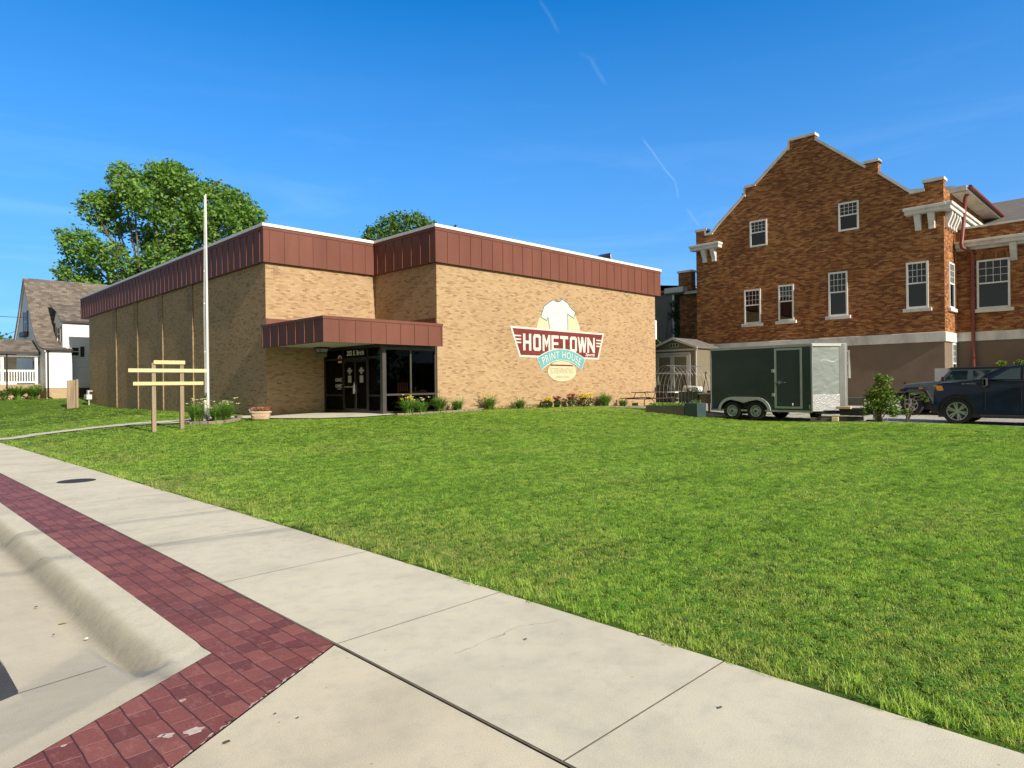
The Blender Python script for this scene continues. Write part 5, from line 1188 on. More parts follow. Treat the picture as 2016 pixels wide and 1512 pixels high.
mb = MB(); mb.box(JX-.02, JX+JW+.02, -12.86, -12.62, .80, 1.05); mb.box(JX+.3, JX+JW-.3, -12.70, -12.60, .78, 1.08); mb.build('bumper', 'black_plastic', jp, bev=.03)
mb = MB(); mb.obox((JX+.08, -14.27, 1.60), (.16, .10, .17)); mb.build('mirror', 'black_plastic', jp, bev=.02)
mb = MB(); mb.box(JX-.05, JX-.035, -13.62, -13.50, 1.235, 1.285); mb.build('side_lamp', 'amber_lamp', jp)
mb = MB(); mb.prism([(-13.66, 1.06), (-13.78, 1.04), (-13.92, .76), (-13.84, .76)], 'x', JX+.12, JX+.17); mb.build('mud_guard', 'white_plastic', jp)
mb = MB(); mb.box(JX+.25, JX+JW-.25, -16.9, -13.0, .45, .85); mb.build('underbody', 'black_plastic', jp)
mb = MB(); mb.box(JX+.17, JX+.2, -14.2, -13.95, 1.44, 1.47); mb.box(JX+.1, JX+.17, -13.02, -12.96, 1.43, 1.50); mb.build('bonnet_catch', 'black_plastic', jp)
for y in (-13.22, -16.05):
    for x_, s_ in ((JX+.12, -1), (JX+JW-.12, 1)): wheel(jp, x_, y, .63, .40, .26, .235, 'wheel_alloy', 5, 'alloy', s_)

# --- enclosed tandem trailer
pm('trailer_green', (.028, .044, .044), (.024, .038, .038), scale=.8, rough=.30, coat=.35, spec=.5)
m, nt, b, o = newmat('dented_grey'); v = pos_vec(nt)
nt.links.new(ramp(nt, noise(nt, v, 1.6, 3), [(.3, (.17, .20, .19)), (.7, (.20, .23, .22))]), b.inputs['Base Color']); b.inputs['Metallic'].default_value = .15; b.inputs['Roughness'].default_value = .42
bump(nt, b, noise(nt, v, 2.4, 1, .4, .6, (1, 1, 1.5)), .5, .05)
m, nt, b, o = newmat('stone_guard'); v = pos_vec(nt)
vo = nt.nodes.new('ShaderNodeTexVoronoi'); vo.inputs['Scale'].default_value = 22; nt.links.new(v, vo.inputs['Vector'])
nt.links.new(ramp(nt, noise(nt, v, 9, 5), [(.3, (.34, .35, .36)), (.7, (.44, .45, .46))]), b.inputs['Base Color']); b.inputs['Metallic'].default_value = .55; b.inputs['Roughness'].default_value = .42; bump(nt, b, vo.outputs['Distance'], .6, .01)
pm('trim_alu', (.46, .47, .46), (.38, .39, .38), scale=3, rough=.38, metal=.6)
pm('black_steel', (.012, .012, .013), (.020, .018, .016), scale=8, rough=.5)
pm('fresh_lumber', (.62, .48, .27), (.52, .38, .20), scale=4, rough=.75, stretch=(1, .15, 1), fine=.12)
pm('weathered_wood', (.33, .25, .165), (.20, .15, .10), scale=5, rough=.85, stretch=(1, 1, .12), fine=.2)
pm('grey_wood', (.17, .155, .13), (.11, .10, .085), scale=5, rough=.9, stretch=(.3, .3, 1), fine=.2)
TR = 7.3
tr = thing('cargo_trailer', 'dark green enclosed tandem-axle cargo trailer with silver v-shaped nose', 'trailer', (TR+1, -9.5, .15))
yb, yf, zb_, zt_ = -7.70, -11.48, .53, 2.86; TWd = 2.15
wy1, wy2, wz, wr = -8.575, -9.49, .505, .345
lower = [(yb, zb_), (yb, zt_), (yf, zt_), (yf, zb_), (-9.95, zb_)]
# side outline with the double wheel arch cut out
cut = arc(wy2, .44, .46, 10, 90, 7)[::-1]
side = [(yb, zb_), (yb, zt_), (yf, zt_), (yf, zb_), (wy2-.50, zb_)] + [(wy2+.47*math.cos(R(a)), .50+.44*math.sin(R(a))) for a in (172, 155, 135, 112, 90, 70)] + [(wy1+.47*math.cos(R(a)), .50+.44*math.sin(R(a))) for a in (110, 90, 68, 45, 25, 8)] + [(wy1+.50, zb_)]
mb = MB(); mb.prism(side, 'x', TR, TR+.04); mb.prism(side, 'x', TR+TWd-.04, TR+TWd); mb.box(TR+.04, TR+TWd-.04, yb-.03, yb, zb_, zt_)
tb = mb.build('side_panel', 'trailer_green', tr)
mb = MB(); mb.box(TR+.03, TR+TWd-.03, yf, yb, zt_, zt_+.03); mb.build('roof', 'white_coping', tr)
mb = MB(); mb.box(TR+.10, TR+TWd-.10, yf, yb, .60, .66); mb.box(TR+.3, TR+TWd-.3, yf, yb-.1, .47, .60); mb.build('floor', 'black_steel', tr)
mb = MB(); mb.box(TR+.22, TR+TWd-.22, wy2-.5, wy1+.5, .66, 1.02); mb.build('wheel_well', 'black_steel', tr)
# v nose
NT = (TR+TWd/2, -12.22)
mb = MB(); mb.add([(TR+.06, yf, 1.10), NT+(1.10,), NT+(2.80,), (TR+.06, yf, 2.80), (TR+TWd-.06, yf, 1.10), (TR+TWd-.06, yf, 2.80)], [(0, 3, 2, 1), (4, 1, 2, 5)]); mb.build('nose_panel', 'dented_grey', tr)
mb = MB(); mb.add([(TR+.055, yf-.008, .53), (NT[0]-.008, NT[1]-.008, .53), (NT[0]-.008, NT[1]-.008, 1.12), (TR+.055, yf-.008, 1.12), (TR+TWd-.055, yf-.008, .53), (TR+TWd-.055, yf-.008, 1.12)], [(0, 3, 2, 1), (4, 1, 2, 5)]); mb.build('stone_guard', 'stone_guard', tr)
mb = MB()
mb.box(TR-.02, TR+.06, yf-.02, yb+.01, 2.79, 2.885); mb.box(TR-.012, TR+.05, yf, yb+.01, .49, .56)
mb.beam((TR+.0, yf-.02, .53), (TR+.0, yf-.02, 2.86), .05); mb.beam((TR, yb, .53), (TR, yb, 2.86), .04)
mb.beam((TR+.01, yf-.01, 2.84), (NT[0], NT[1]-.02, 2.84), .04, .10); mb.beam((TR+TWd, yf, 2.84), (NT[0], NT[1]-.02, 2.84), .04, .10)
mb.build('trim', 'trim_alu', tr)
mb = MB(); mb.prism([(NT[0]-.19, NT[1]+.14), (NT[0]+.19, NT[1]+.14), (NT[0]+.10, NT[1]-.055), (NT[0]-.10, NT[1]-.055)], 'z', .62, 2.88); mb.build('nose_cap', 'trim_alu', tr, bev=.02)
mb = MB(); mb.add([(TR, yf, 2.875), (TR+TWd, yf, 2.875), (NT[0], NT[1], 2.875)], [(0, 2, 1)]); mb.build('nose_roof', 'white_coping', tr)
# fender
mb = MB()
fo = [(wy2+(.56)*math.cos(R(a)), .52+.50*math.sin(R(a))) for a in (178, 165, 150, 132, 115, 100, 90)] + [(wy1+.56*math.cos(R(a)), .52+.50*math.sin(R(a))) for a in (90, 80, 65, 48, 30, 15, 2)]
fi = [(wy2+(.46)*math.cos(R(a)), .50+.42*math.sin(R(a))) for a in (178, 165, 150, 132, 115, 95, 62)] + [(wy1+.46*math.cos(R(a)), .50+.42*math.sin(R(a))) for a in (118, 85, 65, 48, 30, 15, 2)]
for i in range(len(fo)-1):
    mb.add([(TR-.06, *fo[i]), (TR-.06, *fo[i+1]), (TR-.06, *fi[i+1]), (TR-.06, *fi[i]), (TR+.0, *fo[i]), (TR+.0, *fo[i+1])], [(0, 1, 2, 3), (4, 5, 1, 0)])
mid = [(wy2+.46*math.cos(R(62)), .50+.42*math.sin(R(62))), (wy1+.46*math.cos(R(118)), .50+.42*math.sin(R(118)))]
mb.add([(TR-.058, wy2+.02, 1.0), (TR-.058, wy1-.02, 1.0), (TR-.058, *mid[1]), (TR-.058, (wy1+wy2)/2, .80), (TR-.058, *mid[0])], [(0, 1, 2, 3, 4)])
mb.build('fender', 'wheel_white', tr)
# side door
mb = MB(); da, db = -11.17, -10.19
mb.box(TR-.022, TR, da, da+.07, .62, 2.76); mb.box(TR-.022, TR, db-.07, db, .62, 2.76); mb.box(TR-.022, TR, da+.07, db-.07, 2.69, 2.76); mb.box(TR-.022, TR, da+.07, db-.07, .62, .69); fr = mb.build('door_frame', 'trim_alu', tr)
mb = MB(); mb.box(TR-.015, TR-.002, da+.075, db-.075, .695, 2.685); dr = mb.build('door', 'trailer_green', tr, bev=.006)
mb = MB(); mb.box(TR-.05, TR-.015, db-.30, db-.0, 1.53, 1.56); mb.obox((TR-.04, db-.19, 1.545), (.03, .12, .10), rx=R(45)); mb.lathe([(.05, 0), (.05, -.03)], (TR-.03, db-.19, 1.545), 'x', 12); mb.tube([(TR-.04, db-.35, 1.54), (TR-.06, db-.45, 1.54)], .015, 6); mb.build('latch', 'chrome', dr)
for z in (1.10, 1.96): MB().box(TR-.04, TR, db+.0, db+.10, z-.06, z+.06).build('hinge', 'trim_alu', fr, bev=.01)
mb = MB(); mb.tube([(TR-.02, da+.33, .80), (TR-.04, da+.33, .77), (TR-.02, da+.33, .73)], .014, 6); mb.build('hook', 'white_plastic', dr)
MB().box(TR-.012, TR, -11.41, -11.33, 1.15, 1.18).build('side_marker', 'red_lamp', tr)
MB().box(TR-.014, TR, -11.44, -11.40, .62, .76).build('reflector', 'trim_alu', tr)
for y in (wy1, wy2):
    for x_, s_ in ((TR+.06, -1), (TR+TWd-.06, 1)): wheel(tr, x_, y, wz, wr, .205, .205, 'wheel_white', 0, 'trailer', s_)
mb = MB(); mb.lathe([(.16, -.09), (.34, -.09), (.34, .09), (.16, .09)], (TR+1.1, -11.2, .52), 'y', 24); mb.build('spare_wheel', 'tyre_rubber', tr, smooth='auto')
mb = MB(); mb.box(TR+.3, TR+.5, wy2+.1, wy1-.1, .38, .46); mb.tube([(TR+.1, wy1, wz), (TR+TWd-.1, wy1, wz)], .04, 8); mb.tube([(TR+.1, wy2, wz), (TR+TWd-.1, wy2, wz)], .04, 8); mb.build('axle', 'black_steel', tr)
# drawbar, jack, chains
mb = MB(); mb.beam((TR+.35, -11.5, .50), (TR+1.05, -13.55, .50), .08, .13); mb.beam((TR+TWd-.35, -11.5, .50), (TR+1.10, -13.55, .50), .08, .13); mb.box(TR+.5, TR+1.6, -12.95, -12.2, .58, .62); mb.box(TR+1.0, TR+1.15, -13.75, -13.4, .46, .58); mb.box(TR+.45, TR+1.6, -12.98, -12.25, .40, .585); mb.beam((TR+.30, -11.6, .30), (TR+.62, -12.95, .30), .10, .13); db_ = mb.build('drawbar', 'black_steel', tr)
mb = MB(); mb.tube([(TR+.85, -13.2, .26), (TR+.85, -13.2, 1.02)], .03, 8); mb.tube([(TR+.85, -13.2, .98), (TR+.70, -13.2, .98), (TR+.66, -13.2, 1.08)], .013, 6); mb.box(TR+.72, TR+.98, -13.32, -13.08, .235, .26); mb.build('jack', 'trim_alu', db_)
mb = MB()
for s_ in (0, .10):
    for i in range(9):
        t_ = i/8; p = Vector((TR+.90+s_, -13.5+.12*t_-s_, .48-.28*math.sin(t_*PI*.9))); a = (i % 2)*PI/2
        mb.tube([p+Vector((.016*math.cos(q)*math.cos(a), .016*math.cos(q)*math.sin(a), .028*math.sin(q))) for q in [k*PI/3 for k in range(7)]], .005, 4, caps=False)
mb.build('chain', 'chrome', db_)
# the timber it rests on
for nm, lb, c, s_, rz, mt in (
    ('wood_block', 'pale offcut of lumber lying on top of the trailer drawbar', (TR+.45, -12.38, .665), (.18, .46, .085), .08, 'fresh_lumber'),
    ('wood_block', 'pale square wood block standing in the grass under the trailer tongue', (TR+.30, -12.15, None), (.20, .20, .17), .2, 'fresh_lumber'),
    ('wood_block', 'dark sleeper block under the foot of the trailer jack', (TR+.85, -13.2, None), (.30, .42, .07), 0, 'black_steel'),
    ('wood_block', 'dark stained beam lying in the grass under the trailer nose', (TR+.35, -11.7, None), (.16, .75, .14), .1, 'grey_wood')):
    z = c[2] if c[2] else gz(c[0], c[1])+s_[2]/2
    mb = MB(); mb.obox((c[0], c[1], z), s_, rz); tag(mb.build(nm, mt, bev=.008), lb, 'wood block')
# ---------------------------------------------------------------- posts, pole, beds
pm('new_board', (.66, .54, .30), (.56, .44, .22), scale=3, rough=.7, stretch=(.12, 1, 1), fine=.1)
pm('pole_grey', (.62, .63, .62), (.54, .55, .55), scale=2, rough=.45, metal=.2)
pm('soil', (.06, .042, .028), (.04, .028, .018), scale=9, rough=.95, fine=.3)
pm('edge_stone', (.26, .22, .17), (.16, .13, .10), scale=6, rough=.9, fine=.2)
pm('terracotta', (.55, .40, .29), (.48, .34, .24), scale=4, rough=.7, fine=.05)
pm('iron', (.05, .045, .04), (.08, .06, .05), scale=30, rough=.6, metal=.4)
pm('dark_brown_paint', (.055, .030, .022), (.04, .022, .016), scale=4, rough=.6)
pm('galv_teal', (.045, .075, .08), (.03, .055, .06), scale=3, rough=.5)
lam('lily_leaf', (.14, .26, .045), trans=.3, var=.4); lam('shrub_leaf', (.10, .17, .035), trans=.3, var=.45); lam('bush_leaf', (.12, .20, .035), vein=(.30, .30, .07), trans=.35, var=.4)
lam('dark_leaf', (.05, .095, .025), trans=.25, var=.4)
pm('petal_yellow', (.86, .70, .10), (.80, .60, .05), scale=30, rough=.7); pm('petal_cream', (.80, .76, .45), rough=.7); pm('petal_red', (.36, .045, .04), (.26, .03, .03), scale=30, rough=.7)
pm('petal_pink', (.70, .27, .20), (.55, .12, .10), scale=25, rough=.7); pm('petal_white', (.75, .74, .68), rough=.7); pm('twig', (.10, .08, .06), rough=.9)
t = thing('sign_frame', 'empty wooden sign frame of two posts and three pale crossboards on the lawn', 'sign frame', (-9, 2.4, .2))
for x in (-9.455, -8.615):
    mb = MB(); zb = gz(x, 2.4)-.1; mb.box(x-.06, x+.06, 2.40, 2.52, zb, 1.35 if False else 2.40); mb.build('post', 'weathered_wood', t, bev=.008)
for xa, xb, za, zc in ((-9.47, -8.53, 2.36, 2.48), (-10.19, -7.84, 2.10, 2.215), (-10.06, -7.96, 1.69, 1.80)):
    mb = MB(); mb.box(xa, xb, 2.355, 2.397, za, zc); mb.build('board', 'new_board', t, bev=.004)

t = thing('flagpole', 'tall slender grey flagpole without a flag rising from the round lily bed', 'flagpole', (-6.82, 5.08, .35))
mb = MB(); mb.tube([(-6.82, 5.08, .25), (-6.82, 5.08, 4.5), (-6.82, 5.08, 8.80)], [.058, .050, .030], 14); mb.build('pole', 'pole_grey', t, smooth='auto')
mb = MB(); mb.tube([(-6.90, 5.05, 1.3), (-6.915, 5.05, 4.5), (-6.865, 5.06, 8.75)], .006, 4); mb.tube([(-6.93, 5.05, 1.3), (-6.945, 5.05, 4.5), (-6.875, 5.06, 8.75)], .005, 4); mb.build('halyard', 'white_plastic', t)
mb = MB(); mb.box(-6.93, -6.88, 5.0, 5.06, 1.25, 1.40); mb.build('cleat', 'iron', t)
for z in (2.9, 4.7, 5.9): MB().box(-6.93, -6.905, 5.03, 5.07, z, z+.05).build('snap_hook', 'white_plastic', t)
# statuette by the pole
mb = MB(); zz = gz(-7.0, 4.9)
mb.lathe([(.10, 0), (.11, .10), (.07, .28), (.09, .45), (.07, .56), (.035, .62), (.06, .70), (.055, .76), (.01, .80)], (-7.03, 4.78, zz), n=12); mb.obox((-7.10, 4.70, zz+.52), (.03, .12, .22), rx=.5); mb.obox((-6.93, 4.85, zz+.55), (.03, .12, .2), rx=-.6)
tag(mb.build('garden_statue', 'white_stone', smooth='auto'), 'small pale weathered garden statue in the lilies at the foot of the flagpole', 'statue')

def arching(mb, x, y, z, n, h, spread, w, rnd, seg=5):
    for i in range(n):
        az = rnd.random()*2*PI; hh = h*rnd.uniform(.6, 1.1); sp = spread*rnd.uniform(.35, 1.1); x0 = x+rnd.uniform(-.12, .12); y0 = y+rnd.uniform(-.12, .12)
        dx, dy = math.cos(az), math.sin(az); px, py = -dy, dx; ww = w*rnd.uniform(.7, 1.2); pts = []
        for k in range(seg+1):
            t_ = k/seg; r_ = sp*(t_**1.3); zz = hh*(1.7*t_-1.05*t_*t_) if sp > spread*.6 else hh*(1.25*t_-.3*t_*t_); q = ww*(1-t_)**.6/2+.001
            pts += [(x0+dx*r_-px*q, y0+dy*r_-py*q, z+zz), (x0+dx*r_+px*q, y0+dy*r_+py*q, z+zz)]
        mb.add(pts, [(2*k, 2*k+1, 2*k+3, 2*k+2) for k in range(seg)])
def flower(mb, x, y, z, r_, rnd):
    for k in range(6):
        a = k*PI/3+rnd.random(); mb.add([(x, y, z), (x+math.cos(a-.3)*r_*.6, y+math.sin(a-.3)*r_*.6, z+r_*.5), (x+math.cos(a)*r_, y+math.sin(a)*r_, z+r_*.55), (x+math.cos(a+.3)*r_*.6, y+math.sin(a+.3)*r_*.6, z+r_*.5)], [(0, 1, 2, 3)])
def leaves(mb, c, rad, n, s_, rnd, squash=1.0, shell_=.5):
    for i in range(n):
        d = Vector((rnd.gauss(0, 1), rnd.gauss(0, 1), rnd.gauss(0, 1))).normalized(); r_ = shell_+(1-shell_)*rnd.random(); p = Vector(c)+Vector((d.x*rad[0], d.y*rad[1], d.z*rad[2]*squash))*r_
        u = Vector((rnd.gauss(0, 1), rnd.gauss(0, 1), rnd.gauss(0, .6))).normalized(); v_ = u.cross(Vector((rnd.gauss(0, 1), rnd.gauss(0, 1), rnd.gauss(0, 1)))).normalized(); q = s_*rnd.uniform(.6, 1.3)
        mb.add([p-u*q, p+v_*q*.45, p+u*q, p-v_*q*.45], [(0, 1, 2, 3)])
R6 = random.Random(11)
def lily(label, x, y, n, h, sp, fl=0, petal='petal_yellow', group=None, cat='plant', w=.022, leaf='lily_leaf', name='daylily'):
    z = gz(x, y); t = thing(name, label, cat, (x, y, z), group); mb = MB(); arching(mb, x, y, z-.01, int(n*1.5), h*1.35, sp*1.12, w, R6); mb.build('foliage', leaf, t)
    if fl:
        mb = MB()
        for i in range(fl):
            a = R6.random()*2*PI; r_ = sp*.75*math.sqrt(R6.random()); flower(mb, x+r_*math.cos(a), y+r_*math.sin(a), z+h*R6.uniform(.95, 1.4), .075, R6)
        mb.build('flowers', petal, t)
        mb = MB()
        for v_ in range(min(fl, 8)):
            a = R6.random()*2*PI; r_ = sp*.6*R6.random(); mb.tube([(x, y, z), (x+r_*math.cos(a), y+r_*math.sin(a), z+h*.95)], .005, 4)
        mb.build('stalk', 'lily_leaf', t)
    return t
lily('bushy daylily with cream buds in the round bed, left of the flagpole', -7.35, 4.75, 260, .62, .62, 16, 'petal_cream', 'daylilies in the flagpole bed')
lily('bushy daylily with cream buds in the round bed, right of the flagpole', -6.45, 4.35, 260, .60, .60, 14, 'petal_cream', 'daylilies in the flagpole bed')
lily('dense green daylily at the front of the round flagpole bed', -6.85, 4.15, 220, .52, .55, 6, 'petal_cream', 'daylilies in the flagpole bed')
# curved stone edging of that bed
def edging(name, label, pts, w, h, n):
    t = thing(name, label, 'edging', (pts[0][0], pts[0][1], gz(*pts[0]))); 
    L_ = [0]
    for a, b_ in zip(pts[:-1], pts[1:]): L_.append(L_[-1]+math.hypot(b_[0]-a[0], b_[1]-a[1]))
    def at_(s_):
        for i in range(len(pts)-1):
            if s_ <= L_[i+1]: k = (s_-L_[i])/(L_[i+1]-L_[i]); return pts[i][0]+(pts[i+1][0]-pts[i][0])*k, pts[i][1]+(pts[i+1][1]-pts[i][1])*k, math.atan2(pts[i+1][1]-pts[i][1], pts[i+1][0]-pts[i][0])
        return (*pts[-1], 0)
    for i in range(n):
        x, y, a = at_(L_[-1]*(i+.5)/n); z = gz(x, y); mb = MB(); mb.obox((x, y, z+h/2-.02), (L_[-1]/n*.95, w, h*R6.uniform(.85, 1.1)), a+R6.uniform(-.05, .05)); mb.build('stone', 'edge_stone', t, bev=.012)
    return t
edging('stone_edging', 'curved low stone edging around the front of the flagpole lily bed', [(-7.95, 4.55), (-7.85, 3.85), (-7.45, 3.45), (-6.85, 3.35), (-6.3, 3.65), (-5.95, 4.3), (-5.85, 4.9)], .14, .13, 15)
mb = MB(); mb.add([(x, y, gz(x, y)+.035) for x, y in ((-7.9, 4.5), (-7.75, 3.9), (-7.4, 3.55), (-6.85, 3.45), (-6.35, 3.75), (-6.05, 4.4), (-6.0, 5.1), (-6.6, 5.7), (-7.4, 5.5))], [tuple(range(9))]); tag(mb.build('flower_bed', 'soil'), kind='structure')
edging('stone_edging', 'low straight stone edging under the shop window flower bed', [(-2.3, -.55), (-1.6, -.85), (-.6, -1.0), (.5, -1.02), (1.4, -.8), (2.0, -.4)], .10, .09, 16)
mb = MB(); mb.add([(x, y, gz(x, y)+.03) for x, y in ((-2.25, -.5), (-1.6, -.78), (-.6, -.92), (.5, -.94), (1.4, -.72), (4, -.45), (9, -.45), (12.5, -.4), (12.5, .07), (-2.25, .07))], [tuple(range(10))]); tag(mb.build('flower_bed', 'soil'), kind='structure')
G_ = 'daylilies in the bed along the front wall'
lily('daylily clump with yellow and cream flowers right of the shop corner post', -1.75, -.50, 200, .50, .50, 13, 'petal_yellow', G_)
lily('pale yellow-flowered daylily clump below the right shop window', -1.15, -.45, 150, .42, .42, 8, 'petal_cream', G_)
lily('dark green daylily clump in front of the right window edge', -.30, -.50, 210, .50, .48, 2, 'petal_yellow', G_)
lily('variegated pale-leaved clump at the corner where window meets brick', .62, -.50, 130, .42, .46, 4, 'petal_cream', G_)
lily('yellow-tipped daylily clump alone against the brick below the mural left end', 2.45, -.38, 180, .48, .46, 9, 'petal_yellow', G_)
lily('wispy green grassy clump against the brick left of the mural', 4.25, -.35, 120, .40, .42, 0, '', G_)
lily('large arching green daylily at the foot of the wall near the picnic table', 10.2, -.40, 260, .55, .62, 0, '', G_)
lily('low yellow-green groundcover tuft just left of the picnic table', 11.6, -.45, 140, .30, .35, 6, 'petal_yellow', G_, leaf='bush_leaf')
mb = MB()
for i in range(14): leaves(mb, (2.9+i*.19, -.30, gz(3, -.3)+.06), (.14, .12, .09), 26, .035, R6)
tag(mb.build('ground_cover', 'shrub_leaf'), kind='stuff')
def potplant(label, x, y, h, r_, petal, n=40):
    z = gz(x, y); t = thing('flowering_plant', label, 'flowers', (x, y, z), 'bedding flowers below the mural'); mb = MB(); leaves(mb, (x, y, z+h*.42), (r_, r_*.7, h*.45), 260, .06, R6); mb.build('foliage', 'dark_leaf', t)
    mb = MB()
    for i in range(n):
        a = R6.random()*2*PI; q = r_*math.sqrt(R6.random()); flower(mb, x+q*math.cos(a), y+.7*q*math.sin(a), z+h*R6.uniform(.68, 1.05), .085, R6)
    mb.build('flowers', petal, t)
potplant('yellow marigold clump under the left side of the mural', 5.98, -.38, .42, .28, 'petal_yellow')
potplant('deep red flower clump, left of the two red ones below the mural', 6.62, -.38, .45, .20, 'petal_red', 34)
potplant('taller deep red flower clump between the red and the big yellow clumps', 7.62, -.38, .55, .24, 'petal_red', 40)
potplant('large bright yellow flower clump directly below the oval of the mural', 8.75, -.38, .58, .46, 'petal_yellow', 80)
mb = MB(); z = gz(11.1, -.4); mb.lathe([(.05, 0), (.055, .18), (.03, .24), (.045, .30), (.01, .34)], (11.1, -.42, z), n=10); tag(mb.build('garden_ornament', 'iron', smooth='auto'), 'tiny dark garden ornament standing right of the arching lily', 'ornament')

# trough planter
t = thing('trough_planter', 'pale terracotta trough planter with swag relief full of pink flowers beside the path', 'planter', (-5.85, 3.0, gz(-5.85, 3.0)+.03))
z = gz(-5.8, 2.95)+.035; c = Vector((-5.78, 2.92, z)); rz = R(-44.8)+.05
def lp(u, v_, w): return c+Vector((u*math.cos(rz)-v_*math.sin(rz), u*math.sin(rz)+v_*math.cos(rz), w))
mb = MB(); n = 20
def ringp(a, b_, w, p=3.0):
    out = []
    for i in range(n):
        q = 2*PI*i/n; cu, su = math.cos(q), math.sin(q); out.append(lp(a*math.copysign(abs(cu)**(2/p), cu), b_*math.copysign(abs(su)**(2/p), su), w))
    return out
rings = [ringp(.30, .15, 0), ringp(.315, .16, .02), ringp(.35, .185, .22), ringp(.385, .21, .235), ringp(.385, .21, .29), ringp(.35, .18, .29), ringp(.34, .17, .23)]
mb.add([p for r_ in rings for p in r_], [(i*n+k, i*n+(k+1) % n, (i+1)*n+(k+1) % n, (i+1)*n+k) for i in range(len(rings)-1) for k in range(n)]+[tuple(range(n-1, -1, -1))]); mb.build('trough', 'terracotta', t, smooth='auto')
mb = MB(); mb.add(ringp(.345, .175, .24), [tuple(range(n))]); mb.build('soil', 'soil', t)
mb = MB()
for s_ in (-1, 1): mb.tube([lp(s_*.02+s_*.22*k/6, -.168-.012*(.15-.02*math.sin(PI*k/6)), .16-.06*math.sin(PI*k/6)) for k in range(7)], .011, 5)
mb.build('relief', 'terracotta', t, smooth='auto')
mb = MB(); leaves(mb, lp(0, 0, .32), (.32, .2, .07), 120, .03, R6); mb.build('foliage', 'shrub_leaf', t)
mb = MB()
for i in range(60): q = lp(R6.uniform(-.33, .33), R6.uniform(-.15, .15), R6.uniform(.31, .42)); flower(mb, q.x, q.y, q.z, .05, R6)
mb.build('flowers', 'petal_pink', t)
mb = MB()
for i in range(12): q = lp(R6.uniform(-.42, -.30), R6.uniform(-.1, .1), R6.uniform(.28, .40)); flower(mb, q.x, q.y, q.z, .035, R6)
mb.build('flowers', 'petal_white', t)

# gas meter, fence stub, manhole
t = thing('gas_meter', 'grey gas meter with pipes at the far left corner of the shop', 'gas meter', (-5.25, 30.0, .6)); zz = .60
mb = MB(); mb.box(-5.42, -5.10, 29.6, 30.3, zz+.30, zz+.62); mb.lathe([(.16, -.08), (.18, 0), (.16, .08)], (-5.26, 29.95, zz+.46), 'x', 16); mb.build('meter', 'pole_grey', t, bev=.03)
mb = MB(); mb.tube([(-5.26, 29.7, zz-.1), (-5.26, 29.7, zz+.9), (-5.26, 30.15, zz+.9), (-5.26, 30.15, zz+.5)], .03, 8); mb.tube([(-5.26, 30.2, zz+.85), (-4.95, 30.2, zz+.85)], .03, 8); mb.build('pipe', 'pole_grey', t)
mb = MB(); mb.lathe([(.10, -.04), (.13, 0), (.10, .04)], (-5.30, 29.72, zz+.72), 'x', 12); mb.build('regulator', 'pole_grey', t)
mb = MB(); mb.lathe([(.03, -.01), (.16, .0), (.16, .012)], (-5.3, 29.0, gz(-5.3, 29.0)+.02), n=14)
t = thing('fence_panel', 'short weathered wooden fence panel between the white house and the shop', 'fence', (-6.4, 28.9, .75))
zz = gz(-6.5, 29)-.1
for i in range(5): x = -6.62+i*.095; MB().box(x, x+.088, 28.98, 29.0, zz, 2.14+.012*i).build('board', 'weathered_wood', t)
MB().box(-6.13, -6.01, 28.90, 29.03, zz, 2.22).build('post', 'weathered_wood', t)
mb = MB(); x, y = -13.38, -6.45; z = z_s(y)
mb.lathe([(.01, .006), (.30, .006), (.30, -.02)], (x, y, z), n=40, closed=False); mh = mb.build('manhole_cover', 'iron'); tag(mh, 'round dark iron manhole cover set in the concrete sidewalk', 'manhole cover')
mb = MB()
for i in range(11):
    u = -.25+.05*i; h_ = math.sqrt(max(0, .27**2-u*u)); mb.box(x+u-.008, x+u+.008, y-h_, y+h_, z+.006, z+.010)
mb.build('tread', 'iron', mh)
# leaves, chips and twigs lying about
def bits(name, label, cat, lst, mat, h=.006):
    for i, (x, y, z, s_, a) in enumerate(lst):
        mb = MB(); k = 7; mb.add([(x+s_*math.cos(a+2*PI*q/k)*R6.uniform(.6, 1.1), y+s_*.6*math.sin(a+2*PI*q/k)*R6.uniform(.6, 1.1), z+h*(q % 2)) for q in range(k)]+[(x, y, z+h*1.6)], [(q, (q+1) % k, k) for q in range(k)])
        o = mb.build(name, mat); tag(o, label if isinstance(label, str) else label[i], cat, group=None)
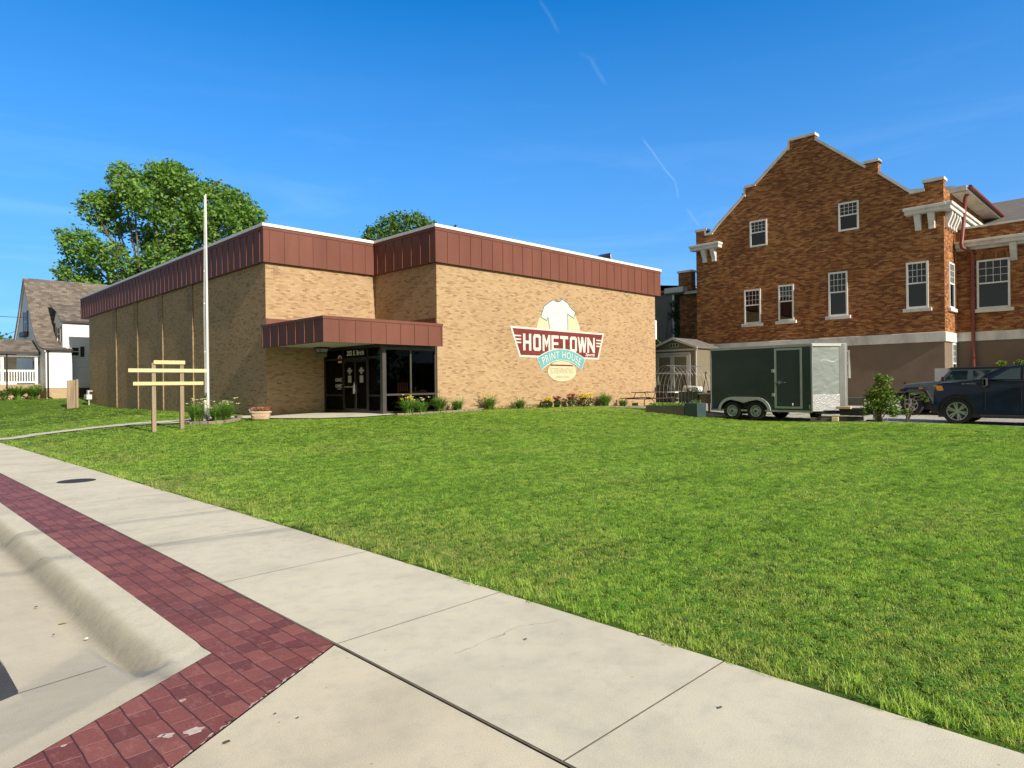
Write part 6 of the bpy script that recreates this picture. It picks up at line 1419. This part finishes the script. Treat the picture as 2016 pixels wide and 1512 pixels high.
# ---------------------------------------------------------------- trees
lam('tree_leaf', (.14, .27, .05), vein=(.22, .37, .075), trans=.35, var=.45)
lam('maple_leaf', (.085, .185, .03), vein=(.15, .26, .045), trans=.3, var=.4)
pm('bark', (.15, .125, .10), (.09, .075, .06), scale=5, rough=.95, stretch=(1, 1, .3), fine=.2)
rt3 = np.random.RandomState(21)
def leafcloud(name, mat, centers, radii, counts, size, parent, squash=.85, clump=9):
    V = []
    for c, r_, n in zip(centers, radii, counts):
        k = max(1, n//clump)
        d = rt3.normal(size=(k, 3)); d /= np.linalg.norm(d, axis=1)[:, None]; rad = rt3.uniform(.35, 1.0, k)**.5
        cc = np.array(c) + d*rad[:, None]*r_*np.array([1, 1, squash])
        p = np.repeat(cc, clump, 0) + rt3.normal(scale=r_*.085+size*.55, size=(k*clump, 3))
        V.append(p)
    P_ = np.concatenate(V); n = len(P_)
    u = rt3.normal(size=(n, 3)); u[:, 2] *= .6; u /= np.linalg.norm(u, axis=1)[:, None]
    w = np.cross(u, rt3.normal(size=(n, 3))); w /= np.linalg.norm(w, axis=1)[:, None]
    s_ = size*rt3.uniform(.6, 1.25, n)[:, None]
    q = np.stack([P_-u*s_, P_+w*s_*.55-u*s_*.1, P_+u*s_, P_-w*s_*.55-u*s_*.1], 1).reshape(-1, 3)
    off_ = wloc(parent); q = q-np.array(off_)
    me = bpy.data.meshes.new(name); me.vertices.add(4*n); me.vertices.foreach_set('co', q.astype(np.float32).ravel())
    me.loops.add(4*n); me.loops.foreach_set('vertex_index', np.arange(4*n, dtype=np.int32)); me.polygons.add(n); me.polygons.foreach_set('loop_start', np.arange(0, 4*n, 4, dtype=np.int32))
    me.materials.append(MATS[mat]); me.update(calc_edges=True); me.validate()
    o = bpy.data.objects.new(name, me); C.objects.link(o); o.parent = parent; return o
def at_px(px, py, D):
    d = raydir(px, py); f = Vector((-math.sin(HEAD), math.cos(HEAD), 0)); return CAM + d*(D/d.dot(f))
def tree(name, label, base, lobes, D, mat, dens=1.0, size=.2, trunk_r=.45, group=None, forks=None):
    rnd = random.Random(len(label)); t = thing(name, label, 'tree', base, group)
    cs = []; rs_ = []; ct = []
    for px, py, rp, dd in lobes:
        c = at_px(px, py, D+dd); r_ = rp*(D+dd)/1310; cs.append(c); rs_.append(r_); ct.append(int(dens*r_*r_*120))
    leafcloud('crown', mat, [tuple(c) for c in cs], rs_, ct, size, t)
    b = Vector(base); top = sum(cs, Vector())/len(cs); fork = b.lerp(Vector((top.x, top.y, b.z)), .25); fork.z = b.z+(min(c.z for c in cs)-b.z)*.75
    mb = MB(); mb.tube([b+Vector((0, 0, -.3)), b+Vector((0, 0, .5)), b.lerp(fork, .55), fork], [trunk_r*1.25, trunk_r, trunk_r*.85, trunk_r*.75], 10); mb.build('trunk', 'bark', t, smooth=True)
    mb = MB()
    for c, r_ in zip(cs, rs_):
        mid = fork.lerp(c, .5)+Vector((rnd.uniform(-.5, .5), rnd.uniform(-.5, .5), -.12*(c-fork).length)); L_ = (c-fork).length
        pts = [fork, fork.lerp(mid, .6), mid, mid.lerp(c, .6), c]; q = trunk_r*.42
        mb.tube(pts, [q, q*.75, q*.55, q*.38, q*.2], 6)
        for k in range(7):
            e = c+Vector((rnd.gauss(0, 1), rnd.gauss(0, 1), rnd.gauss(0, .8))).normalized()*r_*rnd.uniform(.7, 1.0); s_ = mid.lerp(c, rnd.uniform(.3, 1))
            m2 = s_.lerp(e, .5)+Vector((0, 0, -.2)); mb.tube([s_, m2, e], [q*.18, q*.11, .012], 4)
            for j in range(3):
                e2 = e+Vector((rnd.gauss(0, 1), rnd.gauss(0, 1), rnd.gauss(0, 1))).normalized()*r_*.35; mb.tube([m2, e2], [q*.10, .01], 3)
    mb.build('branches', 'bark', t, smooth=True); return t
big = [(155, 480, 34, 0), (150, 540, 36, 1), (190, 500, 26, -1), (188, 410, 32, 0), (215, 395, 26, 1), (240, 350, 30, 0), (262, 380, 34, -1), (300, 345, 28, 1), (330, 345, 28, 0), (350, 360, 38, -1), (300, 400, 46, -1), (225, 440, 30, 1),
       (380, 375, 28, 1), (395, 410, 42, 0), (425, 380, 26, 1), (455, 400, 32, 0), (480, 410, 24, 1), (440, 440, 46, -1), (495, 430, 28, 0), (505, 455, 22, 1), (350, 440, 46, 0), (290, 470, 30, 2), (330, 510, 46, 0), (250, 530, 38, 0), (270, 560, 34, 1), (200, 560, 28, 1), (390, 480, 50, 1), (230, 490, 18, 0), (170, 565, 24, 0), (300, 560, 30, 0), (345, 335, 18, 0), (125, 462, 14, 0)]
tree('broadleaf_tree', 'huge spreading green tree rising behind the shop and the white cottage', (4.2, 46.5, 1.1), big, 62, 'tree_leaf', 3.3, .21, .42)
t2 = [(735, 462, 22, 0), (765, 445, 24, 0), (790, 435, 22, 0), (820, 440, 24, 1), (842, 446, 18, 0), (770, 475, 26, 0), (810, 475, 28, 1), (725, 480, 18, 0)]
tree('broadleaf_tree', 'rounded dark green tree top showing above the notch in the shop roof', (20.5, 32.5, .9), t2, 64, 'maple_leaf', 3.2, .18, .3)
tree('broadleaf_tree', 'sliver of tree top just above the shop roof, right of the dark round one', (24.5, 29.5, .9), [(872, 468, 20, 0), (895, 462, 18, 0), (915, 468, 17, 0), (890, 480, 24, 0)], 64, 'maple_leaf', 1.4, .17, .3)
tree('broadleaf_tree', 'tiny tree tip above the roof near the left front corner of the shop', (13.5, 39.5, .9), [(560, 462, 17, 0), (580, 468, 16, 0)], 64, 'maple_leaf', 1.2, .17, .3)
tree('broadleaf_tree', 'far low green tree at the left edge beyond the cottage porch roof', tuple(at_px(10, 760, 150)), [(-30, 680, 26, 0), (0, 678, 20, 3), (25, 680, 17, 0), (55, 690, 22, 0), (-70, 690, 30, 0), (10, 700, 34, 0)], 150, 'maple_leaf', .35, .5, .5)

# ---------------------------------------------------------------- shrubs
def shrub(name, label, cat, blobs, mat, size, group=None, per=260, extra=None):
    x, y = blobs[0][0], blobs[0][1]; t = thing(name, label, cat, (x, y, gz(x, y)), group)
    mb = MB()
    for bx, by, bz, r_ in blobs:
        leaves(mb, (bx, by, bz), (r_, r_, r_*.8), int(per*r_*r_*4)+30, size, R6, shell_=.25)
    mb.build('foliage', mat, t); mb = MB()
    for bx, by, bz, r_ in blobs: mb.tube([(x, y, gz(x, y)-.05), ((x+bx)/2, (y+by)/2, bz-.2*r_), (bx, by, bz)], [.02, .014, .006], 5)
    mb.build('stem', 'twig', t); return t
t = shrub('grape_vine', 'leafy green and yellow grape vine climbing a wooden stake between trailer and cars', 'vine', [(7.0, -13.65, 1.25, .34), (7.05, -13.85, 1.55, .26), (7.0, -13.9, 1.2, .30), (7.0, -13.6, .85, .42), (7.05, -13.95, .85, .40), (6.95, -13.35, .62, .22), (7.0, -14.1, .58, .26), (7.1, -13.4, 1.05, .22), (7.0, -13.7, 1.66, .16)], 'bush_leaf', .065, per=430)
mb = MB(); mb.beam((7.0, -13.60, .2), (6.98, -13.64, 1.5), .07); mb.beam((7.05, -13.72, .2), (7.06, -13.74, 1.3), .05); mb.build('stake', 'weathered_wood', t)
shrub('trailing_vine', 'trailing vine with small leaves reaching across the front wing of the grey car', 'vine', [(7.9, -14.25, .55, .18), (8.0, -14.1, 1.0, .12), (8.1, -14.35, 1.14, .10), (8.2, -14.6, 1.05, .10), (8.15, -14.75, .95, .09)], 'bush_leaf', .05, per=400)
shrub('wall_vine', 'pale green vine leaves against the wing wall above the blue pickup, left clump', 'vine', [(21.6, -14.6, 2.25, .26), (21.6, -14.5, 1.8, .3)], 'bush_leaf', .10)
shrub('wall_vine', 'pale green vine leaves against the wing wall at the right picture edge', 'vine', [(21.5, -15.35, 2.25, .24), (21.5, -15.8, 2.3, .26), (21.5, -15.5, 1.8, .3)], 'bush_leaf', .10)
shrub('ivy', 'dark ivy in the gap behind the shed beside the shop right corner', 'ivy', [(19.6, 2.3, 2.2, .5), (19.8, 2.6, 3.1, .45), (20, 2.9, 4.1, .35), (24.5, 4.3, 6.3, .6), (24.6, 4.4, 7.0, .4), (24.5, 4.0, 5.2, .6)], 'dark_leaf', .09)
shrub('shrub', 'reddish green bushy shrub at the left picture edge before the porch', 'shrub', [(-10.0, 36.3, 1.5, .55), (-10.6, 36.4, 1.4, .6), (-9.5, 36.2, 1.2, .45)], 'dark_leaf', .10, 'shrubs in front of the porch')
shrub('shrub', 'round leafy shrub under the porch railing next to the downpipe', 'shrub', [(-8.9, 36.3, 1.2, .45), (-8.6, 36.4, 1.5, .4)], 'shrub_leaf', .09, 'shrubs in front of the porch')
lily('broad clump of long green lily leaves below the porch railing', -8.1, 36.1, 240, .85, .95, 0, '', 'shrubs in front of the porch', w=.05)
lily('dense clump of lily leaves at the corner of the white cottage', -7.2, 36.0, 220, .80, .85, 0, '', 'shrubs in front of the porch', w=.05)
shrub('shrub', 'tall light green shrub at the right end of the porch by the house corner', 'shrub', [(-6.9, 36.9, 1.7, .4), (-7.3, 36.9, 1.5, .4), (-7.9, 37.0, 1.4, .35)], 'bush_leaf', .08, 'shrubs in front of the porch')

# ---------------------------------------------------------------- the garden corner between shop and trailer
t = thing('picnic_table', 'brown picnic table with curved dark metal legs at the right end of the shop wall', 'picnic table', (10.9, -2.5, .42)); zg = gz(10.9, -2.5)
mb = MB()
for i in range(4): mb.box(10.0, 12.0, -2.88+i*.20, -2.70+i*.20, zg+.71, zg+.745)
mb.build('table_top', 'dark_brown_paint', t)
for yb_ in (-3.35, -1.85):
    mb = MB(); mb.box(9.75, 12.0, yb_, yb_+.24, zg+.43, zg+.465); mb.build('bench', 'dark_brown_paint', t)
for x in (10.15, 11.85):
    mb = MB(); mb.tube([(x, -3.30, zg-.02), (x-.02, -3.28, zg+.3), (x, -3.15, zg+.42), (x, -1.7, zg+.42), (x-.02, -1.6, zg+.3), (x, -1.58, zg-.02)], .022, 6)
    mb.tube([(x, -2.9, zg+.40), (x, -2.75, zg+.72)], .02, 6); mb.tube([(x, -2.1, zg+.40), (x, -2.25, zg+.72)], .02, 6); mb.build('leg', 'iron', t)
t = thing('folding_table', 'white-topped table with matching bench standing beyond the brown picnic table', 'table', (13, -3, .42)); zg = gz(12.6, -3)
mb = MB(); mb.box(11.9, 13.9, -3.3, -2.6, zg+.70, zg+.74); mb.build('table_top', 'white_plastic', t); mb = MB(); mb.box(11.7, 13.9, -3.75, -3.5, zg+.42, zg+.455); mb.build('bench', 'white_plastic', t)
for x in (12.1, 13.7):
    mb = MB(); mb.tube([(x-.25, -3.2, zg), (x+.15, -2.9, zg+.7)], .022, 6); mb.tube([(x+.25, -3.2, zg), (x-.15, -2.9, zg+.7)], .022, 6); mb.tube([(x, -3.62, zg), (x, -3.62, zg+.42)], .02, 6); mb.build('leg', 'iron', t)
t = thing('barbecue_grill', 'black lidded barbecue grill in front of the shed doors', 'grill', (13.4, -1.8, .45)); zg = gz(13.4, -1.8)
mb = MB(); mb.prism([(-2.25, zg+.75), (-2.25, zg+.92), (-2.05, zg+1.10), (-1.5, zg+1.10), (-1.35, zg+.92), (-1.35, zg+.75)], 'x', 13.1, 13.65); mb.build('lid', 'black_plastic', t, bev=.03)
mb = MB(); mb.box(13.15, 13.6, -2.2, -1.4, zg+.2, zg+.73); mb.box(13.1, 13.6, -2.6, -2.27, zg+.72, zg+.75); mb.build('cabinet', 'black_plastic', t, bev=.01)
t = thing('wheelbarrow', 'pale grey upturned wheelbarrow tub leaning beyond the white table', 'wheelbarrow', (14.2, -2.9, .45)); zg = gz(14.2, -2.9)
mb = MB(); mb.prism([(-3.7, zg+.15), (-3.3, zg+.95), (-2.5, zg+1.0), (-2.25, zg+.15)], 'x', 14.0, 14.5); mb.build('tub', 'pole_grey', t, bev=.04); mb = MB(); mb.lathe([(.18, -.03), (.2, 0), (.18, .03)], (13.9, -2.6, zg+.2), 'x', 16); mb.build('wheel', 'tyre_rubber', t)
t = thing('raised_bed', 'long low raised garden bed of grey-brown planks in shade with seedlings', 'garden bed', (6.6, -6.1, .35)); zb_ = .22
mb = MB(); mb.box(6.5, 6.55, -6.98, -5.25, zb_, .68); mb.box(7.5, 7.55, -6.98, -5.25, zb_, .68); mb.box(6.55, 7.5, -6.98, -6.93, zb_, .68); mb.box(6.55, 7.5, -5.30, -5.25, zb_, .68); mb.build('planks', 'grey_wood', t)
mb = MB(); mb.box(6.55, 7.5, -6.93, -5.30, .5, .63); mb.build('soil', 'soil', t)
mb = MB()
for i in range(44): leaves(mb, (R6.uniform(6.6, 7.4), R6.uniform(-6.85, -5.4), .70), (.10, .10, .09), 22, .04, R6)
mb.build('seedlings', 'lily_leaf', t)
t = thing('garden_bin', 'dark teal metal planter box at the end of the raised bed behind the trailer', 'planter', (6.6, -7.3, .3)); mb = MB(); mb.box(6.5, 7.15, -7.56, -7.0, .15, .79); mb.build('box', 'galv_teal', t, bev=.02)
mb = MB(); leaves(mb, (6.85, -7.28, .84), (.26, .24, .08), 90, .04, R6); mb.build('foliage', 'shrub_leaf', t)
for lb, x0, x1, y0, y1, z0, z1, mt, pl in (('wooden planter box raised on legs behind the raised bed', 9.0, 9.7, -6.16, -5.25, .77, 1.19, 'grey_wood', 1), ('white-topped potting table with a wooden box beside the trailer tail', 9.0, 9.8, -7.4, -6.22, .70, 1.08, 'weathered_wood', 0)):
    t = thing('elevated_planter', lb, 'planter', (x0, y0, gz(x0, y0))); mb = MB()
    for k in range(3): dz = (z1-z0)/3; mb.box(x0-.002*(k % 2), x1, y0, y1, z0+k*dz+.003, z0+(k+1)*dz)
    mb.build('box', mt, t)
    for x, y in ((x0+.04, y0+.04), (x1-.04, y0+.04), (x0+.04, y1-.04), (x1-.04, y1-.04)): MB().box(x-.035, x+.035, y-.035, y+.035, gz(x, y)-.05, z0+.003).build('leg', mt, t)
    if pl: mb = MB(); leaves(mb, ((x0+x1)/2, (y0+y1)/2, z1+.06), (.3, .42, .12), 160, .045, R6); mb.build('foliage', 'lily_leaf', t)
    else: mb = MB(); mb.box(x0-.05, x1+.05, y0-.02, y1+.03, z1, z1+.06); mb.build('table_top', 'white_plastic', t)
for i in range(7):
    y = -6.35-i*.14; mb = MB(); mb.lathe([(.035, 0), (.048, .09), (.052, .09), (.04, .085)], (9.12+.12*(i % 2), y, 1.142), n=10); o = mb.build('flower_pot', 'petal_red' if i % 3 else 'white_plastic', smooth='auto')
    tag(o, ('leftmost small white pot', 'small red pot next to the leftmost white one', 'second small red pot from the left', 'small white pot in the middle', 'small red pot just right of the middle white one', 'last small red pot before the trailer', 'rightmost small white pot')[i]+' on the potting table', 'pot', 'small pots on the potting table')
t = thing('hoop_trellis', 'arched tunnel trellis of thin pale wire hoops over the planters', 'trellis', (9, -5.4, .4))
for i in range(10):
    x = 7.7+i*.30; zg = .40; mb = MB(); mb.tube([(x, -5.45+.70*math.cos(a)*(1 if True else 0), zg+.75+max(0, math.sin(a))*1.15) if 0 <= a <= PI else None for a in [PI*k/16 for k in range(17)]], .007, 4); mb.tube([(x, -4.75, zg), (x, -4.75, zg+.75)], .007, 4); mb.tube([(x, -6.15, zg), (x, -6.15, zg+.75)], .007, 4); mb.build('hoop', 'trim_alu', t)
mb = MB()
for a in (PI/2, PI*.25, PI*.75): mb.tube([(7.7, -5.45+.70*math.cos(a), .4+.75+math.sin(a)*1.15), (10.4, -5.45+.70*math.cos(a), .4+.75+math.sin(a)*1.15)], .006, 4)
mb.build('wire', 'trim_alu', t)
for lb, y, x in (('dark wooden A-frame trellis in front of the left shed door', -4.95, 10.0), ('weathered wooden A-frame trellis nearer the trailer tail', -6.05, 9.9)):
    t = thing('a_frame_trellis', lb, 'trellis', (x, y, .4)); mt = 'dark_brown_paint' if y > -5.5 else 'weathered_wood'
    for s_ in (-1, 1): mb = MB(); mb.beam((x, y+s_*.33, .45), (x, y-s_*.04, 2.05), .035); mb.build('leg', mt, t)
mb = MB(); mb.box(12.0, 12.4, -11.7, -10.9, .58, .90); tag(mb.build('seed_tray', 'grey_wood'), 'weathered wooden planter crate seen just right of the trailer nose', 'planter')
mb = MB(); mb.prism([(-13.9, .2), (-13.9, 2.05), (-13.2, 2.05), (-13.2, .2)], 'x', 16.0, 16.08); tag(mb.build('fence_panel', 'pole_grey'), 'short grey fence panel standing behind the windscreen of the grey car', 'fence')
mb = MB(); mb.box(15.455, 15.66, .12, .55, 4.0, 5.05); mb.build('meter_box', 'white_plastic', shop); mb = MB(); mb.tube([(15.50, .16, .4), (15.50, .16, 2.1)], .03, 6); mb.build('conduit', 'white_plastic', shop)

# overhead service cable to the cottage
def cable(name, label, a, b_, sag, r_):
    a, b_ = Vector(a), Vector(b_); mb = MB(); mb.tube([a.lerp(b_, k/24)+Vector((0, 0, -sag*4*(k/24)*(1-k/24))) for k in range(25)], r_, 5); tag(mb.build(name, 'black_plastic'), label, 'cable')
cable('power_cable', 'thin black service cable running from the left to the gable of the cottage', tuple(at_px(-260, 560, 40)), (-6.55, 44.3, 7.35), .5, .02)
cable('power_cable', 'lower thin cable crossing the sky behind the porch roof at the far left', tuple(at_px(-200, 700, 70)), tuple(at_px(36, 650, 60)), .5, .02)
# a pair of street cables overhead, out of the picture, whose shadows cross the pavement
for k, (yy, zz, rr_) in enumerate(((-23.7, 7.2, 4.0), (-25.1, 7.0, 6.6))):
    cable('street_cable', ('upper' if k == 0 else 'lower')+' thick black street cable strung high over the sidewalk near the camera', (-40, yy+rr_, zz), (30, yy-rr_*1.63, zz+.1), .0, .014)

# ---------------------------------------------------------------- litter on the pavement
def gnd(px, py, z=0):
    d = raydir(px, py); k = (z-CAM.z)/d.z; return CAM.x+d.x*k, CAM.y+d.y*k
for i, (px, py, s_, mt, z, lb) in enumerate(((130, 1430, 0, '', 0, ''),)): pass
lst = [('scrap', 'small dark leaf scrap on the apron below the red band corner', 445, 1464, .020, 'soil', 0), ('scrap', 'cluster of dark crumbs at the edge of the red band', 455, 1420, .022, 'soil', 0),
       ('scrap', 'upper of the tiny dark specks on the apron right of the red band', 542, 1408, .007, 'soil', 0), ('scrap', 'lower right tiny dark speck on the apron', 586, 1416, .008, 'soil', 0),
       ('leaf', 'dry curled leaf lying in the gutter', 125, 1221, .035, 'dry_blade', -.13), ('stone', 'white pebble in the concrete gutter pan', 170, 1253, .018, 'white_plastic', -.13),
       ('scrap', 'dark crumb in the upper gutter', 70, 1193, .018, 'soil', -.13), ('scrap', 'dark crumb low in the gutter near the asphalt', 105, 1248, .012, 'soil', -.13), ('scrap', 'small twig crumb on the sidewalk slab', 1035, 1260, .016, 'twig', 0),
       ('leaf', 'tiny tan leaf at the grass edge of the sidewalk', 1262, 1250, .03, 'dry_blade', 0), ('scrap', 'bark fragment by the lawn edge at the right', 1418, 1395, .016, 'twig', 0)]
for nm, lb, px, py, s_, mt, z in lst:
    x, y = gnd(px, py, z); mb = MB(); k = 8; a0 = R6.random()*6; zz = z+.003 if z == 0 else -.150+.03*max(0, (-14.72-x-.40))/.47+z_s(y)+.002
    mb.add([(x+s_*math.cos(a0+2*PI*q/k)*R6.uniform(.5, 1.1), y+s_*.6*math.sin(a0+2*PI*q/k)*R6.uniform(.6, 1.1), zz+.002+.004*(q % 2)) for q in range(k)]+[(x, y, zz+.011)], [(q, (q+1) % k, k) for q in range(k)])
    tag(mb.build(nm, mt), lb, nm)
# splashes of white paint on the red band and chipped edge, thin films
mb = MB()
for px, py, s_ in ((383, 1438, .055), (330, 1448, .035), (318, 1447, .02), (358, 1378, .022), (125, 1467, .015)):
    x, y = gnd(px, py); k = 11; mb.add([(x+s_*math.cos(2*PI*q/k)*R6.uniform(.5, 1.15), y+s_*.7*math.sin(2*PI*q/k)*R6.uniform(.5, 1.15), -.0015) for q in range(k)], [tuple(range(k))])

for i in range(70):
    t_ = R6.random()*2.9; p = r0+LD*t_+LN*abs(R6.gauss(0, .007)); k = 7; s_ = R6.uniform(.003, .012)
    mb.add([(p.x+s_*2*math.cos(2*PI*q/k)*.86*R6.uniform(.7, 1.2), p.y+s_*2*math.cos(2*PI*q/k)*.5+s_*.6*math.sin(2*PI*q/k), -.0012) for q in range(k)], [tuple(range(k))])
pm('splash_white', (.58, .52, .46), (.40, .28, .24), scale=30, rough=.8); tag(mb.build('paint_splash', 'splash_white'), kind='structure')

# tree belt added out of the picture, darkens ambient and what glass and paint reflect
tl = bpy.data.objects.new('added_tree_belt', None)
cs_, rr_, nn_ = [], [], []
for i in range(26): cs_.append((-58+rt3.uniform(-3, 3), -70+i*6, 3.5+rt3.uniform(-1, 2))); rr_.append(rt3.uniform(4.5, 6.5)); nn_.append(500)
for i in range(18): cs_.append((-60+i*7, -88+rt3.uniform(-3, 3), 3.2+rt3.uniform(-1, 1.5))); rr_.append(rt3.uniform(4.5, 6)); nn_.append(450)
tb_ = leafcloud('added_tree_belt', 'maple_leaf', cs_, rr_, nn_, .75, None); tag(tb_, 'unseen belt of green trees added across the street to darken reflections', 'trees', kind='stuff')
